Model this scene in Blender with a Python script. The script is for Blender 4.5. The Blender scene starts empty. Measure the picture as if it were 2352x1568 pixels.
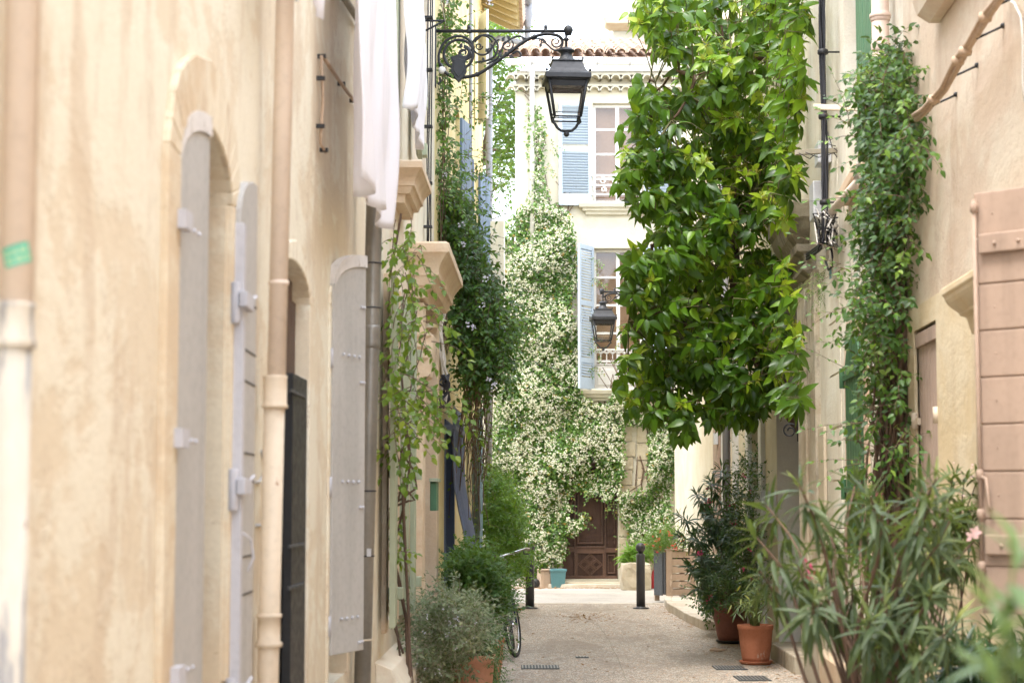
import bpy, bmesh, math, random
import numpy as np
from mathutils import Vector, Matrix
R = math.radians; PI = math.pi
C = bpy.context.scene.collection
# ------------------------------------------------------------------ camera model (used to measure real positions)
F_PX = 4200.0; H = 1.6; TH = math.atan(366.0/F_PX)
def ray(px, py):
    u = (px-1176)/F_PX; v = (784-py)/F_PX
    return (u, math.cos(TH)-v*math.sin(TH), math.sin(TH)+v*math.cos(TH))
def zy(py, Y):
    d = ray(1176, py); return H + Y*d[2]/d[1]
def xy(px, py, Y):
    d = ray(px, py); return Y*d[0]/d[1]
def pY(px, py, Y):
    d = ray(px, py); t = Y/d[1]; return Vector((t*d[0], Y, H+t*d[2]))
# ------------------------------------------------------------------ wall frames: s along the wall, o out into the street, z up
def LW(s, o, z): return (-.99+.0176*s+o, s, z)
def RW(s, o, z): return (1.8+.0533*s-o, s, z)
def R3(s, o, z): return (2.70+(s-16.8)*.015-o, s, z)
FY = 34.5
def FF(s, o, z): return (s, FY-o, z)
def onL(px, py, o=0):
    d = ray(px, py); t = (-.99+o)/(d[0]-.0176*d[1]); return t*d[1], H+t*d[2]
def onR(px, py, o=0):
    d = ray(px, py); t = (1.8-o)/(d[0]-.0533*d[1]); return t*d[1], H+t*d[2]
def onR3(px, py, o=0):
    d = ray(px, py); t = (2.448-o)/(d[0]-.015*d[1]); return t*d[1], H+t*d[2]
def onF(px, py, o=0):
    p = pY(px, py, FY-o); return p.x, p.z
# ------------------------------------------------------------------ objects
def tag(o, label=None, cat=None, group=None, kind=None):
    if label: o['label'] = label
    if cat: o['category'] = cat
    if group: o['group'] = group
    if kind: o['kind'] = kind
    return o
def thing(name, label, cat, loc=(0,0,0), group=None, rotz=0):
    o = bpy.data.objects.new(name, None); C.objects.link(o); o.location = loc; o.rotation_euler = (0,0,rotz)
    o.empty_display_size = .1
    return tag(o, label, cat, group)
def rootloc(o):
    while o.parent: o = o.parent
    return Vector(o.location)
def link(name, me, mat, parent=None, local=False):
    o = bpy.data.objects.new(name, me); C.objects.link(o)
    if mat:
        for m in (mat if isinstance(mat, (list,tuple)) else [mat]): me.materials.append(m)
    if parent is not None:
        o.parent = parent
        if not local:
            L = rootloc(parent)
            if L.length > 0: me.transform(Matrix.Translation(-L))
    return o
EACH={'board_joint','hinge','ledge','rafter','tie_wrap','pin','clip','gutter_bracket','gate_rail','corner_post','door_surround','grille_rail','pipe_collar','line_bracket','cable_tie','lower_scroll_','limb_','kerb_stone','capital'}
def clusters(mb, gap):
    n=len(mb.v); P=list(range(n))
    def fd(a):
        while P[a]!=a: P[a]=P[P[a]]; a=P[a]
        return a
    for f in mb.f:
        r0=fd(f[0])
        for i in f[1:]: P[fd(i)]=r0
    bb={}
    for i in range(n):
        r=fd(i); p=mb.v[i]
        if r not in bb: bb[r]=[list(p),list(p)]
        else:
            for k in range(3): bb[r][0][k]=min(bb[r][0][k],p[k]); bb[r][1][k]=max(bb[r][1][k],p[k])
    ks=list(bb)
    for i in range(len(ks)):
        for j in range(i):
            a,b=bb[ks[i]],bb[ks[j]]
            if all(a[0][k]-gap<=b[1][k] and b[0][k]-gap<=a[1][k] for k in range(3)): P[fd(ks[i])]=fd(ks[j])
    out={}
    for f,sm in zip(mb.f,mb.sm):
        r=fd(f[0])
        if r not in out: out[r]=(MB(),{})
        g,mp=out[r]; nf=[]
        for i in f:
            if i not in mp: mp[i]=len(g.v); g.v.append(mb.v[i])
            nf.append(mp[i])
        g.f.append(nf); g.sm.append(sm)
    return [g for g,_ in out.values()]
class MB:
    def __init__(s): s.v=[]; s.f=[]; s.sm=[]
    def add(s, vs, fs, smooth=False):
        n=len(s.v); s.v += [tuple(p) for p in vs]
        for f in fs: s.f.append([i+n for i in f]); s.sm.append(smooth)
        return s
    def fbox(s, fr, s0,s1,o0,o1,z0,z1):
        vs=[fr(a,b,c) for c in (z0,z1) for b in (o0,o1) for a in (s0,s1)]
        return s.add(vs, [(0,1,3,2),(4,6,7,5),(0,4,5,1),(2,3,7,6),(0,2,6,4),(1,5,7,3)])
    def box(s, c, d, rz=0, rx=0, ry=0):
        m = Matrix.Rotation(rz,3,'Z')@Matrix.Rotation(ry,3,'Y')@Matrix.Rotation(rx,3,'X')
        vs=[Vector(c)+m@Vector((a*d[0]/2,b*d[1]/2,e*d[2]/2)) for e in (-1,1) for b in (-1,1) for a in (-1,1)]
        return s.add(vs, [(0,1,3,2),(4,6,7,5),(0,4,5,1),(2,3,7,6),(0,2,6,4),(1,5,7,3)])
    def slab(s, p, d, a0,a1,n0,n1,z0,z1):      # p 2d origin, d 2d dir; n along left normal
        d=Vector(d).normalized(); n=Vector((-d.y,d.x))
        def fr(a,b,c):
            q=Vector(p)+d*a+n*b; return (q.x,q.y,c)
        return s.fbox(fr,a0,a1,n0,n1,z0,z1)
    def tube(s, pts, r, n=8, cap=True, smooth=True):
        pts=[Vector(p) for p in pts]; m=len(pts)
        rs = r if isinstance(r,(list,tuple)) else [r]*m
        vs=[]; up=None
        for i,p in enumerate(pts):
            t=(pts[min(i+1,m-1)]-pts[max(i-1,0)])
            if t.length<1e-9: t=Vector((0,0,1))
            t.normalize()
            if up is None:
                up=Vector((0,0,1)) if abs(t.z)<.9 else Vector((1,0,0))
            a=(up-t*up.dot(t))
            if a.length<1e-6: a=t.orthogonal()
            a.normalize(); b=t.cross(a); up=a
            for k in range(n):
                q=2*PI*k/n; vs.append(p+(a*math.cos(q)+b*math.sin(q))*rs[i])
        fs=[(i*n+k,i*n+(k+1)%n,(i+1)*n+(k+1)%n,(i+1)*n+k) for i in range(m-1) for k in range(n)]
        s.add(vs,fs,smooth)
        if cap:
            N=len(s.v)-len(vs)
            s.f.append([N+k for k in range(n)][::-1]); s.sm.append(False)
            s.f.append([N+(m-1)*n+k for k in range(n)]); s.sm.append(False)
        return s
    def lathe(s, c, prof, n=24, ax='Z', smooth=True, sq=False, rot=0):
        vs=[]
        for (r,z) in prof:
            for k in range(n):
                q=2*PI*k/n+rot
                x,y=r*math.cos(q),r*math.sin(q)
                if ax=='Z': vs.append((c[0]+x,c[1]+y,c[2]+z))
                elif ax=='Y': vs.append((c[0]+x,c[1]+z,c[2]+y))
                else: vs.append((c[0]+z,c[1]+x,c[2]+y))
        m=len(prof)
        fs=[(i*n+k,i*n+(k+1)%n,(i+1)*n+(k+1)%n,(i+1)*n+k) for i in range(m-1) for k in range(n)]
        N=len(s.v); s.add(vs,fs,smooth)
        if prof[0][0]>1e-4: s.f.append([N+k for k in range(n)][::-1]); s.sm.append(False)
        if prof[-1][0]>1e-4: s.f.append([N+(m-1)*n+k for k in range(n)]); s.sm.append(False)
        return s
    def loft(s, fr, s0,s1, rings):             # rings (z, out, ext): mitred moulding on a wall
        vs=[]
        for (z,o,e) in rings:
            vs += [fr(s0-e,0,z),fr(s0-e,o,z),fr(s1+e,o,z),fr(s1+e,0,z)]
        m=len(rings); fs=[(i*4+k,i*4+(k+1)%4,(i+1)*4+(k+1)%4,(i+1)*4+k) for i in range(m-1) for k in range(4)]
        fs += [(3,2,1,0),tuple((m-1)*4+k for k in range(4))]
        return s.add(vs,fs)
    def prism(s, poly3, off):                  # polygon (3d pts) extruded by vector
        n=len(poly3); off=Vector(off)
        vs=[Vector(p) for p in poly3]+[Vector(p)+off for p in poly3]
        fs=[tuple(range(n)),tuple(range(2*n-1,n-1,-1))]+[(i,(i+1)%n,n+(i+1)%n,n+i) for i in range(n)]
        return s.add(vs,fs)
    def ball(s, c, r, n=12, sc=(1,1,1)):
        prof=[(max(r*math.sin(PI*i/n),1e-5)*sc[0], -r*math.cos(PI*i/n)*sc[2]) for i in range(n+1)]
        return s.lathe(c,prof,max(8,n+4))
    def build(s, name, mat, parent=None, bevel=0, local=False, fix=True, gap=.02):
        if name in EACH and parent is not None and len(s.v)>8:
            gs=clusters(s,gap)
            if 1<len(gs)<=100:
                o=None
                for g_ in gs: o=g_.build(name+' ',mat,parent,bevel,local,fix)
                return o
        name=name.strip()
        me=bpy.data.meshes.new(name); me.from_pydata(s.v,[],s.f)
        me.polygons.foreach_set('use_smooth', s.sm)
        if fix:
            bm=bmesh.new(); bm.from_mesh(me); bmesh.ops.recalc_face_normals(bm,faces=bm.faces); bm.to_mesh(me); bm.free()
        me.update()
        o=link(name,me,mat,parent,local)
        if bevel:
            b=o.modifiers.new('bevel','BEVEL'); b.width=bevel; b.segments=2; b.limit_method='ANGLE'; b.angle_limit=R(40)
        return o
def wall(mb, fr, s0,s1,z0,z1, cols, rev):
    """wall face with (optionally arched) openings and their reveals; cols: (a,b,[(zb,zt,rise)...])"""
    def q(*p): mb.add([fr(*x) for x in p],[tuple(range(len(p)))])
    cur=s0
    for (a,b,ops) in sorted(cols, key=lambda c:c[0]):
        if a>cur+1e-6: q((cur,0,z0),(a,0,z0),(a,0,z1),(cur,0,z1))
        lo=[(a,z0),(b,z0)]
        for (zb,zt,rise) in sorted(ops):
            n=14 if rise>0 else 1
            arc=[]
            for i in range(n+1):
                th=PI*(1-i/n); x=(1+math.cos(th))/2
                if n==1: x=i
                arc.append((a+(b-a)*x, zt+(rise*math.sin(th) if rise>0 else 0)))
            strip(mb,fr,lo,[(a,zb),(b,zb)])
            q((a,0,zb),(b,0,zb),(b,-rev,zb),(a,-rev,zb))
            q((a,0,zb),(a,-rev,zb),(a,-rev,zt),(a,0,zt)); q((b,0,zb),(b,-rev,zb),(b,-rev,zt),(b,0,zt))
            for i in range(n):
                q((arc[i][0],0,arc[i][1]),(arc[i+1][0],0,arc[i+1][1]),(arc[i+1][0],-rev,arc[i+1][1]),(arc[i][0],-rev,arc[i][1]))
            lo=arc
        strip(mb,fr,lo,[(a,z1),(b,z1)]); cur=b
    if s1>cur+1e-6: q((cur,0,z0),(s1,0,z0),(s1,0,z1),(cur,0,z1))
def strip(mb, fr, lo, hi):
    n=max(len(lo),len(hi))-1
    def rs(l):
        if len(l)==n+1: return l
        return None
    L=rs(lo); Hh=rs(hi)
    if L is None:
        xs=[p[0] for p in Hh]; L=[(x,lo[0][1]) for x in xs]
    if Hh is None:
        xs=[p[0] for p in L]; Hh=[(x,hi[0][1]) for x in xs]
    for i in range(n):
        mb.add([fr(L[i][0],0,L[i][1]),fr(L[i+1][0],0,L[i+1][1]),fr(Hh[i+1][0],0,Hh[i+1][1]),fr(Hh[i][0],0,Hh[i][1])],[(0,1,2,3)])
# ------------------------------------------------------------------ materials
class NT:
    def __init__(s, name):
        s.m=bpy.data.materials.new(name); s.m.use_nodes=True; s.t=s.m.node_tree; s.n=s.t.nodes; s.n.clear()
        s.out=s.n.new('ShaderNodeOutputMaterial'); s.b=s.n.new('ShaderNodeBsdfPrincipled'); s.t.links.new(s.b.outputs[0],s.out.inputs[0])
        s.tc=s.n.new('ShaderNodeTexCoord')
    def l(s,a,b): s.t.links.new(a,b)
    def noise(s, scale, sc=(1,1,1), detail=4, rough=.55, off=0, dist=0):
        mp=s.n.new('ShaderNodeMapping'); mp.inputs['Scale'].default_value=sc; mp.inputs['Location'].default_value=(off,off*.7,off*1.3)
        s.l(s.tc.outputs['Object'],mp.inputs[0])
        n=s.n.new('ShaderNodeTexNoise'); n.inputs['Scale'].default_value=scale; n.inputs['Detail'].default_value=detail; n.inputs['Roughness'].default_value=rough
        n.inputs['Distortion'].default_value=dist
        s.l(mp.outputs[0],n.inputs['Vector']); return n.outputs['Fac']
    def ramp(s, fac, a, b):
        r=s.n.new('ShaderNodeMapRange'); r.inputs['From Min'].default_value=a; r.inputs['From Max'].default_value=b; r.interpolation_type='SMOOTHSTEP'
        s.l(fac,r.inputs['Value']); return r.outputs[0]
    def math(s, op, a, b):
        m=s.n.new('ShaderNodeMath'); m.operation=op
        for i,x in enumerate((a,b)):
            if isinstance(x,(int,float)): m.inputs[i].default_value=x
            else: s.l(x,m.inputs[i])
        return m.outputs[0]
    def mix(s, fac, a, b):
        m=s.n.new('ShaderNodeMix'); m.data_type='RGBA'
        if isinstance(fac,(int,float)): m.inputs[0].default_value=fac
        else: s.l(fac,m.inputs[0])
        for i,x in ((6,a),(7,b)):
            if isinstance(x,tuple): m.inputs[i].default_value=(*x[:3],1)
            else: s.l(x,m.inputs[i])
        return m.outputs[2]
    def bump(s, h, strength=.3, dist=.01, prev=None):
        b=s.n.new('ShaderNodeBump'); b.inputs['Strength'].default_value=strength; b.inputs['Distance'].default_value=dist
        s.l(h,b.inputs['Height'])
        if prev is not None: s.l(prev,b.inputs['Normal'])
        return b.outputs[0]
    def done(s, col, rough=.8, nrm=None, spec=.3, metal=0):
        if isinstance(col,tuple): s.b.inputs['Base Color'].default_value=(*col,1)
        else: s.l(col,s.b.inputs['Base Color'])
        if isinstance(rough,(int,float)): s.b.inputs['Roughness'].default_value=rough
        else: s.l(rough,s.b.inputs['Roughness'])
        s.b.inputs['Specular IOR Level'].default_value=spec; s.b.inputs['Metallic'].default_value=metal
        if nrm is not None: s.l(nrm,s.b.inputs['Normal'])
        return s.m
def plaster(name, base, light, dark, crack=None, streak=1.0, patch=(.5,.56), joints=None, fine=1.0, seed=0):
    t=NT(name)
    big=t.noise(1.3,(1,1,1.5),8,.68,seed,.35)
    st=t.noise(3.0,(1.2,1.2,.4),6,.65,seed+3)
    mid=t.noise(6,(1,1,1.3),6,.68,seed+7)
    fn=t.noise(60,(1,1,1),3,.6,seed)
    pk=t.ramp(t.math('ADD',t.math('MULTIPLY',big,.75),t.math('MULTIPLY',mid,.25)),patch[0],patch[1])
    c=t.mix(pk,base,light)
    c=t.mix(t.math('MULTIPLY',t.ramp(st,.5,.64),.62*streak),c,dark)
    ed=t.math('MULTIPLY',t.ramp(mid,.56,.72),.28)
    c=t.mix(ed,c,tuple(x*.8 for x in base))
    c=t.mix(t.math('MULTIPLY',t.ramp(fn,.35,.75),.16),c,tuple(x*.62 for x in base))
    if crack:
        vo=t.n.new('ShaderNodeTexNoise'); 
        hz=t.noise(1.7,(1,1,.45),7,.7,seed+21,.6)
        line=t.math('SUBTRACT',1.0,t.ramp(t.math('ABSOLUTE',t.math('SUBTRACT',hz,.5),0),0.0,.005))
        gate=t.ramp(t.noise(.9,(1,1,.8),3,.5,seed+31),.46,.54)
        c=t.mix(t.math('MULTIPLY',t.math('MULTIPLY',line,gate),.6),c,crack)
    # dirt rising from the ground
    sp=t.n.new('ShaderNodeSeparateXYZ'); t.l(t.tc.outputs['Object'],sp.inputs[0])
    dz=t.math('MULTIPLY',t.math('SUBTRACT',1.0,t.ramp(t.math('ADD',sp.outputs[2],t.math('MULTIPLY',st,1.2)),.4,1.6)),.35)
    c=t.mix(dz,c,tuple(x*.6 for x in dark))
    n=t.bump(pk,.22,.005); n=t.bump(mid,.2,.010,n); n=t.bump(fn,.25*fine,.003,n); n=t.bump(big,.3,.04,n)
    return t.done(c,.9,n,.15)
def paint(name, col, var=.12, rough=.5, chip=None, chipamt=.62, streak=0.0, spec=.4, seed=0, grain=False, bump=.15):
    t=NT(name)
    a=t.noise(2.2,(1,1,.5),5,.6,seed); f=t.noise(35,(1,1,.25) if grain else (1,1,1),4,.6,seed+2)
    c=t.mix(t.ramp(a,.3,.7),tuple(x*(1-var) for x in col),tuple(min(1,x*(1+var)) for x in col))
    c=t.mix(t.math('MULTIPLY',t.ramp(f,.45,.8),.25),c,tuple(x*.55 for x in col))
    if chip:
        k=t.noise(9,(1,1,.5),6,.7,seed+9); c=t.mix(t.ramp(k,chipamt,chipamt+.03),c,chip)
    if streak:
        s_=t.noise(4,(2,2,.15),4,.6,seed+5); c=t.mix(t.math('MULTIPLY',t.ramp(s_,.5,.7),streak),c,tuple(x*.5 for x in col))
    n=t.bump(f,bump,.002); n=t.bump(a,.2,.01,n)
    return t.done(c,t.mix(t.ramp(f,.3,.7),(rough*.85,)*3,(min(1,rough*1.2),)*3),n,spec)
def leafmat(name, cols, trans=.35, rough=.42, spec=.45):
    t=NT(name)
    at=t.n.new('ShaderNodeAttribute'); at.attribute_name='rnd'
    cr=t.n.new('ShaderNodeValToRGB'); cr.color_ramp.elements[0].color=(*cols[0],1); cr.color_ramp.elements[1].color=(*cols[-1],1)
    for i,c in enumerate(cols[1:-1]):
        e=cr.color_ramp.elements.new((i+1)/(len(cols)-1)); e.color=(*c,1)
    t.l(at.outputs['Fac'],cr.inputs[0])
    t.done(cr.outputs[0],rough,None,spec)
    tr=t.n.new('ShaderNodeBsdfTranslucent'); 
    br=t.mix(.35,cr.outputs[0],(.45,.6,.03)); t.l(br,tr.inputs[0])
    mx=t.n.new('ShaderNodeMixShader'); mx.inputs[0].default_value=trans
    t.l(t.b.outputs[0],mx.inputs[1]); t.l(tr.outputs[0],mx.inputs[2]); t.l(mx.outputs[0],t.out.inputs[0])
    return t.m
# ------------------------------------------------------------------ foliage
def leaf_tpl(n=4, w=.2, p=.9, fold=.35, droop=.25, tip=.55):
    vs=[];fs=[]
    for i in range(n+1):
        y=i/n; hw=w*(math.sin(PI*min(1,max(0,y**tip)))**p) if 0<i<n else 0
        z=-droop*y*y
        vs += [(-hw,y,z+fold*hw),(0,y,z),(hw,y,z+fold*hw)]
    for i in range(n):
        a=i*3; b=a+3
        if i==0: fs += [(a+1,b+1,b),(a+1,b+2,b+1)]
        elif i==n-1: fs += [(a,a+1,b+1),(a+1,a+2,b+1)]
        else: fs += [(a,a+1,b+1,b),(a+1,a+2,b+2,b+1)]
    return np.array(vs),fs
DIAMOND=(np.array([(0,0,0),(-.3,.45,.1),(0,.5,0),(.3,.45,.1),(0,1,-.12)],float),[(0,2,1),(0,3,2),(1,2,4),(2,3,4)])
STAR=(np.array([(0,0,.1)]+[(math.cos(2*PI*k/10)*(1 if k%2==0 else .36),math.sin(2*PI*k/10)*(1 if k%2==0 else .36),0) for k in range(10)],float)*.5,[(0,k+1,(k+1)%10+1) for k in range(10)])
BLOB5=(np.array([(0,0,.15)]+[(math.cos(2*PI*k/5),math.sin(2*PI*k/5),0) for k in range(5)],float)*.5,[(0,k+1,(k+1)%5+1) for k in range(5)])
def npmesh(name, V, loops, starts):
    me=bpy.data.meshes.new(name)
    me.vertices.add(len(V)); me.vertices.foreach_set('co',V.astype(np.float32).ravel())
    me.loops.add(len(loops)); me.loops.foreach_set('vertex_index',loops.astype(np.int32))
    me.polygons.add(len(starts)); me.polygons.foreach_set('loop_start',starts.astype(np.int32))
    me.update(calc_edges=True); me.validate(); return me
class Fol:
    def __init__(s, seed=1): s.M=[]; s.L=[]; s.r=[]; s.st=MB(); s.rg=random.Random(seed)
    def leaf(s, p, d, up, size, wid=1.0, rnd=None):
        d=Vector(d)
        if d.length<1e-6: d=Vector((0,0,-1))
        d.normalize(); x=d.cross(Vector(up))
        if x.length<1e-4: x=d.orthogonal()
        x.normalize(); z=x.cross(d)
        s.M.append(((x.x*size*wid,d.x*size,z.x*size),(x.y*size*wid,d.y*size,z.y*size),(x.z*size*wid,d.z*size,z.z*size)))
        s.L.append(tuple(p)); s.r.append(s.rg.random() if rnd is None else rnd)
    def rv(s, k=1.0):
        g=s.rg.gauss; return Vector((g(0,k),g(0,k),g(0,k)))
    def sprig(s, p, d, length, nl, size, droop=.5, up=(0,-.5,1), r=.0025, spread=.9, wid=1, jit=.25, whorl=1, seg=5, rndb=None, tipc=False):
        p=Vector(p); d=Vector(d).normalized(); pts=[p.copy()]; q=p.copy()
        g=s.rg
        for i in range(seg):
            d=(d+Vector((0,0,-droop/seg))+s.rv(jit/seg**.5*.6)).normalized(); q=q+d*(length/seg); pts.append(q.copy())
        if r: s.st.tube(pts,[r*(1-.7*i/seg) for i in range(seg+1)],4,False)
        for k in range(nl):
            t=(k+.7)/nl*seg; i=min(int(t),seg-1); f=t-i
            b=pts[i].lerp(pts[i+1],min(f,1)); dd=(pts[i+1]-pts[i]).normalized()
            for w in range(whorl):
                side=dd.cross(Vector(up)+s.rv(.5)).normalized()
                if whorl>1: side=Matrix.Rotation(2*PI*w/whorl+k,3,dd)@side
                elif k%2: side=-side
                ld=dd*(1-spread*.6)+side*spread+s.rv(.15)+Vector((0,0,-droop*.35))
                s.leaf(b,ld,Vector(up)+s.rv(.35),size*g.uniform(.7,1.15),wid,(None if rndb is None else min(1,max(0,g.gauss(rndb,.2)+ .25*(k/nl if tipc else 0)))))
        s.leaf(pts[-1],d,Vector(up)+s.rv(.2),size,wid,None if rndb is None else min(1,rndb+.3*(1 if tipc else 0)))
        return pts
    def build(s, tpl, name, mat, parent, smooth=False):
        V0,F0=tpl; M=np.array(s.M); L=np.array(s.L)-np.array(rootloc(parent))[None,:]; N=len(M)
        V=np.einsum('nij,vj->nvi',M,V0)+L[:,None,:]
        fl=np.concatenate([np.array(f) for f in F0]); cnt=np.array([len(f) for f in F0]); st0=np.concatenate([[0],np.cumsum(cnt)[:-1]])
        nv=len(V0)
        loops=(fl[None,:]+np.arange(N)[:,None]*nv).ravel(); starts=(st0[None,:]+np.arange(N)[:,None]*len(fl)).ravel()
        me=npmesh(name,V.reshape(-1,3),loops,starts)
        a=me.attributes.new('rnd','FLOAT','POINT'); a.data.foreach_set('value',np.repeat(np.array(s.r,dtype=np.float32),nv))
        if smooth: me.polygons.foreach_set('use_smooth',[True]*len(me.polygons))
        return link(name,me,mat,parent,local=True)
    def stems(s, mat, parent, name='stem'):
        return s.st.build(name,mat,parent,fix=False)
def inpoly(x,y,P):
    c=False; j=len(P)-1
    for i in range(len(P)):
        xi,yi=P[i]; xj,yj=P[j]
        if (yi>y)!=(yj>y) and x<(xj-xi)*(y-yi)/(yj-yi)+xi: c=not c
        j=i
    return c
def samp(P, rg):
    xs=[p[0] for p in P]; ys=[p[1] for p in P]
    while True:
        x=rg.uniform(min(xs),max(xs)); y=rg.uniform(min(ys),max(ys))
        if inpoly(x,y,P): return x,y
def lump(x,y,k=1.0,ph=0):
    return .5+.25*math.sin(x*k*1.0+ph+1.7*math.sin(y*k*.63))+.25*math.sin(y*k*1.13+ph*2+1.3*math.sin(x*k*.81+1))
def child_copy(o, parent=None):
    c=o.copy(); C.objects.link(c)
    if parent: c.parent=parent
    for ch in list(o.children): child_copy(ch,c)
    return c
M={}
def ds(c,k=.08,g=1.0):
    c=(c[0]*.99,c[1]*1.012,c[2]*.955)
    m=(c[0]*.45+c[1]*.4+c[2]*.15); return tuple((x*(1-k)+m*k)*g for x in c)
_pl=plaster
def plaster(name, base, light, dark, **kw):
    return _pl(name, ds(base), ds(light), ds(dark), **kw)
M['l1']=plaster('ochre_plaster',(.71,.595,.46),(.77,.695,.58),(.60,.465,.345),crack=(.36,.25,.17),patch=(.47,.53),seed=2)
M['l1y']=plaster('yellow_ochre_jamb',(.62,.48,.34),(.70,.60,.47),(.52,.38,.27),crack=(.3,.2,.12),patch=(.46,.56),seed=5)
M['l2']=plaster('pink_cream_plaster',(.72,.59,.47),(.76,.69,.58),(.62,.48,.37),patch=(.4,.6),streak=.5,seed=8)
M['l3']=plaster('yellow_plaster',(.72,.555,.25),(.74,.61,.35),(.62,.46,.2),patch=(.4,.6),streak=.35,seed=11)
M['r1']=plaster('rose_beige_plaster',(.62,.475,.365),(.68,.575,.465),(.53,.37,.265),crack=(.38,.24,.17),patch=(.42,.62),streak=.8,seed=14)
M['r1o']=plaster('pale_ochre_surround',(.66,.51,.32),(.70,.58,.42),(.54,.41,.27),patch=(.42,.6),streak=.6,seed=15)
M['r2']=plaster('cream_limewash',(.68,.60,.49),(.72,.66,.57),(.56,.45,.34),crack=(.35,.27,.2),patch=(.42,.58),streak=.7,seed=17)
M['r2p']=plaster('pink_limewash_band',(.62,.42,.30),(.66,.5,.38),(.52,.36,.26),patch=(.42,.6),streak=.6,seed=18)
M['r3']=plaster('warm_white_plaster',(.66,.56,.42),(.72,.64,.52),(.58,.48,.36),patch=(.4,.6),streak=.3,seed=20)
M['rev']=plaster('whitewashed_reveal',(.62,.58,.53),(.68,.64,.58),(.52,.47,.42),patch=(.4,.6),streak=.4,seed=22)
M['fac']=plaster('pale_facade_render',(.50,.455,.38),(.54,.50,.43),(.43,.375,.30),patch=(.4,.6),streak=.35,seed=25)
M['stone']=plaster('rough_limestone',(.44,.36,.26),(.52,.45,.35),(.32,.25,.18),crack=(.3,.22,.15),patch=(.42,.55),streak=.5,fine=2,seed=27)
M['wstone']=plaster('weathered_pilaster_stone',(.48,.38,.28),(.58,.50,.40),(.12,.10,.085),crack=(.12,.1,.08),patch=(.42,.55),streak=.9,fine=2,seed=29)
M['dstone']=plaster('grimy_balcony_stone',(.30,.25,.19),(.40,.34,.27),(.10,.085,.07),crack=(.06,.05,.04),patch=(.45,.55),streak=1,fine=2,seed=30)
M['mould']=plaster('salmon_stone_moulding',(.64,.46,.32),(.70,.56,.42),(.5,.34,.23),patch=(.42,.6),streak=.4,seed=33)
M['grey']=paint('grey_shutter_paint',(.43,.415,.39),.07,.65,chip=(.55,.53,.50),chipamt=.70,streak=.22,seed=1)
M['greyedge']=paint('worn_pale_edge_paint',(.60,.57,.54),.12,.7,chip=(.4,.36,.3),chipamt=.6,seed=2)
M['lilac']=paint('lilac_grey_paint',(.48,.475,.50),.06,.6,seed=3)
M['dkgap']=paint('dark_gap_wood',(.05,.045,.04),.2,.8)
M['green']=paint('bottle_green_paint',(.038,.105,.045),.2,.5,chip=(.14,.2,.12),chipamt=.68,streak=.3,seed=4,grain=True)
M['green2']=paint('faded_green_paint',(.075,.175,.09),.15,.6,streak=.2,seed=5,grain=True)
M['pgreen']=paint('pale_sage_paint',(.36,.39,.27),.08,.6,streak=.25,seed=6,grain=True)
M['bluegrey']=paint('blue_grey_iron_paint',(.16,.19,.28),.1,.5,seed=7)
M['navy']=paint('slate_blue_paint',(.075,.10,.16),.1,.45,seed=8)
M['blue']=paint('faded_blue_paint',(.12,.18,.27),.12,.5,seed=9,grain=True)
M['tealsh']=paint('dusty_blue_shutter',(.22,.32,.38),.12,.55,seed=10,grain=True)
M['ltblue']=paint('powder_blue_shutter_paint',(.36,.43,.51),.04,.55,seed=11)
M['white']=paint('white_joinery_paint',(.62,.61,.59),.04,.5,seed=12)
M['offwhite']=paint('off_white_board_paint',(.70,.71,.68),.05,.5,seed=13)
M['brownp']=paint('rose_brown_shutter_paint',(.365,.265,.20),.12,.65,streak=.35,seed=14,grain=False)
M['brownw']=paint('dusty_brown_boards',(.46,.34,.27),.1,.75,streak=.35,seed=15,grain=True)
M['tanpipe']=paint('tan_painted_pipe',(.69,.575,.47),.07,.5,seed=16,chip=(.46,.33,.23),chipamt=.7)
M['creampipe']=paint('cream_painted_cast_pipe',(.60,.50,.375),.1,.55,seed=17,chip=(.3,.16,.09),chipamt=.66)
t=NT('peeling_pipe_paint'); s1=t.noise(14,(1,1,.16),6,.7,3); s2=t.noise(26,(1,1,.5),4,.6,9); s3=t.noise(5,(1,1,.4),5,.6,5)
c=t.mix(t.ramp(s3,.35,.65),(.56,.50,.40),(.66,.62,.54)); c=t.mix(t.math('MULTIPLY',t.ramp(s1,.52,.60),.8),c,(.25,.25,.26)); c=t.mix(t.ramp(s2,.70,.74),c,(.22,.09,.05)); c=t.mix(t.math('MULTIPLY',t.ramp(s3,.55,.7),.5),c,(.55,.36,.22))
M['peel']=t.done(c,.65,t.bump(s1,.3,.003),.3)
M['zinc']=paint('weathered_zinc',(.26,.245,.215),.25,.42,seed=19,chip=(.36,.33,.28),chipamt=.66,streak=.5,spec=.6)
M['greypipe']=paint('grey_downpipe',(.21,.21,.22),.1,.45,seed=20)
M['pinkpipe']=paint('pinkish_clay_pipe',(.60,.46,.38),.08,.6,seed=21)
M['iron']=paint('black_cast_iron',(.020,.021,.024),.3,.5,seed=22,chip=(.05,.042,.035),chipamt=.68,spec=.35)
M['bollard']=paint('charcoal_bollard_paint',(.035,.035,.038),.15,.35,seed=23,spec=.5)
M['blackm']=paint('matt_black_metal',(.018,.018,.018),.2,.5,seed=24)
M['cable']=paint('black_cable_rubber',(.02,.02,.024),.2,.55,seed=25)
M['wcable']=paint('white_cable_sheath',(.6,.56,.5),.1,.5,seed=26)
M['lag']=paint('tan_pipe_lagging',(.44,.315,.215),.12,.7,seed=27,chip=(.36,.24,.15),chipamt=.64)
M['greyplastic']=paint('light_grey_plastic',(.56,.56,.56),.04,.4,seed=28)
M['boxbeige']=paint('beige_panel_paint',(.64,.54,.40),.05,.5,seed=29)
M['terra']=paint('terracotta',(.50,.19,.10),.12,.75,seed=30,chip=(.56,.36,.26),chipamt=.66)
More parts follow.
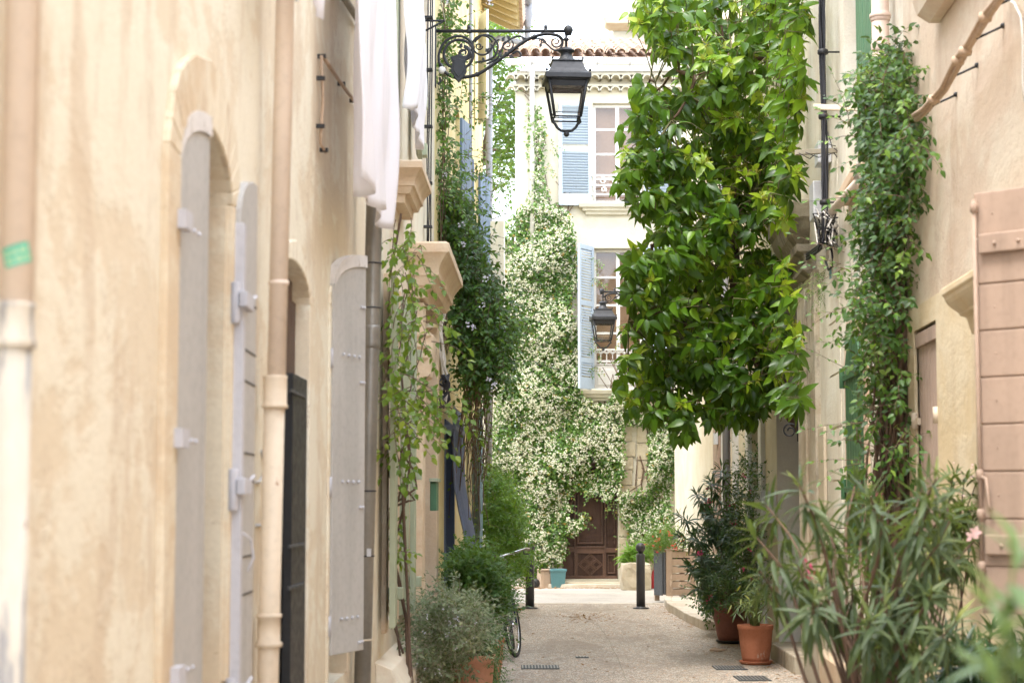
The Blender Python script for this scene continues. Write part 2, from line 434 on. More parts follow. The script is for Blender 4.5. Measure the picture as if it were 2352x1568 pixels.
M['terrad']=paint('dark_brown_clay',(.23,.085,.055),.12,.6,seed=31,chip=(.3,.15,.1),chipamt=.68)
M['terrap']=paint('pale_terracotta',(.55,.27,.17),.1,.7,seed=32)
M['bluepot']=paint('dark_blue_glazed_pot',(.03,.05,.07),.2,.2,seed=33)
M['greenpot']=paint('dark_green_glazed_pot',(.035,.075,.06),.2,.25,seed=34)
M['blackplastic']=paint('black_plastic',(.02,.02,.02),.1,.4,seed=35)
M['teal']=paint('teal_plastic',(.08,.19,.21),.06,.35,seed=36)
M['soil']=paint('potting_soil',(.04,.028,.02),.4,.95,seed=37,bump=1)
M['doorw']=paint('dark_brown_door_wood',(.06,.026,.016),.25,.5,seed=38,chip=(.10,.05,.033),chipamt=.66,streak=.4,grain=True)
M['doorl']=paint('worn_door_moulding',(.10,.052,.035),.3,.5,seed=39,grain=True)
M['brass']=NT('old_brass').done((.35,.24,.1),.35,None,.5,.9)
M['crate']=paint('raw_pallet_wood',(.40,.30,.22),.2,.75,seed=40,grain=True,streak=.25,chip=(.50,.40,.31),chipamt=.6)
M['slate']=paint('slate_grey_panel',(.055,.058,.06),.1,.6,seed=41)
M['wood']=paint('old_grey_wood',(.34,.30,.22),.2,.8,seed=42,grain=True,streak=.3)
M['bark']=paint('brown_bark',(.10,.062,.038),.35,.9,seed=43,grain=True,bump=.8)
M['twig']=paint('green_brown_twig',(.13,.12,.05),.3,.8,seed=44)
M['vstem']=paint('woody_vine_stem',(.12,.075,.05),.35,.85,seed=45,grain=True,bump=.6)
M['gstem']=paint('young_green_stem',(.20,.26,.08),.2,.7,seed=46)
M['chrome']=NT('chrome').done((.6,.6,.6),.18,None,.5,1)
M['rubber']=paint('tyre_rubber',(.02,.02,.02),.1,.7,seed=47)
M['grip']=paint('cream_rubber_grip',(.5,.42,.32),.08,.6,seed=48)
M['bikep']=paint('navy_bicycle_paint',(.02,.03,.07),.1,.25,seed=49)
M['orange']=paint('orange_reflector',(.8,.2,.03),.05,.3)
M['red']=paint('red_plastic',(.5,.03,.03),.05,.4)
M['greentape']=paint('green_sticker',(.08,.42,.28),.1,.5,seed=50)
M['palemark']=paint('faded_sticker_print',(.35,.5,.30),.1,.5,seed=51)
M['chalk']=paint('grey_painted_mark',(.48,.47,.46),.1,.8,seed=52)
M['eaveb']=paint('yellow_painted_eave_boards',(.52,.43,.25),.06,.6,seed=53,grain=True)
M['window_backing']=paint('brown_curtain_cloth',(.34,.21,.13),.08,.9,seed=54)
M['interior']=paint('dim_interior',(.05,.04,.032),.2,.9)  # dark colour standing in for the darkness of unlit rooms
M['acwhite']=paint('white_enclosure',(.7,.7,.68),.04,.5,seed=55)
M['zinc'].node_tree.nodes['Principled BSDF'].inputs['Metallic'].default_value=.55
def glass(name, tint=(.9,.92,.92), tr=.75):
    t=NT(name); t.n.remove(t.b)
    a=t.n.new('ShaderNodeBsdfTransparent'); a.inputs[0].default_value=(*tint,1)
    g=t.n.new('ShaderNodeBsdfGlossy'); g.inputs['Roughness'].default_value=.03
    m=t.n.new('ShaderNodeMixShader'); m.inputs[0].default_value=1-tr
    t.l(a.outputs[0],m.inputs[1]); t.l(g.outputs[0],m.inputs[2]); t.l(m.outputs[0],t.out.inputs[0]); return t.m
M['glass']=glass('window_glass',(.85,.85,.83),.93)
M['lglass']=glass('lantern_glass',(.97,.98,.97),.93)
# cloth
t=NT('washed_white_cotton'); w=t.noise(2,(1,1,.4),4,.6); f=t.noise(220,(1,1,1),2)
t.done(t.mix(t.ramp(w,.3,.7),(.84,.82,.84),(.88,.87,.88)),.9,t.bump(f,.15,.001),.1)
tr=t.n.new('ShaderNodeBsdfTranslucent'); tr.inputs[0].default_value=(.88,.86,.88,1); mx=t.n.new('ShaderNodeMixShader'); mx.inputs[0].default_value=.35
t.l(t.b.outputs[0],mx.inputs[1]); t.l(tr.outputs[0],mx.inputs[2]); t.l(mx.outputs[0],t.out.inputs[0]); M['cloth']=t.m
# ground
def ground_mat(name, kind):
    t=NT(name)
    if kind=='pebble':
        v=t.n.new('ShaderNodeTexVoronoi'); v.inputs['Scale'].default_value=42; t.l(t.tc.outputs['Object'],v.inputs['Vector'])
        v2=t.n.new('ShaderNodeTexVoronoi'); v2.inputs['Scale'].default_value=42; v2.feature='DISTANCE_TO_EDGE'; t.l(t.tc.outputs['Object'],v2.inputs['Vector'])
        hs=t.n.new('ShaderNodeSeparateColor'); t.l(v.outputs['Color'],hs.inputs[0])
        big=t.noise(.8,(1,1,1),5,.6,3); md=t.noise(4,(1,1,1),4,.6,8); dirt=t.noise(1.1,(1.6,.5,1),6,.7,12,.6)
        c=t.mix(hs.outputs[0],(.45,.385,.31),(.71,.635,.54))
        c=t.mix(t.ramp(hs.outputs[1],.8,.95),c,(.32,.25,.20)); c=t.mix(t.ramp(hs.outputs[2],.86,.97),c,(.62,.40,.26))
        e=t.ramp(v2.outputs['Distance'],0.0,.16)
        c=t.mix(e,(.20,.17,.135),c)
        c=t.mix(t.math('MULTIPLY',t.ramp(dirt,.46,.62),.55),c,(.26,.21,.16))
        c=t.mix(t.math('MULTIPLY',t.ramp(md,.5,.75),.25),c,(.30,.245,.19))
        n=t.bump(e,.6,.006); n=t.bump(md,.3,.01,n)
        return t.done(c,.75,n,.3)
    if kind=='road':
        f=t.noise(130,(1,1,1),3); b=t.noise(1.2,(1,1,1),5,.65,4); k=t.noise(4,(1,1,1),6,.7,9,.5)
        c=t.mix(t.ramp(b,.3,.7),(.40,.36,.31),(.52,.48,.42)); c=t.mix(t.math('MULTIPLY',t.ramp(f,.4,.7),.3),c,(.25,.22,.19))
        cr=t.math('SUBTRACT',1.0,t.ramp(t.math('ABSOLUTE',t.math('SUBTRACT',k,.5),0),0,.012)); c=t.mix(t.math('MULTIPLY',cr,.5),c,(.16,.14,.12))
        return t.done(c,.85,t.bump(f,.4,.003),.25)
    if kind=='stone':
        f=t.noise(60,(1,1,1),4); b=t.noise(2.5,(1,1,1),5,.6,6)
        c=t.mix(t.ramp(b,.35,.65),(.48,.41,.32),(.60,.54,.45)); c=t.mix(t.math('MULTIPLY',t.ramp(f,.45,.7),.3),c,(.3,.25,.2))
        return t.done(c,.85,t.bump(f,.4,.004),.25)
    f=t.noise(8,(1,1,1),5); return t.done(t.mix(f,(.2,.17,.13),(.3,.26,.2)),.9,None,.2)
M['pebble']=ground_mat('washed_pebble_concrete','pebble'); M['road']=ground_mat('pale_worn_asphalt','road'); M['pave']=ground_mat('limestone_paving','stone'); M['earth']=ground_mat('bare_earth','x')
# roof tiles
t=NT('canal_roof_tiles'); at=t.n.new('ShaderNodeAttribute'); at.attribute_name='rnd'; k=t.noise(9,(1,1,1),5,.65)
c=t.mix(at.outputs['Fac'],(.46,.33,.25),(.56,.45,.36)); c=t.mix(t.math('MULTIPLY',t.ramp(k,.5,.7),.5),c,(.60,.54,.44)); M['tile']=t.done(c,.85,t.bump(k,.3,.005),.2)
# leaves
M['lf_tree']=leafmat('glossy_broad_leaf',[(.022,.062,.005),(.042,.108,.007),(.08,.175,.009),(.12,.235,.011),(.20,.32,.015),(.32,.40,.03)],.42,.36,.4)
M['lf_vine']=leafmat('climber_leaf',[(.022,.062,.012),(.04,.10,.016),(.07,.155,.022),(.14,.24,.03)],.3,.42,.35)
M['lf_vineR']=leafmat('glossy_climber_leaf',[(.018,.052,.013),(.03,.082,.016),(.055,.13,.02),(.12,.22,.03),(.2,.29,.05)],.3,.42,.35)
M['lf_creep']=leafmat('yellow_green_creeper_leaf',[(.04,.095,.012),(.075,.155,.015),(.13,.22,.02),(.23,.29,.03)],.4,.45,.4)
M['lf_jas']=leafmat('jasmine_leaf',[(.028,.08,.014),(.055,.135,.022),(.095,.20,.034),(.16,.27,.05),(.32,.2,.04)],.32,.4,.5)
M['fl_jas']=leafmat('jasmine_petal',[(.46,.45,.28),(.60,.59,.43),(.70,.69,.56)],.15,.6,.2)
M['lf_hedge']=leafmat('fresh_hedge_leaf',[(.05,.13,.012),(.10,.22,.02),(.18,.32,.03)],.4,.45,.4)
M['lf_fern']=leafmat('feathery_leaf',[(.03,.085,.013),(.055,.13,.02),(.10,.19,.03)],.3,.5,.3)
M['lf_sage']=leafmat('grey_sage_leaf',[(.09,.12,.065),(.15,.185,.105),(.23,.265,.165),(.34,.34,.18)],.25,.65,.2)
M['lf_ole']=leafmat('oleander_leaf',[(.030,.055,.024),(.052,.085,.036),(.088,.125,.055),(.16,.20,.065),(.33,.33,.07)],.28,.5,.4)
M['lf_oled']=leafmat('dark_oleander_leaf',[(.015,.045,.025),(.025,.07,.035),(.045,.11,.045),(.09,.18,.06)],.25,.35,.55)
M['lf_bush']=leafmat('small_dark_leaf',[(.015,.055,.015),(.03,.095,.02),(.055,.15,.03)],.3,.4,.5)
M['lf_near']=leafmat('pale_near_leaf',[(.11,.19,.09),(.15,.24,.11),(.22,.29,.08)],.4,.45,.4)
M['lf_back']=leafmat('back_tree_leaf',[(.04,.10,.012),(.065,.14,.018),(.12,.2,.03)],.35,.5,.3)  # random greens for the background trees
M['lf_dry']=leafmat('dry_fallen_leaf',[(.25,.11,.04),(.38,.2,.08)],.1,.8,.2)
M['fl_pink']=leafmat('magenta_petal',[(.45,.03,.12),(.6,.06,.2)],.3,.6,.2)
M['fl_ppink']=leafmat('pale_pink_petal',[(.8,.5,.52),(.85,.62,.62)],.3,.6,.2)
M['fl_red']=leafmat('red_petal',[(.55,.02,.03),(.7,.05,.08)],.3,.6,.2)
M['fl_mauve']=leafmat('mauve_petal',[(.58,.54,.66),(.70,.68,.74)],.3,.6,.2)
M['fl_yg']=leafmat('yellow_green_flower_spray',[(.30,.30,.05),(.42,.38,.08)],.3,.6,.2)
def leafboard(mb, hinge, d, w, zb, zt, rise, th, low_at_hinge=True, n=10):
    """arched-top shutter leaf: polygon in the vertical plane (hinge, d), thickness to its left"""
    d=Vector(d).normalized(); nrm=Vector((-d.y,d.x,0))*th; h=Vector(hinge)
    top=[]
    for i in range(n+1):
        a=PI/2*i/n; x=1-math.cos(a); z=math.sin(a)
        top.append((x*w, zt+rise*z) if low_at_hinge else (w-x*w, zt+rise*z))
    if not low_at_hinge: top=top[::-1]
    poly=[(0,zb)]+top+[(w,zb)]
    mb.prism([(h.x+d.x*a,h.y+d.y*a,z) for a,z in poly], nrm)
    return top
def strapbolts(mb, hinge, d, xs, z, side, r=.007):
    d=Vector(d).normalized(); n=Vector((-d.y,d.x)); h=Vector(hinge)
    for x in xs:
        mb.ball((h.x+d.x*x+n.x*side,h.y+d.y*x+n.y*side,z),r,6)
# ============================================================ HOUSE 1 (near left)
h1=thing('ochre_house','weathered ochre plaster house with arched grey shutters, filling the left of the alley','house',LW(5,0,0))
w=MB()
Z1=6.3
zb1=zy(1700,5.2); zt1=2.42
cols=[(4.84,5.66,[(.95,2.52,.17)]),(6.75,7.62,[(.02,2.42,.12)]),(8.41,9.2,[(.75,2.50,.16)])]
cols2=[(4.93,5.86,[(5.6,7.2,.15)]),]
wall(w,LW,-1.5,10.75,-.1,Z1,cols,.2)
wo=w.build('wall',M['l1'],h1)
b=MB(); b.fbox(LW,-1.5,10.75,-6,-.55,Z1-.1,Z1); b.fbox(LW,-1.52,-1.5,-6,0,-.1,Z1); b.fbox(LW,-1.5,10.75,-.95,-.9,-.1,Z1-.12)
b.build('inner_wall',M['interior'],h1)
# jamb plaster proud rims round the arched openings
def rim(mb, fr, a,b,zb,zt,rise,wd,o, n=14, rr=None, seed=1):
    rg=random.Random(seed); rr=rr if rr is not None else rise+wd
    inner=[(a,zb)]+[(a+(b-a)*(1+math.cos(PI*(1-i/n)))/2, zt+rise*math.sin(PI*(1-i/n))) for i in range(n+1)]+[(b,zb)]
    A,B=a-wd,b+wd
    outer=[(A,zb)]+[(A+(B-A)*(1+math.cos(PI*(1-i/n)))/2+rg.uniform(-.012,.012), zt+rr*math.sin(PI*(1-i/n))+rg.uniform(-.01,.01)) for i in range(n+1)]+[(B,zb)]
    for i in range(len(inner)-1):
        p=[inner[i],inner[i+1],outer[i+1],outer[i]]
        vs=[fr(x,o,z) for x,z in p]+[fr(x,0.0,z) for x,z in p]
        mb.add(vs,[(0,1,2,3),(0,1,5,4),(1,2,6,5),(2,3,7,6),(3,0,4,7)])
m=MB(); rim(m,LW,4.84,5.66,1.05,2.52,.17,.15,.02,rr=.36); m.build('plaster_surround',M['l1y'],h1,.006)
m=MB(); rim(m,LW,6.75,7.62,.02,2.42,.12,.06,.012,rr=.2,seed=2); m.build('plaster_surround',M['l1'],h1,.006)
m=MB(); rim(m,LW,8.41,9.2,.75,2.50,.16,.05,.010,rr=.24,seed=3); m.build('plaster_surround',M['l1'],h1,.006)
# mottled jamb lining of first window
m=MB(); m.fbox(LW,5.645,5.658,-.195,-.002,.955,2.51); m.build('jamb',M['l1y'],h1)
m=MB(); m.fbox(LW,4.86,5.64,-.19,-.17,.96,2.66); m.build('window_pane',M['interior'],h1)  # opaque dark sheet painted as the unlit room behind
# shutter leaf A, nearly closed
def grey_leaf(hs, ho, ds, do, w_, zb, zt, rise, parent, label, bolts=(.25,.9,1.5), inner=False, th=.03, lean=0):
    h=Vector(LW(hs,ho,0)); e=Vector(LW(hs+ds,ho+do,0)); d=(e-h); d=Vector((d.x,d.y)).normalized()
    mb=MB(); leafboard(mb,h,d,w_,zb,zt,rise,th); 
    o=mb.build('shutter',M['grey'],parent,.004); o['label']=label
    # pale worn edge band along the arch
    mb=MB(); n=10
    pts=[]
    for i in range(n+1):
        a=PI/2*i/n; x=(1-math.cos(a))*w_; z=zt+rise*math.sin(a)+.001
        pts.append((h.x+d.x*x, h.y+d.y*x, z))
    nn=Vector((-d.y,d.x))
    for i in range(n):
        a_,b_=Vector(pts[i]),Vector(pts[i+1])
        off=Vector((nn.x,nn.y,0))
        q=[a_-off*.006,b_-off*.006,b_+off*(th+.006),a_+off*(th+.006)]
        mb.prism([tuple(p) for p in q],(0,0,.022))
        q=[p-Vector((0,0,.035)) for p in (a_-off*.006,b_-off*.006)]
        mb.add([tuple(a_-off*.007),tuple(b_-off*.007),tuple(q[1]-off*.001),tuple(q[0]-off*.001)],[(0,1,2,3)])
    mb.build('worn_edge',M['greyedge'],o)
    return o,h,d
lf,h,d=grey_leaf(4.83,.012,.4,0.01,.405,.96,2.51,.175,h1,'closed grey near leaf of the arched window')
mb=MB()
for z in (1.12,1.74,2.32):
    mb.slab((h.x,h.y),d,-.035,.05,-.032,-.008,z,z+.05)
    strapbolts(mb,h,d,(.08,.14,.2,.26),z+.025,-.003)
    mb.lathe((h.x-.006,h.y-.02,z-.03),[(.010,0),(.012,.02),(.012,.09),(.008,.1)],8)
mb.build('hinge',M['lilac'],lf)
# shutter leaf B of window 1, folded back flat past the far jamb, its inside showing battens
h=Vector(LW(5.70,.037,0)); e=Vector(LW(6.13,.022,0)); d=Vector((e.x-h.x,e.y-h.y)).normalized()
mb=MB(); leafboard(mb,h,d,.42,.96,2.49,.17,.03); o=mb.build('shutter',M['grey'],h1,.004); o['label']='grey leaf folded back past the window, showing its ledges'
mb=MB(); mb.slab((h.x,h.y),d,-.006,.05,-.012,.028,.965,2.47); mb.build('edge_stile',M['lilac'],o,.004)
mb=MB()
for i,z in enumerate((1.30,1.42,1.66,1.75,1.98,2.08,2.24)):
    mb.slab((h.x,h.y),d,.06,.41,-.002,-.0005,z,z+.006)
mb.build('board_joint',M['dkgap'],o)
mb=MB()
for z in (.98,1.62,2.2):
    mb.slab((h.x,h.y),d,-.05,.12,-.03,-.003,z,z+.05)
    mb.tube([(h.x-.01,h.y-.03,z-.05),(h.x-.01,h.y-.03,z+.08)],.017,8)
    q=Vector((h.x,h.y))+d*.12; mb.tube([(q.x+.01,q.y,z+.03),(q.x+.025,q.y+.08,z+.06)],.007,6)
mb.build('hinge',M['lilac'],o,.004)
mb=MB(); mb.tube([(h.x+.01,h.y+.06,1.5),(h.x+.03,h.y+.10,1.48),(h.x+.035,h.y+.12,1.42),(h.x+.02,h.y+.1,1.38)],.004,6); mb.build('latch_hook',M['lilac'],o)
# window 2: dark doorway with black iron gate
m=MB(); m.fbox(LW,6.77,7.60,-.19,-.048,.02,2.42); m.fbox(LW,6.85,7.5,-.19,-.05,2.42,2.50); m.build('door',M['doorw'],h1)
g=MB()
for i in range(9):
    s=6.78+i*.094; g.fbox(LW,s,s+.03,-.06,-.035,.1,2.08)
for z in (.12,.75,1.05,1.9): g.fbox(LW,6.76,7.61,-.065,-.03,z,z+.03)
gg=g.build('iron_gate',M['blackm'],h1)
g=MB(); g.fbox(LW,7.16,7.58,-.03,.006,.1,2.10); g.build('gate_panel',M['blackm'],gg,.003)
g=MB(); 
for z in (1.26,1.42,2.02): g.fbox(LW,7.05,7.5,.006,.014,z,z+.012)
g.build('gate_rail',M['slate'],gg)
# window 3: leaf ajar over a dark opening
m=MB(); m.fbox(LW,8.43,9.18,-.19,-.17,.76,2.64); m.build('window_pane',M['interior'],h1)  # dark sheet standing in for the shade inside the opening
lf,h,d=grey_leaf(8.40,.02,.34,.115,.36,.90,2.60,.15,h1,'grey arched leaf standing ajar beside the zinc pipe',th=.03)
mb=MB()
for z in (1.06,1.69,2.28):
    strapbolts(mb,h,d,(.10,.16,.22,.28),z,-.006,.008)
    strapbolts(mb,h,d,(.30,.33),z-.12,-.006,.008)
    mb.tube([(h.x-.01,h.y-.02,z-.07),(h.x-.01,h.y-.02,z+.02)],.011,6)
strapbolts(mb,h,d,(.30,.33),2.52,-.006,.008)
mb.build('hinge',M['lilac'],lf)
# painted letter marks
mk=MB()
def stroke(pts, r=.006):
    mk.tube([LW(s,.003,z) for s,z in pts],r,4)
def Lp(px,py): return onL(px,py,.003)
stroke([Lp(600,1035),Lp(606,1062),Lp(604,1090),Lp(594,1108),Lp(584,1106)]); stroke([Lp(604,1150),Lp(606,1205),Lp(588,1206)])
mk.build('painted_mark',M['chalk'],h1)
# roof
r=MB(); r.add([LW(-1.7,.35,Z1),LW(10.75,.35,Z1),LW(10.75,-6,Z1+1.8),LW(-1.7,-6,Z1+1.8),LW(-1.7,.35,Z1+.15),LW(10.75,.35,Z1+.15),LW(10.75,-6,Z1+1.95),LW(-1.7,-6,Z1+1.95)],[(0,1,2,3),(4,5,6,7),(0,1,5,4),(2,3,7,6),(0,3,7,4),(1,2,6,5)])
r.build('roof',M['tile'],h1)
# pipes on house 1
def pipe_parts(pts, r, mat, parent, name='drainpipe', n=16, label=None):
    m=MB(); m.tube(pts,r,n); o=m.build(name,mat,parent)
    if label: o['label']=label
    return o
# nearest pipe at the frame's left edge
sA=3.22
def LPt(s,o,z): return LW(s,o,z)
zc=zy(700,sA)
p=pipe_parts([LW(sA,.055,zc-.01),LW(sA,.055,6.2)],.031,M['tanpipe'],h1,label='tan painted upper length of the nearest drainpipe')
m=MB(); m.lathe(LW(sA,.05,zy(800,sA)),[(.034,0),(.040,.0),(.042,.012),(.037,.02),(.037,.07),(.040,.075),(.038,.08),(.030,.081)],20)
m.build('pipe_collar',M['peel'],p)
m=MB(); m.tube([LW(sA,.05,0),LW(sA,.05,zy(795,sA))],.034,20); m.build('lower_pipe',M['peel'],p)
tp=MB()
c0=Vector(LW(sA,.055,0)); zt_=zy(590,sA)
def cyl(u,v): # wrap small sticker round the pipe
    a=-PI/2+.15+u/.0325; return (c0.x+.0412*math.cos(a),c0.y+.0412*math.sin(a),zt_+v)
rot=R(18)
def wrap(x0,x1,y0,y1,mb,k=0):
    vs=[];n=8
    for i in range(n+1):
        for y in (y0,y1):
            x=x0+(x1-x0)*i/n; u=x*math.cos(rot)-y*math.sin(rot); v=x*math.sin(rot)+y*math.cos(rot)
            a=-PI/2+.25+u/.0325; rr=.0322+k; vs.append((c0.x+rr*math.cos(a),c0.y+rr*math.sin(a),zt_+v))
    mb.add(vs,[(2*i,2*i+2,2*i+3,2*i+1) for i in range(n)])
wrap(-.026,.026,-.018,.018,tp); st=tp.build('sticker',M['greentape'],p)
tp=MB()
for (x0,x1,y) in ((-.022,-.010,.006),(-.007,.003,.006),(.006,.020,.006),(-.022,-.009,-.008),(-.005,.009,-.008),(.012,.022,-.008)): wrap(x0,x1,y-.004,y+.004,tp,.0006)
tp.build('sticker_print',M['palemark'],st)
# second pipe
sB=6.27
def lean(s,o,z,k=.012): return LW(s,o+(z-2)*k,z)
zA=zy(650,sB); zS0=zy(930,sB); zS1=zy(862,sB); zC=zy(1470,sB)
p=pipe_parts([lean(sB,.07,zS0),lean(sB,.07,6.2)],.032,M['tanpipe'],h1,label='tan drainpipe between the arched window and the black gate')
m=MB(); m.lathe(lean(sB,.07,zA),[(.032,-.008),(.036,-.006),(.036,.006),(.032,.008)],16); m.build('pipe_band',M['tanpipe'],p)
m=MB(); m.tube([lean(sB,.065,0),lean(sB,.065,zS0+.01)],.036,18); q=m.build('lower_pipe',M['creampipe'],p)
m=MB(); m.lathe(lean(sB,.067,zS0),[(.036,-.012),(.045,-.01),(.045,.0),(.041,.004),(.041,.09),(.043,.1),(.033,.102)],20); m.build('pipe_collar',M['creampipe'],p)
m=MB(); m.lathe(lean(sB,.065,zC-.015),[(.036,-.008),(.046,-.006),(.046,.008),(.039,.012),(.039,.09),(.044,.093),(.044,.104),(.036,.106)],20); m.build('pipe_collar',M['creampipe'],p)
# zinc pipe at house end
sC=9.46
p=pipe_parts([lean(sC,.085,0,.020),lean(sC,.085,2.2,.020),lean(sC,.085,4.2,.016),lean(sC,.085,6.2,.008)],.043,M['zinc'],h1,label='mottled grey zinc drainpipe at the end of the ochre house',n=20)
for py in (605,707,1127,1276,1468):
    z=zy(py,sC); m=MB(); c=lean(sC,.085,z,.020); m.lathe(c,[(.0435,-.004),(.046,-.003),(.046,.003),(.0435,.004)],20); m.build('pipe_band',M['cable'] if py!=1468 else M['boxbeige'],p)
m=MB(); c=lean(sC,.085,zy(800,sC),.020); m.lathe(c,[(.043,0),(.048,.01),(.046,.03),(.045,.08),(.048,.11),(.043,.12)],20); m.build('pipe_collar',M['zinc'],p)
m=MB(); c=lean(sC,.085,zy(1272,sC),.020); m.box((c[0]+.02,c[1]-.047,c[2]+.01),(.022,.006,.04)); m.build('clamp_screw',M['greyplastic'],p)
# cable + wood strip on wall
cb=thing('wall_cable','thin dark tube slanting down the ochre wall from a bracket beside the hanging sheet','cable',LW(8,0,3))
m=MB(); 
pts=[onL(x,y,.02) for x,y in ((738,128),(742,230),(738,290),(736,330),(748,350))]; m.tube([LW(s,.02,z) for s,z in pts],.007,6)
pts=[onL(x,y,.025) for x,y in ((742,130),(770,172),(800,215),(838,262),(848,300),(846,350))]; m.tube([LW(s,.025,z) for s,z in pts],.009,6)
m.build('tube',M['lag'],cb)
m=MB()
for x,y in ((740,130),(738,180),(737,290),(745,345),(785,193),(812,232),(838,262)):
    s,z=onL(x,y,.02); m.fbox(LW,s-.012,s+.012,0,.036,z-.008,z+.008)
m.build('clip',M['blackm'],cb)
m=MB(); a=onL(768,-40,.03); b_=onL(832,62,.03); m.tube([LW(a[0],.03,a[1]),LW(b_[0],.03,b_[1])],.02,4); tag(m.build('wood_strip',M['wood'],None),'dark wooden strip slanting at the top of the ochre wall, above the cable bracket','batten')
# ============================================================ HOUSE 2 (pink cream, sage shutters)
h2=thing('cream_house','pink cream house with moulded stone hoods and sage green shutters, behind the zinc drainpipe','house',LW(13,0,0))
w=MB(); Z2=7.3
w2=[(11.35,12.15,[(.85,2.95,0),(3.9,5.6,0)]),(13.5,15.4,[(.05,3.05,0),(4.6,6.6,0)])]
wall(w,LW,10.75,16.35,-.1,Z2,w2,.25); w.build('wall',M['l2'],h2)
b=MB(); b.fbox(LW,10.75,16.35,-6,-.6,Z2-.1,Z2); b.fbox(LW,10.76,16.34,-.95,-.9,-.1,Z2-.12); b.build('inner_wall',M['interior'],h2)
r=MB(); r.fbox(LW,10.6,16.5,-6,.4,Z2,Z2+.15); r.build('roof',M['tile'],h2)
for (a,b_,zb,zt) in ((11.37,12.13,.87,2.93),(11.37,12.13,3.92,5.58),(13.52,15.38,.07,3.03),(13.52,15.38,4.62,6.58)):
    m=MB(); m.fbox(LW,a,b_,-.24,-.2,zb,zt); f=m.build('window' if zb>.5 else 'door',M['pgreen'],h2)
    m=MB(); m.fbox(LW,a+.08,b_-.08,-.199,-.195,zb+.1,zt-.1); m.build('pane',M['interior'],f)  # not glass: room darkness put into the panel colour
# big hood (door cornice)
zh1=onL(950,556,.0)[1]; 
def hood(s0,s1,ztop,h,out,name,parent,mat):
    m=MB(); rings=[(ztop-h,.0,-.02),(ztop-h,.10*out/.26,.0),(ztop-h*.80,.11*out/.26,.01),(ztop-h*.78,.15*out/.26,.03),(ztop-h*.62,.17*out/.26,.05),(ztop-h*.60,.19*out/.26,.06)]
    for i in range(7):
        t=i/6; rings.append((ztop-h*.55+h*.33*t, (.19+.055*(1-math.cos(t*PI/2)))*out/.26, .06+.07*(1-math.cos(t*PI/2))))
    rings+=[(ztop-h*.2,.26*out/.26,.14),(ztop-h*.04,.26*out/.26,.14),(ztop,.24*out/.26,.12)]
    m.loft(LW,s0,s1,rings); return m.build(name,mat,parent,.004)
hood(13.35,15.3,zy(553,13.2),.40,.30,'door_hood',h2,M['mould'])
hood(11.85,12.6,zy(352,11.5),.26,.2,'window_hood',h2,M['mould'])
hood(13.6,15.5,6.75,.3,.24,'window_hood',h2,M['mould'])
# pilasters / surround strips beside the hooded door
def strips(fr, parent, mat, items):
    for (s0,s1,o,z0,z1) in items:
        m=MB(); m.fbox(fr,s0,s1,-.02,o,z0,z1); m.build('pilaster',mat,parent,.006)
zc1=zy(640,14)
strips(LW,h2,M['mould'],[(13.42,13.72,.10,0,3.06),(15.38,15.66,.09,0,3.06),(11.2,11.34,.03,.8,3.0),(12.16,12.28,.03,.8,3.0)])
m=MB(); zz=zy(870,13.4); m.loft(LW,13.44,13.70,[(zz,.10,.0),(zz+.02,.15,.02),(zz+.32,.18,.03),(zz+.36,.12,.0)]); m.build('corbel',M['mould'],h2,.004)
m=MB(); 
for k,z in enumerate((2.62,2.70,2.78)): m.loft(LW,13.42,13.72,[(z,.11,.0),(z+.03,.14+.01*k,.03),(z+.05,.14+.01*k,.03),(z+.06,.11,0)])
m.build('capital',M['mould'],h2,.003)
# sage leaves
def plank_leaf(parent, hs, ho, ds, do, w_, zb, zt, mat, label=None, n=4, name='shutter', th=.035, fr=LW):
    h=Vector(fr(hs,ho,0)); e=Vector(fr(hs+ds,ho+do,0)); d=Vector((e.x-h.x,e.y-h.y)).normalized()
    m=MB()
    for i in range(n): m.slab((h.x,h.y),d,i*w_/n+.002,(i+1)*w_/n-.002,0,th,zb,zt)
    m.slab((h.x,h.y),d,.01,w_-.01,.006,th-.006,zb+.01,zt-.01)
    o=m.build(name,mat,parent,.003)
    if label: o['label']=label
    return o,h,d
zL0=zy(1400,12.8); 
l,h,d=plank_leaf(h2,12.98,.05,-.42,.02,.42,.85,2.95,M['pgreen'],'sage green leaf folded back toward the zinc pipe')
m=MB()
for z in (1.0,1.75,2.6): m.fbox(LW,12.96,13.06,.03,.12,z,z+.07)
m.build('hinge',M['pgreen'],l,.004)
l,h,d=plank_leaf(h2,12.17,.05,.42,.02,.38,.85,2.95,M['pgreen'],'sage green leaf folded back beyond the first window')
l,h,d=plank_leaf(h2,11.33,.05,-.42,.02,.40,.85,2.95,M['pgreen'],'sage green leaf half hidden by the zinc pipe')
m=MB()
for z in (1.0,1.75,2.6): m.fbox(LW,11.32,11.42,.03,.12,z,z+.07)
m.build('hinge',M['pgreen'],l,.004)
l,h,d=plank_leaf(h2,13.48,.05,-.42,.02,.36,zy(350,13.2),zy(60,13.2),M['pgreen'],'pale green upper leaf between two hanging cloths')
m=MB()
for z in (zy(330,13),zy(215,13)): m.fbox(LW,13.44,13.56,.04,.12,z,z+.09)
m.build('hinge',M['pgreen'],l,.004)
l,h,d=plank_leaf(h2,11.33,.05,-.42,.02,.40,3.95,5.6,M['pgreen'],None)
# plinth with white top
m=MB(); m.loft(LW,10.8,13.3,[(0,.16,0),(.50,.16,0),(.62,.10,0),(.66,.0,0)]); m.build('plinth',M['l2'],h2,.01)
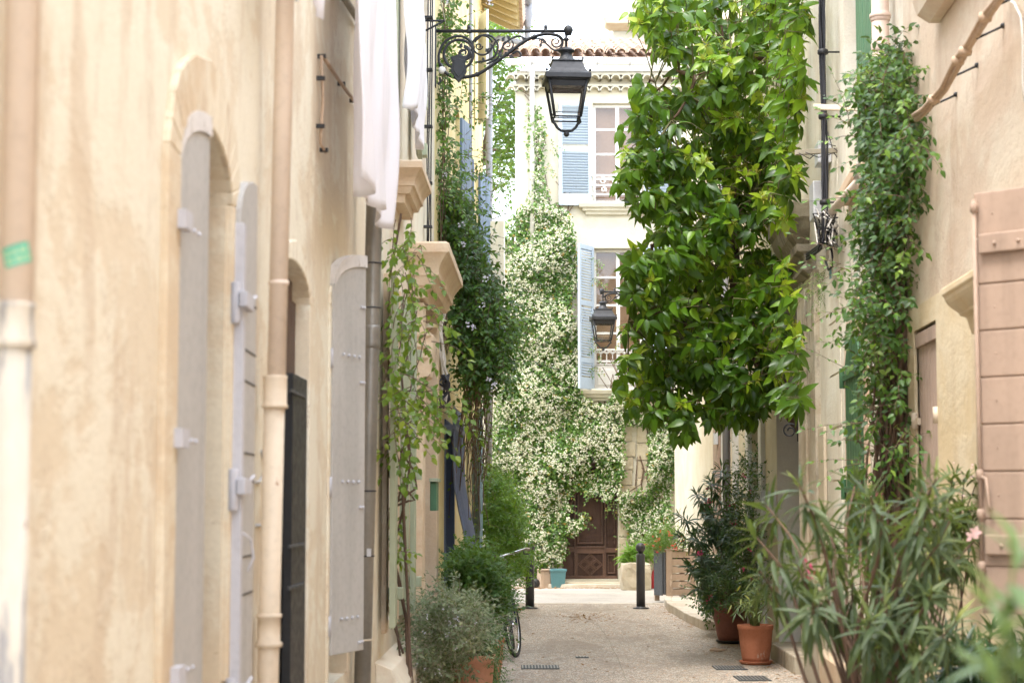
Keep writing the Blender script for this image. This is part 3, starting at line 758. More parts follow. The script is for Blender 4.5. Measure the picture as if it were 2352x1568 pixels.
# letterbox
s0,z0=onL(960,1175,.02); s1,z1=onL(968,1095,.02)
m=MB(); m.fbox(LW,14.45,14.75,.09,.14,zy(1172,14.5),zy(1106,14.5)); lb=m.build('letterbox',M['green2'],None,.004); tag(lb,'narrow green letterbox fixed to the cream house wall beside the yellow house','letterbox')
m=MB(); m.fbox(LW,14.42,14.78,.085,.155,zy(1106,14.5),zy(1098,14.5)); m.build('lid',M['pgreen'],lb,.003)
# cable bundle on the seam
cb=thing('cable_run','grey cable bundle drooping beside the stone door hood','cable',LW(15.9,0,2))
m=MB()
rg=random.Random(5)
for k in range(4):
    m.tube([LW(15.95+rg.uniform(-.03,.03),.10+rg.uniform(-.02,.03)+(.02*math.sin(i)),z) for i,z in enumerate(np.linspace(zy(930,15.9),zy(655,15.9),9))],.010,5)
m.build('cable',M['wcable'],cb)
m=MB()
for k in range(6):
    m.tube([LW(15.95+rg.uniform(-.05,.05),.10+rg.uniform(-.04,.07),z) for z in np.linspace(zy(935,15.9),zy(860,15.9),5)],.013,5)
m.build('junction',M['cable'],cb)
# ============================================================ HOUSE 3 (yellow, blue shutters, eave)
h3=thing('yellow_house','yellow plaster house with blue shutters and painted wooden eave, behind the ornate lantern bracket','house',LW(22,0,0))
w=MB(); E3=29.3; zE=9.62
wall(w,LW,16.35,E3,-.1,zE,[(18.15,20.1,[(zy(1345,19.2),zy(962,18.3),0)]),(20.2,21.2,[(3.6,6.1,0)]),(23.9,25.0,[(.05,2.6,0),(3.9,6.0,0)]),(26.2,27.1,[(3.9,zy(405,27.5),0)])],.22)
w.build('wall',M['l3'],h3)
b=MB(); b.fbox(LW,16.35,E3,-.95,-.9,-.1,zE-.02); b.fbox(LW,E3-.02,E3,-6,-.01,-.1,zE); b.build('inner_wall',M['l3'],h3)
wzb=zy(1345,19.2); wzt=zy(962,18.3)
m=MB(); m.fbox(LW,18.17,20.08,-.2,-.16,wzb+.01,wzt-.01); wi=m.build('window',M['navy'],h3)
m=MB(); m.fbox(LW,18.16,18.25,-.15,.012,wzb,wzt-.1); m.fbox(LW,20.0,20.09,-.15,.012,wzb,wzt-.1); m.fbox(LW,18.16,20.09,-.15,.014,wzt-.10,wzt-.005); m.build('window_frame',M['navy'],wi,.004)
m=MB(); m.fbox(LW,18.3,19.95,-.159,-.155,wzb+.1,wzt-.12); m.build('pane',M['interior'],wi)  # opaque panel, dark of the room painted on
# bulging grille
g=MB(); zt=wzt+.03; zb=wzb+.02
prof=[(.09,zt+.02),(.10,zt-.05),(.10,zt-.5),(.115,zt-.72),(.16,zt-.95),(.205,zt-1.15),(.225,zt-1.3),(.21,zt-1.45),(.15,zb+.06),(.09,zb)]
for i in range(19):
    s=18.12+i*.112
    g.tube([LW(s,o,z) for o,z in prof],.017,6)
    g.lathe(LW(s,.09,zt+.0),[(.011,0),(.013,.03),(.001,.1)],6)
grl=g.build('window_grille',M['bluegrey'],h3)
g=MB()
for (o,z) in ((.105,zt-.12),(.225,zt-1.3),(.10,zb+.03)): g.fbox(LW,18.08,20.2,o-.012,o+.012,z-.02,z+.02)
g.fbox(LW,18.04,18.075,.0,.11,zt-.14,zt-.1); g.fbox(LW,18.04,18.075,.0,.10,zb,zb+.04); g.build('grille_rail',M['bluegrey'],grl)
# sage-blue arched shutters beyond the grille
for (s,ds,nm) in ((23.85,-.5,'dusty blue arched leaf beside the bulging grille'),(25.05,.5,'dusty blue arched leaf furthest down the yellow wall')):
    h=Vector(LW(s,.05,0)); e=Vector(LW(s+ds,.16 if ds<0 else .1,0)); d=Vector((e.x-h.x,e.y-h.y)).normalized()
    mb=MB(); leafboard(mb,h,d,.55,.1,2.5,.28,.04); o=mb.build('shutter',M['tealsh'],h3,.004); o['label']=nm
# upper windows with tall blue leaf and casement
def frame_win(fr,parent,a,b_,zb,zt,mat,rev=.2,nx=2,nz=3,name='window',curt=None,fo=None):
    m=MB(); o0=-rev; o1=-rev+.05
    t=.055
    m.fbox(fr,a,a+t,o0,o1,zb,zt); m.fbox(fr,b_-t,b_,o0,o1,zb,zt); m.fbox(fr,a+t,b_-t,o0,o1,zb,zb+t); m.fbox(fr,a+t,b_-t,o0,o1,zt-t,zt)
    for i in range(1,nx): 
        x=a+(b_-a)*i/nx; m.fbox(fr,x-.035,x+.035,o0+.003,o1+.003,zb+t,zt-t)
    for k in range(1,nz):
        z=zb+(zt-zb)*k/nz
        for i in range(nx):
            xa=a+(b_-a)*i/nx+(.035 if i else t); xb=a+(b_-a)*(i+1)/nx-(.035 if i<nx-1 else t); m.fbox(fr,xa,xb,o0+.006,o1-.004,z-.02,z+.02)
    f=m.build(name,mat,parent,.003)
    m=MB(); m.add([fr(a+t,o0+.02,zb+t),fr(b_-t,o0+.02,zb+t),fr(b_-t,o0+.02,zt-t),fr(a+t,o0+.02,zt-t)],[(0,1,2,3)]); m.build('pane',M['glass'],f)
    m=MB(); m.fbox(fr,a,b_,o0-.25,o0-.2,zb,zt); m.build('window_backing',curt or M['interior'],f)  # by default a dark sheet painted as the unlit room, no cloth
    return f
frame_win(LW,h3,20.22,21.18,3.62,6.08,M['white'])
frame_win(LW,h3,23.92,24.98,3.92,5.98,M['white']); frame_win(LW,h3,26.22,27.08,3.92,zy(405,27.5)-.02,M['white'])
m=MB(); m.fbox(LW,23.92,24.98,-.2,-.15,.06,2.58); m.build('door',M['navy'],h3)
zu0=zy(520,19); zu1=zy(210,19)
l,h,d=plank_leaf(h3,21.25,.03,.5,.09,.50,3.6,6.1,M['blue'],'tall faded blue leaf beside the vine')
l,h,d=plank_leaf(h3,23.86,.04,-.5,.01,.5,3.9,6.0,M['blue'],'blue leaf standing off the wall below the eave')
l,h,d=plank_leaf(h3,27.15,.04,.5,.14,.5,3.9,zy(405,27.5),M['blue'],'dull blue upper leaf near the grey downpipe')
l,h,d=plank_leaf(h3,26.0,.04,-.5,.14,.5,zy(270,25.5),zy(20,25.5),M['offwhite'],'white boarded leaf just below the eave')
# standing-out white boarded leaf
hs=22.6
l,h,d=plank_leaf(h3,28.3,.02,-.2,.36,.40,zy(735,28),zy(503,28),M['offwhite'],'white boarded panel standing out from the wall',n=5,name='boarded_panel')
# thin blue frame strips & small pipe
m=MB(); m.tube([LW(22.9,.06,2.4),LW(22.9,.06,9.3)],.022,8); m.build('thin_pipe',M['greypipe'],h3)
# main downpipe with collars
sD=29.05
m=MB(); m.tube([LW(sD,.11,.0),LW(sD,.11,zy(100,sD)),],.055,14); dp=m.build('downpipe',M['greypipe'],h3); dp['label']='grey downpipe at the far end of the yellow house'
m=MB()
for py in (235,455,780,1010): 
    z=zy(py,sD); m.lathe(LW(sD,.11,z),[(.056,-.04),(.064,-.035),(.064,-.02),(.058,-.015),(.058,.015),(.064,.02),(.064,.035),(.056,.04)],14)
m.build('pipe_collar',M['greypipe'],dp)
# eave: sloping boarded slab
zw=zy(28,E3); zo=zy(66,E3); oE=xy(1194,62,E3)-(-.99+.0176*E3)
ev=MB()
def eave(s0,s1,o0,o1,dz0,dz1,mb):
    q=[(s,o,zw+(zo-zw)*(o/oE)+dz) for dz in (dz0,dz1) for o in (o0,o1) for s in (s0,s1)]
    mb.add([LW(*p) for p in q],[(0,1,3,2),(4,6,7,5),(0,4,5,1),(2,3,7,6),(0,2,6,4),(1,5,7,3)])
eave(16.35,E3+.15,-.05,oE,.035,.06,ev); e_=ev.build('eave',M['eaveb'],h3)
ev=MB(); s=16.4
while s<E3+.1:
    eave(s,s+.07,-.05,oE-.03,-.05,.035,ev); s+=.42
eave(E3+.12,E3+.15,-.05,oE,-.06,.034,ev)
ev.build('rafter',M['eaveb'],e_,.003)
r=MB(); eave(16.3,E3+.2,-6,oE+.05,.062,.14,r); 
r2=MB()
k=16.3
while k<E3+.2:
    q=[LW(k+.1,o,zw+(zo-zw)*(o/oE)+.14) for o in (-6,oE+.06)]; r2.tube(q,.085,8); k+=.2
r.build('roof',M['tile'],h3); r2.build('roof_tiles',M['tile'],h3)
# gutter end and swan-neck
gx=LW(E3+.12,oE+.12,0)
zg=zy(30,E3)
m=MB(); m.tube([(gx[0]-0,16.4,zg+.22),(gx[0],E3+.25,zg+.22)],.085,12); m.lathe((gx[0]+.01,E3+.15,zg-.24),[(.05,0),(.055,.05),(.085,.25),(.085,.5)],14)
gt=m.build('gutter',M['greypipe'],h3)
pp=LW(sD,.11,zy(105,sD)); m=MB(); m.tube([(gx[0]+.01,E3+.15,zg-.22),(gx[0]+.0,E3+.13,zg-.38),(gx[0]-.08,E3+.1,zg-.47),(pp[0]+.15,pp[1],pp[2]+.12),(pp[0],pp[1],pp[2]-.02)],.045,12); m.build('swan_neck',M['greypipe'],gt)
# black cables on seam of house 2/3
cb=thing('black_cables','black cables running down the house seam behind the left lantern bracket','cable',LW(16.3,0,3))
m=MB(); rg=random.Random(3)
for k in range(3):
    o=.03+.014*k; m.tube([LW(14.9+.02*k+rg.uniform(-.01,.01),o+rg.uniform(-.006,.006),z) for z in np.linspace(zy(560,14.9),7.2,10)],.006,5)
m.build('cable',M['cable'],cb)
m=MB()
for py in (40,160,290,420,520):
    z=zy(py,14.9); m.fbox(LW,14.88,14.96,0,.07,z-.008,z+.008)
m.build('clip',M['blackm'],cb)
# ============================================================ RIGHT HOUSE 1 (rose beige)
r1=thing('rose_house','rose beige plaster house with brown boarded shutters, filling the right edge','house',RW(9,0,0))
ZR=5.6
w=MB(); wz0=zy(1110,10.3)
sb0,sb1=9.93,10.66
wall(w,RW,-1.5,10.93,-.1,ZR,[(sb0,sb1,[(.75,zy(752,10.4),0)]),(6.55,8.4,[(.6,2.25,0)])],.22)
w.build('wall',M['r1'],r1)
b=MB(); b.fbox(RW,-1.5,10.92,-6,-.6,ZR-.1,ZR-.01); b.fbox(RW,-1.5,10.92,-.95,-.9,-.1,ZR-.1); b.fbox(RW,-1.53,-1.5,-6,0,-.1,ZR); b.build('inner_wall',M['interior'],r1)
r=MB(); r.fbox(RW,-1.7,11.0,-6,.35,ZR,ZR+.15); r.build('roof',M['tile'],r1)
# pale ochre surround band round both openings
so=.018
zo1=zy(690,10.6)
m=MB()
zt_small=zy(752,10.4)
for (a,b_,z0,z1) in ((sb1,10.9,.02,2.72),(8.42,sb0,.02,2.72),(sb0,sb1,zt_small,2.72),(sb0,sb1,.02,.75)): m.fbox(RW,a,b_,-.01,so,z0,z1)
m.build('surround',M['r1o'],r1)
m=MB(); m.fbox(RW,8.43,8.58,.0,.035,.02,2.28); m.build('pilaster',M['r1o'],r1,.012)
# closed brown boards in the small opening
for (a,b_) in ((sb0+.01,(sb0+sb1)/2-.003),((sb0+sb1)/2+.003,sb1-.01)):
    m=MB(); n=4
    for i in range(n): m.fbox(RW,a+(b_-a)*i/n+.003,a+(b_-a)*(i+1)/n-.003,-.04,-.008,.76,zt_small-.012)
    m.fbox(RW,a+.01,b_-.01,-.036,-.012,.77,zt_small-.02)
    m.fbox(RW,a,b_,-.008,.012,zt_small-.10,zt_small-.02)
    o=m.build('shutter',M['brownw'],r1,.003)
    m=MB(); s=a if a<10 else b_
    for z in (1.45,2.02): m.tube([RW(s,.02,z),RW(s,.02,z+.09)],.022,8); m.fbox(RW,s-.05,s+.05,-.006,.014,z+.02,z+.06)
    m.build('hinge',M['creampipe'],o)
# hood over the large window with scroll corbel
zH=zy(661,8.65)
m=MB(); rings=[(zH-.30,0,-.02),(zH-.30,.05,-.1),(zH-.24,.07,-.06),(zH-.23,.10,-.04),(zH-.15,.12,-.02),(zH-.14,.15,0)]
for i in range(6):
    t=i/5; rings.append((zH-.13+.08*t,.15+.06*math.sin(t*PI/2),0+.05*math.sin(t*PI/2)))
rings += [(zH-.04,.22,.06),(zH-.008,.22,.06),(zH,.20,.05)]
m.loft(RW,6.4,8.58,rings); m.build('window_hood',M['r1o'],r1,.005)
m=MB(); m.lathe(Vector(RW(8.35,.0,zH-.47)),[(.001,-.0),(.09,0.0),(.12,.05),(.13,.1),(.10,.16),(.07,.2)],16); m.build('corbel',M['r1o'],r1)
frame_win(RW,r1,6.57,8.38,.62,2.23,M['brownw'],nx=4,nz=4)
# upper sill stub at top
s_,z_=onR(3710/1.7415+40,30,.0)
m=MB(); zz=zy(42,9.6); m.loft(RW,8.3,9.75,[(zz,.06,-.03),(zz+.05,.12,0),(zz+.13,.14,.02),(zz+.22,.14,.02)]); m.build('sill',M['r1'],r1,.012)
# big shutter leaf, ajar at 45 degrees, horizontal boards, with espagnolette rod
hs=6.56; h=Vector(RW(hs,.015,0)); d=Vector((-1,1)).normalized(); W_=.50
zb=zy(1408,6.92); zt=zy(446,6.92)
m=MB(); nb=9
for i in range(nb): m.slab((h.x,h.y),d,0,W_,0,.035,zb+(zt-zb)*i/nb+.003,zb+(zt-zb)*(i+1)/nb-.003)
m.slab((h.x,h.y),d,.01,W_-.01,.008,.027,zb+.01,zt-.01)
big=m.build('shutter',M['brownp'],r1,.004); big['label']='large rose brown leaf swung half open at the right edge'
m=MB()
for z in (zt-.24,zb+.22): m.slab((h.x,h.y),d,0,W_-.03,.0355,.060,z,z+.075)
o=m.build('ledge',M['brownp'],big,.006)
m=MB()
for z in (zt-.205,zb+.255):
    for x in (.1,.2,.3,.4):
        q=Vector((h.x,h.y))+d*x+Vector((-d.y,d.x))*.062; m.ball((q.x,q.y,z),.008,6)
for i in range(nb):
    for x in (.12,.42):
        q=Vector((h.x,h.y))+d*x+Vector((-d.y,d.x))*.0355; m.ball((q.x,q.y,zb+(zt-zb)*(i+.5)/nb),.0035,5)
m.build('nail',M['brownp'],big)
m=MB(); q=Vector((h.x,h.y))+d*(W_-.012)+Vector((-d.y,d.x))*.052
m.tube([(q.x,q.y,zb+.04),(q.x,q.y,zt-.03)],.0085,8)
for py in (480,1090,1180,1300): m.lathe((q.x,q.y,zy(py,6.9)-.02),[(.008,0),(.015,.004),(.015,.034),(.008,.04)],10)
k=Vector((-d.y,d.x))
m.tube([(q.x,q.y,zy(1092,6.9)),(q.x+k.x*.0-d.x*.02,q.y+k.y*.05,zy(1100,6.9)),(q.x-d.x*.03,q.y+k.y*.05,zy(1160,6.9)),(q.x-d.x*.045,q.y+k.y*.05,zy(1172,6.9))],.007,8)
m.build('closing_rod',M['brownp'],big)
# lagged pipe bundle with stand-off brackets
lp=thing('lagged_pipe','tan lagged pipe bundle slanting up the rose wall on stand-off pins','pipe',RW(9.5,0,4))
m=MB(); rg=random.Random(9)
P2=[(2104,272),(2130,250),(2170,205),(2205,140),(2232,100),(2262,45),(2300,0),(2340,-50)]
for k,(do,dz) in enumerate(((0,0),(.02,.010),(-.008,.022))):
    pts=[]
    for x,y in P2:
        s,z=onR(x,y,.12); pts.append(RW(s+rg.uniform(-.02,.02),.12+do+rg.uniform(-.006,.006),z+dz+rg.uniform(-.008,.008)))
    m.tube(pts,.012 if k else .016,8)
m.build('pipe_run',M['lag'],lp)
m=MB()
for x,y in ((2150,228),(2205,140),(2222,118),(2268,40)):
    s,z=onR(x,y,.12); m.lathe(RW(s,.13,z),[(.028,-.02),(.034,0),(.028,.02)],10)
m.build('tie_wrap',M['lag'],lp)
m=MB()
for x,y in ((2140,245),(2185,180),(2240,92),(2290,15)):
    s,z=onR(x,y,.12); m.tube([RW(s-.02,.12,z),RW(s-.06,.0,z+.05)],.006,5); m.ball(RW(s-.06,.004,z+.05),.014,6)
m.build('pin',M['blackm'],lp)
wc=MB(); pts=[onR(x,y,.02) for x,y in ((2305,-5),(2330,8),(2345,40),(2349,82),(2350,200),(2353,235))]
wc.tube([RW(s,.02,z) for s,z in pts],.006,6); tag(wc.build('white_cable',M['wcable'],None),'thin white cable hanging at the top right corner','cable')
# ============================================================ RIGHT HOUSE 2 (cream, bottle green shutters)
r2=thing('cream_house','cream limewashed house with peeling bottle green arched shutters, behind the right hand vine','house',RW(13,0,0))
w=MB(); Z_=6.9
gz0=zy(1275,13.5); gz1=zy(835,13.5); grise=zy(772,13.5)-gz1
GA,GB=12.87,13.67
wall(w,RW,10.93,16.75,-.1,Z_,[(GA,GB,[(gz0,gz1,grise),(zy(383,12.9),6.2,0)])],.2)
w.build('wall',M['r2'],r2)
b=MB(); b.fbox(RW,10.95,16.7,-.95,-.9,-.1,Z_-.02); b.fbox(RW,10.95,16.7,-6,-.9,Z_-.1,Z_-.01); b.build('inner_wall',M['interior'],r2)
r=MB(); r.fbox(RW,11.0,16.9,-6,.35,Z_,Z_+.15); r.build('roof',M['tile'],r2)
m=MB(); rim(m,RW,GA,GB,gz0,gz1,grise,.22,.012,rr=grise+.28,seed=5); m.build('painted_surround',M['r2p'],r2)
m=MB()
for i in range(2):
    a=GA+(GB-GA)*i/2+.004; b_=GA+(GB-GA)*(i+1)/2-.004
    for j in range(3):
        x0=a+(b_-a)*j/3+.002; x1=a+(b_-a)*(j+1)/3-.002
        def zt_at(x): 
            t=(x-GA)/(GB-GA)*2-1; return gz1-.02+grise*math.sqrt(max(0,1-t*t))*1.0
        m.add([RW(x0,.0,gz0+.01),RW(x1,.0,gz0+.01),RW(x1,.0,zt_at(x1)),RW(x0,.0,zt_at(x0)),RW(x0,.035,gz0+.01),RW(x1,.035,gz0+.01),RW(x1,.035,zt_at(x1)),RW(x0,.035,zt_at(x0))],[(0,1,2,3),(4,5,6,7),(0,1,5,4),(1,2,6,5),(2,3,7,6),(3,0,4,7)])
sh=m.build('shutter',M['green'],r2,.004); sh['label']='peeling bottle green arched shutters, closed'
m=MB()
for z in (gz1-.12,gz1-.95): m.fbox(RW,GA-.06,GB+.06,.036,.05,z,z+.045); m.tube([RW(GB+.05,.05,z-.05),RW(GB+.05,.05,z+.1)],.022,8)
m.build('hinge',M['green'],sh,.003)
uz0=zy(383,12.9)
for (a,b_) in ((11.92,12.26),(12.28,12.62)):
    m=MB()
    for j in range(4): m.fbox(RW,a+(b_-a)*j/4+.003,a+(b_-a)*(j+1)/4-.003,.02,.055,uz0,6.2)
    m.fbox(RW,a+.01,b_-.01,.025,.05,uz0+.01,6.19)
    m.fbox(RW,a+.0,b_,.056,.075,uz0+.2,uz0+.28); m.build('shutter',M['green2'],r2,.003)
m=MB(); m.fbox(RW,GA+.01,GB-.01,-.19,-.17,uz0,6.2); m.build('pane',M['interior'],r2)  # opaque panel coloured dark in place of an unlit room
# sloping stone string under upper window / corner moulding
m=MB(); zz=zy(640,14.3); 
m=MB(); zz=zy(780,12.5); m.loft(RW,12.9,14.6,[(zy(800,14.6)-1.9,.0,0),(zy(800,14.6)-1.88,.02,0),(zy(800,14.6)-1.80,.02,0)]); 
# blocks: coursing lines (v-joints) as shallow proud stones
m=MB(); rg=random.Random(4)
for k in range(9):
    z=.5+k*.42; m.fbox(RW,14.15+.0*k,14.85,-.001,.006+.002*rg.random(),z+.006,z+.41)
m.build('ashlar_block',M['r2'],r2,.003)
# pinkish clay pipe with vine
sP=11.25
m=MB(); m.tube([RW(sP,.09,.0),RW(sP,.09,6.7)],.055,16); pk=m.build('drainpipe',M['pinkpipe'],r2)
m=MB()
for py in (40,110): m.lathe(RW(sP,.09,zy(py,sP)),[(.056,-.03),(.062,-.02),(.062,.02),(.056,.03)],16)
m.lathe(RW(sP,.09,zy(38,sP)),[(.063,-.012),(.068,-.01),(.068,.01),(.063,.012)],16); m.build('pipe_collar',M['pinkpipe'],pk)
# lower panels
m=MB(); m.fbox(RW,15.15,15.9,.003,.03,zy(1205,15.3),zy(1010,15.4)+.1); pn=m.build('meter_cover',M['boxbeige'],r2,.004)
for (a,b_,y0,y1,nm) in ((15.1,15.5,1275,1245,'vent'),(12.55,12.8,1290,1262,'vent')):
    m=MB(); z0=zy(y0,a); z1=zy(y1,a); m.fbox(RW,a,b_,-.01,.012,z0,z1)
    for k in range(4): m.fbox(RW,a+.02,b_-.02,.012,.018,z0+(z1-z0)*(k+.2)/4,z0+(z1-z0)*(k+.5)/4)
    m.build('vent',M['boxbeige'],r2)
m=MB(); m.loft(RW,10.95,16.7,[(0,.04,0),(zy(1500,15.5),.05,0),(zy(1490,15.5),.0,0)]); m.build('plinth',M['mould'],r2,.006)
# ---------------- portal pilaster with hood (house 3 right)
r3=thing('portal_house','warm white house with weathered stone portal and grey meter box, behind the leafy tree','house',R3(20,0,0))
w=MB(); E=33.2; Z3=6.6
wall(w,R3,16.75,E,-.1,Z3+1.2,[(17.15,18.9,[(.02,zy(700,17.6),.42)]),(20.1,21.1,[(.12,2.7,0)]),(22.8,23.9,[(.12,2.75,0)])],.35)
w.build('wall',M['r3'],r3)
b=MB(); b.fbox(R3,16.76,E,-1.15,-1.1,-.1,Z3+1.1); b.fbox(R3,16.76,E,-6,.0-.01,Z3+1.1,Z3+1.19); b.fbox(R3,E-.03,E,-6,-.01,-.1,Z3+1.1); b.build('inner_wall',M['r3'],r3)
m=MB(); m.fbox(R3,18.885,18.897,-.345,-.002,.03,zy(700,17.6)+.1); m.build('door_reveal',M['rev'],r3)
m=MB(); m.fbox(R3,17.16,18.88,-.36,-.35,.03,3.9); m.build('door',M['doorw'],r3)
# pilaster
m=MB(); pz=zy(640,16.2)
m.fbox(RW,15.55,16.74,-.01,.05,.0,pz); m.build('pilaster',M['wstone'],r3,.01)
m=MB(); m.fbox(RW,16.1,16.72,.048,.075,.35,pz-.1); m.build('pilaster_panel',M['wstone'],r3,.01)
m=MB(); m.loft(RW,15.75,16.7,[(pz-.02,.06,.0),(pz+.02,.12,.03),(pz+.06,.12,.03),(pz+.08,.09,.01),(pz+.16,.11,.02),(pz+.18,.17,.05),(pz+.24,.18,.06)]); m.build('capital',M['dstone'],r3,.005)
# stone slab / balcony
bz=zy(560,17.5)
m=MB(); m.loft(RW,16.2,17.7,[(bz-.22,.05,-.1),(bz-.2,.10,-.08),(bz-.1,.17,-.04),(bz-.05,.19,0),(bz+.02,.21,.02),(bz+.06,.24,.04),(bz+.2,.24,.04),(bz+.22,.22,.02)]); m.build('balcony_slab',M['dstone'],r3,.01)
m=MB(); m.loft(RW,16.35,16.6,[(bz-.7,.02,0),(bz-.6,.06,0),(bz-.35,.09,0),(bz-.22,.14,.0)]); m.build('corbel',M['dstone'],r3,.01)
# door surrounds further along
m=MB()
for (a,b_,z1) in ((19.85,20.1,2.95),(21.1,21.35,2.95),(22.5,22.8,3.0),(23.9,24.2,3.0)): m.fbox(R3,a,b_,-.01,.05,.0,z1)
m.build('door_surround',M['white'],r3,.006)
m=MB(); m.fbox(R3,20.12,21.08,-.2,-.16,.12,2.68); m.build('door',M['brownw'],r3,.004)
m=MB(); m.fbox(R3,22.82,23.88,-.2,-.16,.12,2.73); m.build('door',M['brownp'],r3,.004)
# brown leaf standing open
m=MB(); h=Vector(R3(24.25,.03,0)); m.slab((h.x,h.y),(-.9,-.25),0,.035,0,.5,.35,2.9)
m=MB(); m.fbox(R3,24.3,24.95,.04,.085,.9,2.95); lf=m.build('shutter',M['brownp'],r3,.004); lf['label']='rose brown leaf above the oleander pots'
m=MB(); m.fbox(R3,24.28,24.4,.08,.13,2.35,2.5); m.build('hinge',M['greyplastic'],lf)
m=MB(); m.tube([R3(23.0,.1,.1),R3(23.0,.1,6.4)],.05,12); m.build('drainpipe',M['greypipe'],r3)
m=MB(); m.fbox(R3,18.95,19.55,.0,.16,zy(1200,19.2),zy(1127,19.2)); mb_=m.build('meter_box',M['greyplastic'],r3,.006)
m=MB(); m.fbox(R3,18.97,19.53,.16,.166,zy(1198,19.2),zy(1162,19.2)); m.build('meter_box_door',M['greyplastic'],mb_,.003)
m=MB(); m.fbox(R3,17.15,18.9,-.3,.09,-.02,.17); m.build('doorstep',M['wstone'],r3,.015)
m=MB(); 
def scroll(c,r0,r1,turns,n=40,ph=0,fl=1):
    return [(c[0]+fl*(r0+(r1-r0)*i/n)*math.cos(ph+2*PI*turns*i/n), c[1]+(r0+(r1-r0)*i/n)*math.sin(ph+2*PI*turns*i/n)) for i in range(n+1)]
c=onR3(1850,955,.02)
for (cx,cy) in ((0,.12),(0,-.12)):
    m.tube([R3(17.05-cx*0+a*.3,.05+a,c[1]+cy+b_) for a,b_ in scroll((.06,0),.02,.07,1.4)],.008,6)
m.tube([R3(17.05,.04,c[1]+.22),R3(17.05,.04,c[1]-.22)],.008,6); tag(m.build('iron_scroll',M['iron'],None),'small black wrought iron scroll bracket beside the white door reveal','bracket')
# ---------------- cables, boxes and drying bars by the green shutters
cb=thing('black_cable_bundle','thick bundle of black cables hanging beside the tree, right of its crown','cable',RW(15.2,.1,4))
m=MB(); rg=random.Random(12)
for k in range(8):
    a=rg.uniform(-.022,.022); b_=rg.uniform(-.022,.022)
    m.tube([RW(13.95+a+.01*math.sin(i*1.3+k),.13+b_+.008*math.sin(i+k*2),z) for i,z in enumerate(np.linspace(zy(560,13.9),6.8,14))],.0085,6)
m.build('cable',M['cable'],cb)
m=MB()
for py in (120,268,465):
    z=zy(py,13.95); m.lathe(RW(13.95,.13,z),[(.036,-.02),(.042,-.014),(.042,.014),(.036,.02)],10); m.tube([RW(13.95,.13,z),RW(13.95,0,z)],.008,5)
m.build('cable_tie',M['blackm'],cb)
cb2=thing('cable_tangle','tangle of thin white and black cables under the grey louvred box','cable',RW(15,.1,3.4))
for (mat,nn,sd) in ((M['wcable'],14,1),(M['cable'],10,2)):
    m=MB(); rg=random.Random(sd)
    for k in range(nn):
        p=[]
        for i in range(7):
            x=rg.uniform(1884,1912); y=rg.uniform(480,575); q=onR(x,y,.1); p.append(RW(q[0]+rg.uniform(-.06,.06),rg.uniform(.04,.16),q[1]))
        m.tube(p,.006,4)
    if mat==M['cable']:
        for dy in (0,6,-5):
            m.tube([RW(*(lambda q:(q[0],.08,q[1]))(onR(x,y+dy,.08))) for x,y in ((1905,545),(1880,570),(1850,592),(1815,625))],.014,6)
        m.tube([RW(*(lambda q:(q[0],.06,q[1]))(onR(x,y,.06))) for x,y in ((1908,560),(1912,590),(1912,612),(1903,620),(1893,590))],.009,6)
    m.build('cable',mat,cb2)
m=MB(); q=onR(1909,622,.05); m.fbox(RW,q[0]-.03,q[0]+.05,.05,.06,q[1]-.06,q[1]+.02); m.build('cable_tag',M['teal'],cb2)
m=MB(); 
for k in range(2):
    m.tube([RW(14.72-.06*k,.03,z) for z in (zy(600,14.8),5,6.8)],.009,6)
tag(m.build('wall_cables',M['wcable'],None),'pair of thin pale cables clipped to the cream wall, right of the black bundle','cable')
def louvrebox(y0,y1,s0,s1,o,label,nl):
    z0=zy(y0,(s0+s1)/2); z1=zy(y1,(s0+s1)/2); m=MB(); m.fbox(RW,s0,s1,.0,o,z0,z1); b=m.build('junction_box',M['greyplastic'],None,.008); tag(b,label,'junction box',None)
    m=MB()
    for k in range(nl): m.fbox(RW,s0-.004,s0+.03,.02,o-.01,z0+(z1-z0)*(k+.3)/nl,z0+(z1-z0)*(k+.7)/nl)
    m.build('louvre',M['greyplastic'],b)
louvrebox(505,422,14.75,15.05,.13,'light grey louvred box on the cream wall beside the black cable bundle',12)
louvrebox(380,330,14.55,14.8,.11,'smaller light grey box just above the louvred one, behind the drying bar',4)
# conduit pipe (cream) slanting
q1=onR(1975,415,.08); q2=onR(1912,485,.08); m=MB(); m.tube([RW(q1[0],.08,q1[1]),RW(q2[0],.08,q2[1])],.035,12); cd=m.build('conduit',M['tanpipe'],None); tag(cd,'short slanting tan conduit with cables coming out of it, left of the vine','pipe')
m=MB()
for k in range(4): m.tube([RW(q1[0]+.02*k-.02,.08+.01*k,q1[1]-.01+.01*k),RW(q1[0]-.15-.05*k,.12,q1[1]+.03+.02*k),RW(q1[0]-.4,.15,q1[1]+.05)],.009,5)
m.build('cable_end',M['wcable'],cd)
m=MB(); q1=onR(1962,372,.1); q2=onR(1918,450,.1); m.prism([RW(q1[0],.0,q1[1]),RW(q2[0],.0,q2[1]),RW(q2[0],.0,q2[1]-.08),RW(q1[0],.0,q1[1]-.08)],(-.1,0,0)); tag(m.build('stone_ledge',M['mould'],None,.01),'slanting pinkish stone ledge on the cream wall behind the drying bar','ledge')
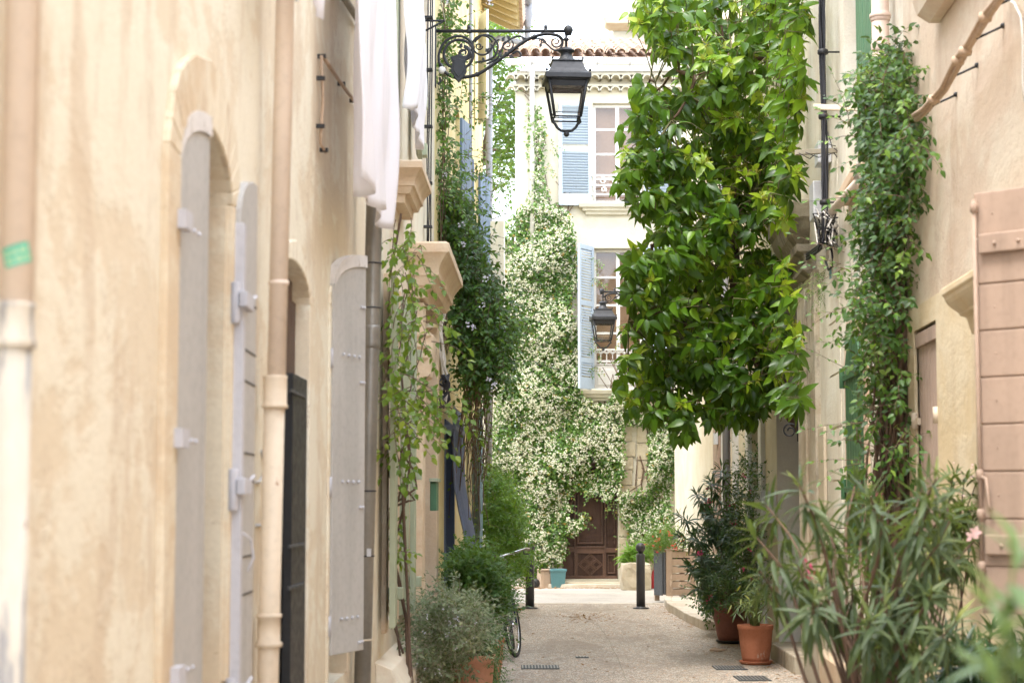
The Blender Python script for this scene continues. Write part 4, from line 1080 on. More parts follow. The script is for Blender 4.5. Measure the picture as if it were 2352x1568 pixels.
# two bars
def bar(x0,y0,x1,y1,Y0,Y1,t,mat,label,nm):
    a=pY(x0,y0,Y0); b_=pY(x1,y1,Y1); m=MB(); dd=(b_-a); L=dd.length
    m.add([],[]); ax=dd.normalized(); s_=ax.cross(Vector((0,0,1))).normalized()*t*.5; u=Vector((0,0,1))*t*.5
    m.prism([a-s_-u,a+s_-u,a+s_+u,a-s_+u],dd); return tag(m.build(nm,mat,None,.003),label,'bar')
a_=RW(12.8,0,0)
bar(1870,246,1990,250,13.2,13.0,.040,M['boxbeige'],'pale wooden bar sticking out of the vine across the black cables','drying_bar')
b2=bar(1826,351,1950,344,14.2,14.2,.038,M['wood'],'weathered grey wooden bar hung with wire, below the pale bar','drying_bar')
m=MB()
for pts in (((1835,352),(1860,365),(1900,330),(1950,345)),((1850,350),(1880,362),(1915,352),(1947,340)),((1900,300),(1915,350),(1960,420)),((1915,340),(1940,360),(1975,400)),((1960,260),(1955,320),(1935,352))):
    m.tube([pY(x,y,14.15+.05*i) for i,(x,y) in enumerate(pts)],.0035,4)
m.build('wire',M['cable'],b2)
# ============================================================ FACADE at the end
fc=thing('facade_house','pale rendered house closing the alley, with powder blue shutters, white windows and dark panelled door','house',(1.6,FY,0))
def F(px,py,o=0): return onF(px,py,o)
xl=F(1185,800)[0]; 
zg=zy(163,FY)         # gutter line
dx0=F(1291,1200)[0]; dx1=F(1420,1200)[0]; dz1=zy(1062,FY)
wx0=F(1363,700)[0]; wx1=wx0+1.02*1.0; 
lz0=zy(893,FY); lz1=zy(571,FY); uz0=zy(466,FY); uz1=zy(238,FY)
wx1=F(1478,700)[0]
w=MB(); wall(w,FF,xl,4.4,-.1,zg,[(dx0,dx1,[(.14,dz1,.0)])] ,.28)
# door and windows have different spans: split the wall in height
w=MB(); zs=zy(980,FY)
wall(w,FF,xl,4.4,-.1,zs,[(dx0,dx1,[(.14,dz1,0)])],.28)
wall(w,FF,xl,4.4,zs,zg,[(wx0,wx1,[(lz0,lz1,0),(uz0,uz1,0)])],.22)
w.build('wall',M['fac'],fc)
m=MB(); m.add([(xl,FY,-.1),(xl,FY+8,-.1),(xl,FY+8,zg+.5),(xl,FY,zg)],[(0,1,2,3)]); m.add([(4.4,FY,-.1),(4.4,FY+8,-.1),(4.4,FY+8,zg),(4.4,FY,zg)],[(0,1,2,3)]); m.build('side_wall',M['fac'],fc)
m=MB(); m.add([FF(xl,-1.2,-.1),FF(4.4,-1.2,-.1),FF(4.4,-1.2,zg),FF(xl,-1.2,zg)],[(0,1,2,3)]); m.build('inner_wall',M['interior'],fc)
# stone quoin strip + bare stone by the door
m=MB(); rg=random.Random(2)
z=.0
x0=F(1420,1200)[0]+.02
while z<3.4:
    h_=rg.uniform(.24,.36); m.fbox(FF,x0,x0+rg.uniform(.22,.32),-.01,.035+rg.uniform(0,.012),z+.006,z+h_-.006); z+=h_
z=.0
while z<3.6:
    h_=rg.uniform(.2,.34); x=x0+.34
    while x<F(1568,1200)[0]-.1:
        ww=rg.uniform(.22,.45); m.fbox(FF,x,min(x+ww-.008,F(1568,1200)[0]),-.01,.02+rg.uniform(0,.014),z+.006,z+h_-.006); x+=ww
    z+=h_
m.build('rubble_stone',M['stone'],fc,.012)
# door
o0=-.24
m=MB(); m.fbox(FF,dx0,dx1,-.27,o0,.14,dz1); dr=m.build('door',M['doorw'],fc)
Wd=dx1-dx0
def rail(mb,a,b_,z0,z1,o=.03): mb.fbox(FF,dx0+a*Wd,dx0+b_*Wd,o0,o0+o,z0,z1)
def dz(py): return zy(py,FY)
m=MB()
rail(m,0,.02,.14,dz1,.07); rail(m,.0,.30,dz(1262)-.05,dz(1262)+.05,.04)
rail(m,.22,.25,.14,dz1,.06); rail(m,.765,.79,.14,dz1,.06); rail(m,.98,1,.14,dz1,.05); rail(m,.0,1,.14,.2,.05)
rail(m,.25,.765,dz(1271),dz(1258),.055); rail(m,.25,.765,dz(1258),dz(1254),.075); rail(m,.79,.98,dz(1269),dz(1258),.055)
rail(m,.25,.285,.2,dz(1271),.05); rail(m,.73,.765,.2,dz(1271),.05)
rail(m,.28,.305,dz(1249),dz1,.05); rail(m,.71,.735,dz(1249),dz1,.05); rail(m,.305,.71,dz(1249),dz(1245),.05)
rail(m,.82,.835,.24,dz(1274),.05); rail(m,.935,.955,.24,dz(1274),.05); rail(m,.835,.935,dz(1274)-.02,dz(1274),.05); rail(m,.835,.935,.24,.26,.05)
rail(m,.82,.835,dz(1249),dz(1090),.05); rail(m,.935,.955,dz(1249),dz(1090),.05)
rail(m,.0,1,dz(1062)-.1,dz(1062),.09)
m.build('moulding',M['doorl'],dr,.004)
# lozenges: raised diamond frames on lower panel
m=MB(); cx=(.285+.73)/2*Wd+dx0; cz=(.2+dz(1271))/2; hw=(.73-.285)*Wd/2; hh=(dz(1271)-.2)/2
def dia(cx_,cz_,a,b_,t=.016,o=.03):
    for (p,q) in (((-a,0),(0,b_)),((0,b_),(a,0)),((a,0),(0,-b_)),((0,-b_),(-a,0))):
        A=Vector((cx_+p[0],0,cz_+p[1])); B=Vector((cx_+q[0],0,cz_+q[1])); d_=(B-A).normalized(); n_=Vector((-d_.z,0,d_.x))*t/2
        e=.001
        m.prism([(A+n_+Vector((0,FY-o0-o,0))),(B+n_+Vector((0,FY-o0-o,0))),(B-n_+Vector((0,FY-o0-o,0))),(A-n_+Vector((0,FY-o0-o,0)))],(0,o-.002,0))
a_=hw*.5;b2_=hh*.5
for (ix,iz) in ((0,1),(0,-1),(-1,0),(1,0)): dia(cx+ix*a_,cz+iz*b2_,a_*.94,b2_*.94,.02,.035+.002*(ix+2*iz)); dia(cx+ix*a_,cz+iz*b2_,a_*.6,b2_*.6,.012,.03+.002*(ix+2*iz))
m.build('lozenge_panel',M['doorl'],dr,.003)
m=MB(); kx,kz=F(1357,1192); kx,kz=F(1357,1190); m.lathe((kx,FY-o0-.02,zy(1190,FY)),[(.001,-.08),(.03,-.075),(.045,-.05),(.03,-.02),(.02,0),(.05,.01),(.05,.02)],14,ax='Y'); m.build('door_knob',M['brass'],dr)
m=MB(); m.tube([(cx+.01,FY-o0-.07,dz(1090)),(cx+.0,FY-o0-.09,dz(1096)),(cx-.01,FY-o0-.09,dz(1106))],.018,8); m.tube([(cx+.035*math.cos(a),FY-o0-.08,dz(1103)+.05*math.sin(a)) for a in np.linspace(0,2*PI,12)],.01,6); m.build('door_knocker',M['doorl'],dr)
m=MB(); m.fbox(FF,F(1412,1)[0]-.02,F(1412,1)[0]+.005,o0+.03,o0+.045,dz(1130),dz(1105)); m.build('letter_slot',M['blackm'],dr)
# step
m=MB(); m.fbox(FF,F(1185,1)[0]+.1,F(1425,1)[0]+.15,-.3,.45,-.02,.10); m.build('doorstep',M['stone'],fc,.02)
# windows
def facwin(zb,zt,zbal,nz):
    m=MB(); z0=zb+ .0; 
    fr=frame_win(FF,fc,wx0+.005,wx1-.005,z0,zt-.004,M['white'],.16,2,nz,'window',M['window_backing'])
    return fr
wf=facwin(uz0,uz1,0,4); wl=facwin(lz0,lz1,0,5)
# white lining round opening
for (zb,zt) in ((uz0,uz1),(lz0,lz1)):
    m=MB(); m.fbox(FF,wx0-.10,wx0-.001,-.01,.03,zb-.0,zt+.10); m.fbox(FF,wx1+.001,wx1+.10,-.01,.03,zb,zt+.10); m.fbox(FF,wx0-.001,wx1+.001,-.01,.03,zt+.001,zt+.10); m.build('window_surround',M['fac'],fc,.008)
    m=MB(); m.loft(FF,wx0-.12,wx1+.12,[(zb-.24,.02,0),(zb-.23,.06,.02),(zb-.17,.07,.03),(zb-.165,.11,.08),(zb-.11,.12,.09),(zb-.10,.16,.14),(zb-.03,.18,.16),(zb-.001,.16,.14)]); m.build('window_sill',M['fac'],fc,.004)
# lower white panel and fretwork balustrade
m=MB(); zp=dz(838); m.fbox(FF,wx0+.03,wx1-.03,-.13,-.10,lz0+.005,zp); m.fbox(FF,wx0+.08,wx1-.08,-.10,-.088,lz0+.08,zp-.08); m.build('window_panel',M['white'],wl,.004)
m=MB(); zf0=zp+.01; zf1=dz(800); m.fbox(FF,wx0+.02,wx1-.02,-.12,-.085,zf1-.03,zf1); m.fbox(FF,wx0+.02,wx1-.02,-.12,-.085,zf0,zf0+.02)
nn=8; ww=(wx1-wx0-.06)/nn
for i in range(nn+1):
    x=wx0+.03+i*ww; m.fbox(FF,x-.008,x+.008,-.11,-.095,zf0+.02,zf1-.1)
    if i<nn:
        for (c,r0) in (((x+ww/2,zf1-.1),ww/2),): 
            m.tube([FF(c[0]+r0*math.cos(a),-.1,c[1]+r0*math.sin(a)) for a in np.linspace(0,PI,8)],.009,5)
        m.tube([FF(x,-.1,zf1-.10),FF(x+ww,-.1,zf1-.02)],.008,5); m.tube([FF(x+ww,-.104,zf1-.10),FF(x,-.104,zf1-.02)],.008,5)
m.build('balustrade',M['white'],wl)
m=MB(); r0=dz(344+30); r0=dz(405); m.fbox(FF,wx0-.05,wx1+.05,.05,.085,r0-.015,r0+.02); m.fbox(FF,wx0-.05,wx1+.05,.055,.08,dz(428),dz(425)+.0); m.fbox(FF,wx0-.05,wx1+.05,.055,.08,dz(449),dz(446))
for k in range(4):
    cx_=wx0+.18+k*.22
    m.tube([FF(a,.067,b_) for a,b_ in scroll((cx_,dz(416)),.015,.07,1.3,18,ph=k)],.011,5); m.tube([FF(a,.067,b_) for a,b_ in scroll((cx_+.02,dz(437)),.015,.055,1.3,18,ph=k+2,fl=-1)],.011,5)
m.build('balustrade',M['white'],wf)
# powder-blue louvred shutters
def louvred(parent, p, d, w_, zb, zt, mat, mids, label=None, th=.04):
    m=MB(); st=.065
    m.slab(p,d,0,st,0,th,zb,zt); m.slab(p,d,w_-st,w_,0,th,zb,zt)
    zs_=[zb+.04]+mids+[zt-.04]
    hb=[.16]+[.10]*len(mids)+[.09]
    for i,z in enumerate(zs_):
        z0=zb if i==0 else (z-.05 if i<len(zs_)-1 else zt-.09); z1=zb+.22 if i==0 else (z+.05 if i<len(zs_)-1 else zt)
        m.slab(p,d,st+.001,w_-st-.001,.002,th-.002,z0,z1)
    o=m.build('shutter',mat,parent,.003)
    if label: o['label']=label
    m=MB(); z=zb+.25; dd=Vector(d).normalized(); n=Vector((-dd.y,dd.x)); P=Vector(p)
    while z<zt-.12:
        if not any(abs(z-q)<.07 for q in mids):
            A=P+dd*(st+.002); B=P+dd*(w_-st-.002)
            m.add([(A.x+n.x*.003,A.y+n.y*.003,z+.032),(B.x+n.x*.003,B.y+n.y*.003,z+.032),(B.x+n.x*(th-.003),B.y+n.y*(th-.003),z-.004),(A.x+n.x*(th-.003),A.y+n.y*(th-.003),z-.004),
                   (A.x+n.x*.003,A.y+n.y*.003,z+.04),(B.x+n.x*.003,B.y+n.y*.003,z+.04),(B.x+n.x*(th-.003),B.y+n.y*(th-.003),z+.006),(A.x+n.x*(th-.003),A.y+n.y*(th-.003),z+.006)],[(0,1,2,3),(4,5,6,7),(0,1,5,4),(2,3,7,6),(0,3,7,4),(1,2,6,5)])
        z+=.052
    m.build('slat',mat,o)
    return o
ux=F(1283,400)[0]
louvred(fc,(wx0-.02,FY-.05),(-1,-.12),wx0-.02-ux,uz0-.06,uz1+.02,M['ltblue'],[dz(345)],'powder blue louvred leaf behind the large lantern',-.04)
louvred(fc,(wx1+.02,FY-.05),(1,-.12),.55,uz0-.06,uz1+.02,M['ltblue'],[dz(345)],None,.04)
lx=F(1330,700,.5)[0]
louvred(fc,(wx0-.02,FY-.05),(-.62,-1),.56,lz0-.02,lz1+.03,M['ltblue'],[dz(700),dz(830)],'powder blue louvred leaf standing open beside the small far lantern',.04)
louvred(fc,(wx1+.02,FY-.05),(.9,-.6),.56,lz0-.02,lz1+.03,M['ltblue'],[dz(700),dz(830)],None,-.04)
# interior reflections: warm wall opposite is reflected by the glass itself
# gutter, genoise, roof
m=MB(); rows=((zg-.42,.06),(zg-.22,.18))
for (z,o) in rows:
    x=xl-.1; k=0
    while x<4.5:
        q=[(.095*math.cos(PI*i/8),.095*math.sin(PI*i/8)) for i in range(9)]; qi=[(a*.8,b*.8) for a,b in q]
        for i in range(8):
            for A,B in ((q[i],q[i+1]),(qi[i],qi[i+1])): m.add([(x+A[0],FY-o-.10,z+A[1]),(x+B[0],FY-o-.10,z+B[1]),(x+B[0],FY+.02,z+B[1]),(x+A[0],FY+.02,z+A[1])],[(0,1,2,3)],True)
            m.add([(x+q[i][0],FY-o-.10,z+q[i][1]),(x+q[i+1][0],FY-o-.10,z+q[i+1][1]),(x+qi[i+1][0],FY-o-.10,z+qi[i+1][1]),(x+qi[i][0],FY-o-.10,z+qi[i][1])],[(0,1,2,3)])
        x+=.20
m.build('genoise_tiles',M['fac'],fc)
m=MB(); m.fbox(FF,xl-.12,4.45,.0,.10,zg-.32,zg-.28); m.fbox(FF,xl-.15,4.45,.0,.22,zg-.13,zg-.09); m.build('genoise_bed',M['fac'],fc)
m=MB(); zgt=zy(155,FY); yG=FY-.42
vs=[];nseg=8
for x in (xl-.2,4.5):
    for i in range(nseg+1):
        a=PI+PI*i/nseg; vs.append((x,yG+.09*math.cos(a),zgt+.09*math.sin(a)+.03))
m.add(vs,[(i,i+1,nseg+2+i,nseg+1+i) for i in range(nseg)],True)
m.tube([(xl-.2,yG-.09,zgt+.03),(4.5,yG-.09,zgt+.03)],.012,6)
gt=m.build('gutter',M['white'],fc); gt.modifiers.new('solid','SOLIDIFY').thickness=.006
m=MB(); 
for k in range(8): m.tube([(xl+.3+k*.62,yG-.10,zgt+.06),(xl+.3+k*.62,yG-.06,zgt-.06),(xl+.3+k*.62,yG+.1,zgt-.05)],.01,5)
m.build('gutter_bracket',M['greypipe'],gt)
px_=F(1222,300)[0]
m=MB(); m.tube([(px_,yG,zgt-.03),(px_,yG+.02,zgt-.2),(px_,FY-.12,zgt-.5),(px_,FY-.10,dz(600))],.045,12); m.build('downpipe',M['white'],fc)
# canal tiles
ncol=24; x0t=xl-.25; pit=.205; slope=math.atan((zy(100,FY+2.6)-zy(150,FY-.4))/3.0); slope=R(17)
T=Fol(3)
tv=[];tf=[]; ns=7
for j in range(2):
    r_=(.098 if j==0 else .08)
    for i in range(ns+1):
        a=PI*i/ns; tv.append((r_*math.cos(a),j*.46,r_*math.sin(a)+(0.012 if j==0 else -.012)))
for j in range(2):
    r_=(.084 if j==0 else .066)
    for i in range(ns+1):
        a=PI*i/ns; tv.append((r_*math.cos(a),j*.46,r_*math.sin(a)+(0.012 if j==0 else -.012)))
n1=ns+1
for i in range(ns):
    tf += [(i,i+1,n1+i+1,n1+i),(2*n1+i,3*n1+i,3*n1+i+1,2*n1+i+1),(i,2*n1+i,2*n1+i+1,i+1)]
rg=random.Random(8)
for c in range(int((4.6-x0t)/pit)):
    for r_ in range(12):
        y=FY-.46+r_*.36*math.cos(slope); z=zgt+.14+r_*.36*math.sin(slope)
        T.leaf((x0t+c*pit+rg.uniform(-.012,.012),y+rg.uniform(-.015,.015),z+.02),(rg.uniform(-.03,.03),math.cos(slope),math.sin(slope)),(0,0,1),1.0)
rt=T.build((np.array(tv),tf),'roof_tiles',M['tile'],fc,True)
m=MB(); m.add([(xl-.25,FY-.40,zgt+.10),(4.6,FY-.40,zgt+.10),(4.6,FY+4.2,zgt+.10+4.6*math.tan(slope)),(xl-.25,FY+4.2,zgt+.10+4.6*math.tan(slope))],[(0,1,2,3)]); m.build('roof',M['tile'],fc)
# low garden wall / outbuilding left of the facade (mostly under jasmine)
gw=thing('garden_wall','pale garden wall left of the far house, mostly under the flowering jasmine','wall',(-1.5,FY,0))
m=MB(); zw_=zy(560,FY); m.fbox(lambda s,o,z:(s,FY+.0-o,z),-6,xl-.02,-.4,-.05,-.1,zw_); m.build('wall',M['fac'],gw,.01)
m=MB(); m.fbox(lambda s,o,z:(s,FY+.0-o,z),-6.02,xl-.021,-.45,.0,zw_+.002,zw_+.08); m.build('coping',M['mould'],gw,.01)
# pale building behind, with small enclosure
rb=thing('rear_house','bleached pale building rising behind the tiled roof, mostly hidden by the leafy tree','house',(6,FY+9,0))
m=MB(); Yb=FY+9; X0=xy(1408,60,Yb); m.fbox(lambda s,o,z:(s,Yb-o,z),X0,X0+6,-5,0,0,zy(-80,Yb)); m.build('wall',M['fac'],rb)
m=MB(); m.loft(lambda s,o,z:(s,Yb-o,z),X0-.1,X0+3,[(zy(72,Yb),.1,0),(zy(66,Yb),.5,.1),(zy(52,Yb),.55,.15),(zy(48,Yb),.3,0)]); m.build('cornice',M['mould'],rb,.01)
m=MB(); a=xy(1470,30,Yb-1); b_=xy(1530,30,Yb-1); m.fbox(lambda s,o,z:(s,Yb-.1-o,z),a,b_,0,.7,zy(48,Yb)+.02,zy(-20,Yb)); ac=m.build('vent_enclosure',M['acwhite'],rb,.02)
m=MB()
for k in range(9): m.fbox(lambda s,o,z:(s,Yb-.1-o,z),a+.05,b_-.05,.70,.72,zy(44-6.5*k,Yb)+.03,zy(42-6.5*k,Yb)+.05)
m.build('vent_grille',M['greyplastic'],ac)
# ============================================================ SETTING
g=MB(); g.add([(-60,-20,-.02),(60,-20,-.02),(60,120,-.02),(-60,120,-.02)],[(0,1,2,3)]); tag(g.build('ground',M['earth']),kind='structure')
g=MB(); yr0=28.9
def LX(s,d=0): return -.99+.0176*s+d
n=20; vs=[]
for i in range(n+1):
    s=-8+(yr0+8)*i/n; vs += [(LX(s)-.02,s,0),((1.8+.0533*s if s<16.8 else 2.70+(s-16.8)*.015)+.02,s,0)]
g.add(vs,[(2*i,2*i+1,2*i+3,2*i+2) for i in range(n)]); tag(g.build('alley_paving',M['pebble']),kind='structure')
g=MB(); g.add([(-14,yr0,.004),(16,yr0,.004),(16,34.2,.004),(-14,34.2,.004)],[(0,1,2,3)]); tag(g.build('road',M['road']),kind='structure')
g=MB(); 
for k in range(-6,10):
    x=k*1.4; 
    g.box((x+.7,yr0-.02,.0),(1.38,.16,.016))
tag(g.build('kerb_strip',M['pave'],None,.006),kind='structure')
g=MB(); g.box((1.0,34.12,.03),(12,.30,.09)); tag(g.build('far_kerb',M['pave'],None,.01),kind='structure')
# raised pavement on the right
g=MB(); rg=random.Random(6); y=23.2
poly=[(2.47,23.0),(2.40,24.5),(2.36,27.0),(2.42,28.2),(2.50,28.95),(3.0,28.95),(2.9,23.0)]
g.prism([(x,y_,0.0) for x,y_ in poly],(0,0,.11)); tag(g.build('pavement',M['pave'],None,.02),kind='structure')
g=MB(); ys=23.0
for (x,y_),(x2,y2) in zip(poly[:4],poly[1:5]):
    k=int(abs(y2-y_)/.5)+1
    for i in range(k):
        a=Vector((x,y_)).lerp(Vector((x2,y2)),i/k); b_=Vector((x,y_)).lerp(Vector((x2,y2)),(i+1)/k-.01)
        dd=(b_-a); g.slab(a,dd,0,dd.length,-.01,.09,-.01,.118+rg.uniform(-.004,.004))
tag(g.build('kerb',M['pave'],None,.012),kind='structure')
# drain covers
def drain(x0,x1,py,Yd,label,dy=.22):
    a=xy(x0,py,Yd); b_=xy(x1,py,Yd); t=thing('drain_cover',label,'drain cover',((a+b_)/2,Yd,.0),'drain covers in the paving')
    m=MB(); m.box(((a+b_)/2,Yd,.004),(b_-a,dy,.006)); m.build('frame',M['slate'],t,.001)
    m=MB(); k=int((b_-a)/.03)
    for i in range(k): m.box((a+(i+.5)*(b_-a)/k,Yd,.009),(.012,dy*.9,.004))
    m.build('grating',M['zinc'],t)
drain(1197,1284,1526,4200*1.6/(1526-1150),'long narrow drain grate left of the thin crack',.40)
drain(1640,1712,1528,17.8,'drain grate lying beside the orange terracotta pot',.42)
drain(1690,1765,1552,16.75,'drain grate furthest forward at the lower right',.45)
drain(1322,1352,1503,19.0,'small iron cover left of the crack line',.14)
# crack / groove line
g=MB(); P_=[(1338,1412),(1350,1425),(1375,1436),(1390,1455),(1410,1492),(1432,1540),(1452,1590),(1500,1700)]
pts=[]
for x,y in P_:
    Yd=H/((y-1150)/4200)*1.0; d=ray(x,y); t_=-H/d[2]; pts.append((t_*d[0],t_*d[1],.001))
rgc=random.Random(1); fine=[]
for a,b_ in zip(pts,pts[1:]):
    for i in range(5):
        q=Vector(a).lerp(Vector(b_),i/5); fine.append((q.x+rgc.uniform(-.008,.008),q.y,.001))
g.tube(fine,.003,4); tag(g.build('paving_crack',M['wood']),kind='structure')
# fallen leaves
fl=Fol(11)
for k in range(300):
    x=fl.rg.gauss(1345,30) if k<170 else fl.rg.uniform(1190,1790); y=fl.rg.gauss(1418,6) if k<170 else (fl.rg.uniform(1345,1352) if k<200 else fl.rg.uniform(1380,1565))
    d=ray(x,y); t_=-H/d[2]; 
    fl.leaf((t_*d[0],t_*d[1],.008),(fl.rg.uniform(-1,1),fl.rg.uniform(-1,1),.1),(0,0,1),fl.rg.uniform(.02,.05))
for k in range(700):
    s_=fl.rg.uniform(11,28); L_=fl.rg.random()<.5; x_=(-.99+.0176*s_+abs(fl.rg.gauss(.06,.12))) if L_ else ((1.8+.0533*s_ if s_<16.8 else (2.70+(s_-16.8)*.015 if s_<23 else 2.42))-abs(fl.rg.gauss(.06,.14)))
    fl.leaf((x_,s_,.012),(fl.rg.uniform(-1,1),fl.rg.uniform(-1,1),.15),(0,0,1),fl.rg.uniform(.02,.055))
for k in range(500):
    fl.leaf((fl.rg.uniform(-.2,2.0),fl.rg.gauss(33.75,.12),.012),(fl.rg.uniform(-1,1),fl.rg.uniform(-1,1),.15),(0,0,1),fl.rg.uniform(.02,.05))
V0=leaf_tpl(3,.3)
tmp=thing('x','x','x',(0,0,0)); o=fl.build(V0,'leaf_litter',M['lf_dry'],tmp); o.parent=None; bpy.data.objects.remove(tmp); tag(o,'scattered dry leaves and petals on the paving','fallen leaves',None,'stuff')
d=ray(1650,1497); t_=-H/d[2]; c=Vector((t_*d[0],t_*d[1],.012)); m=MB()
m.tube([c+Vector((-.09,0,.01)),c+Vector((-.04,.01,.02)),c+Vector((.02,-.01,.008)),c+Vector((.09,.01,.018))],[.012,.022,.018,.006],7); tag(m.build('dry_pod',M['lag']),'curled dry leaf on the paving in front of the brown pots','dry leaf')
# bollards
def bollard(x,y):
    b=thing('bollard','','bollard',(x,y,0),'charcoal ball topped bollards')
    m=MB(); m.lathe((x,y,0),[(.12,.002),(.12,.018),(.075,.02),(.072,.03),(.068,.035)],24); m.build('base',M['bollard'],b)
    m=MB(); m.lathe((x,y,0),[(.066,.02),(.066,.80),(.060,.812),(.04,.815),(.04,.84)],24); m.build('post',M['bollard'],b)
    m=MB(); m.ball((x,y,.905),.075,16); m.build('ball',M['bollard'],b)
    return b
d=ray(1472,1397); t_=-H/d[2]; bx,by=t_*d[0],t_*d[1]
b1=bollard(bx,by); b1['label']='charcoal bollard with ball top standing in front of the wooden crate side of the door'
b2o=b1.copy(); C.objects.link(b2o)
for ch in list(b1.children): child_copy(ch,b2o)
b2o.location=(xy(1217,1397,by),by,0); b2o["label"]="charcoal bollard with ball top partly hidden by the leafy bush beside the bicycle"
# ============================================================ LANTERNS
def BP(x,y):  # bracket drawing units: metres from the wall end of the bar
    return ((x-1000)/256.0, (72-y)/256.0)
def street_lantern(label, loc, group):
    root=thing('wall_lantern',label,'street lantern',loc,group)
    X0,Y0,Z0=loc
    def P(x,y,dy=0): a,b=BP(x,y); return (X0+a,Y0+dy,Z0+b)
    m=MB(); m.tube([P(998,72),P(1311,72)],.016,12); 
    for x in (1078,1258): m.lathe(P(x,72),[(.019,-.018),(.024,-.012),(.024,.012),(.019,.018)],12,ax='X'); m.tube([P(x,68),P(x,58)],.016,8)
    arm=m.build('arm',M['iron'],root)
    m=MB(); c=P(1311,70); m.lathe((c[0],c[1],c[2]),[(.012,-.05),(.03,-.045),(.036,-.02),(.046,0),(.036,.03),(.02,.045),(.001,.05)],6); m.build('finial',M['iron'],arm)
    # main swept stem
    m=MB()
    def spl(P_,n=6):
        out=[]
        for i in range(len(P_)-1):
            p0=P_[max(i-1,0)];p1=P_[i];p2=P_[i+1];p3=P_[min(i+2,len(P_)-1)]
            for k in range(n):
                t=k/n; out.append(tuple(.5*((2*p1[j])+(-p0[j]+p2[j])*t+(2*p0[j]-5*p1[j]+4*p2[j]-p3[j])*t*t+(-p0[j]+3*p1[j]-3*p2[j]+p3[j])*t**3) for j in (0,1)))
        out.append(P_[-1]); return out
    main=spl([(1012,150),(1019,166),(1040,180),(1062,182),(1098,175),(1134,152),(1167,127),(1206,98),(1232,85),(1258,79),(1284,82),(1296,90)])
    for dy,r in ((-.014,.012),(.014,.012),(0,.016)): m.tube([P(x,y,dy) for x,y in main],r,8)
    for (x,y) in ((1098,175),(1167,127),(1232,85)): m.ball(P(x,y),.024,8,(1,1,1))
    br=m.build('bracket',M['iron'],root)
    def spiral(cx,cy,r0,r1,a0,turns,fl=1,n=34):
        return [(cx+(r0+(r1-r0)*(i/n))*math.cos(a0+fl*2*PI*turns*i/n), cy-(r0+(r1-r0)*(i/n))*math.sin(a0+fl*2*PI*turns*i/n)) for i in range(n+1)]
    m=MB()
    def st(pts,r=.0115,taper=False): m.tube([P(x,y,0) for x,y in pts],[r*(1-.5*i/(len(pts)-1)) for i in range(len(pts))] if taper else r,7)
    # big C scroll at the wall
    st(spiral(1055,128,36,33,-.9*PI+PI,1.02,1,40),.013)
    st(spl([(1012,160),(1008,130),(1020,100),(1045,85),(1072,88),(1088,108),(1085,130),(1068,142)]),.012)
    st(spiral(1066,124,17,4,.4*PI,1.3,-1),.010)
    st(spiral(1066,124,15,6,.5*PI,1.0,-1),.014)
    st(spiral(1110,106,24,22,.1*PI,.95,1,34),.010)
    st(spl([(1092,98),(1110,82),(1132,85),(1146,105),(1140,130),(1120,142),(1096,146)]),.010)
    st(spiral(1102,108,9,3,0,1.2,-1),.007)
    st(spl([(1120,150),(1140,140),(1152,125),(1160,105),(1178,90),(1196,84),(1212,90),(1228,88)]),.009)
    st(spiral(1168,105,15,3,.25*PI,1.5,-1),.008,True)
    st(spl([(1142,128),(1136,112),(1140,98),(1150,92)]),.008)
    st(spl([(1150,118),(1146,135),(1132,142)]),.009)
    st(spiral(1282,98,16,3,.5*PI,1.6,-1),.009,True)
    st(spl([(1226,92),(1244,90),(1262,104),(1270,112),(1282,118),(1296,108),(1298,92),(1290,84)]),.008)
    st(spiral(1250,96,7,2,PI,1.1,-1),.006)
    st(spl([(1180,126),(1192,120),(1200,128),(1196,134)]),.010)
    st(spl([(1010,182),(1012,192),(1006,198)]),.012)
    # small leaves on the scrolls
    for (x,y,a,s) in ((1120,118,.6,12),(1134,110,2.2,12),(1158,92,.9,11),(1172,88,2.4,10),(1150,128,-.6,12),(1188,112,-.4,11),(1246,106,1.2,10),(1256,98,2,10),(1206,90,1.8,9),(1112,138,-.9,10),(1072,112,2.2,12),(1060,108,1.2,12),(1176,132,-.4,12)):
        dx,dy_=math.cos(a),-math.sin(a); n_=(-dy_,dx)
        pl=[(x-dx*s*.4,y-dy_*s*.4),(x+n_[0]*s*.38,y+n_[1]*s*.38),(x+dx*s*.8,y+dy_*s*.8),(x-n_[0]*s*.38,y-n_[1]*s*.38)]
        m.prism([P(px,py,-.012) for px,py in pl],(0,.024,0))
    m.build('scrollwork',M['iron'],br,0)
    # shield
    m=MB(); sh=[(1036,134),(1044,133),(1054,128),(1064,133),(1076,134),(1070,148),(1074,168),(1064,184),(1055,194),(1046,184),(1036,168),(1040,148)]
    m.prism([P(x,y,-.03) for x,y in sh],(0,.06,0)); inner=[(1055+(x-1055)*.7,160+(y-160)*.7) for x,y in sh]; m.prism([P(x,y,-.038) for x,y in inner],(0,.076,0)); 
    m.build('shield',M['iron'],br,.004)
    m=MB(); m.lathe(P(1016,165),[(.001,-.035),(.03,-.03),(.036,0),(.03,.03),(.001,.035)],12,ax='Y'); m.build('junction_cap',M['white'],root)
    # wall plate
    m=MB(); a=P(998,66); b=P(1004,200); m.box(((a[0]+b[0])/2-.01,Y0,(a[2]+b[2])/2),(.03,.10,.56)); m.build('wall_plate',M['iron'],root,.004)
    # lantern (square, turned a little)
    cx=X0+(1306-1000)/256; cy=Y0; zb=Z0+(72-322)/256
    rot=R(45+4)
    def sq(prof,mb,smooth=False):
        mb.lathe((cx,cy,zb),[(r*math.sqrt(2),z) for r,z in prof],4,rot=rot,smooth=False)
    m=MB(); m.lathe((cx,cy,zb),[(.012,.82),(.012,.88),(.022,.89),(.026,.905),(.012,.92),(.012,.94),(.020,.95),(.012,.96),(.011,.99)],12)
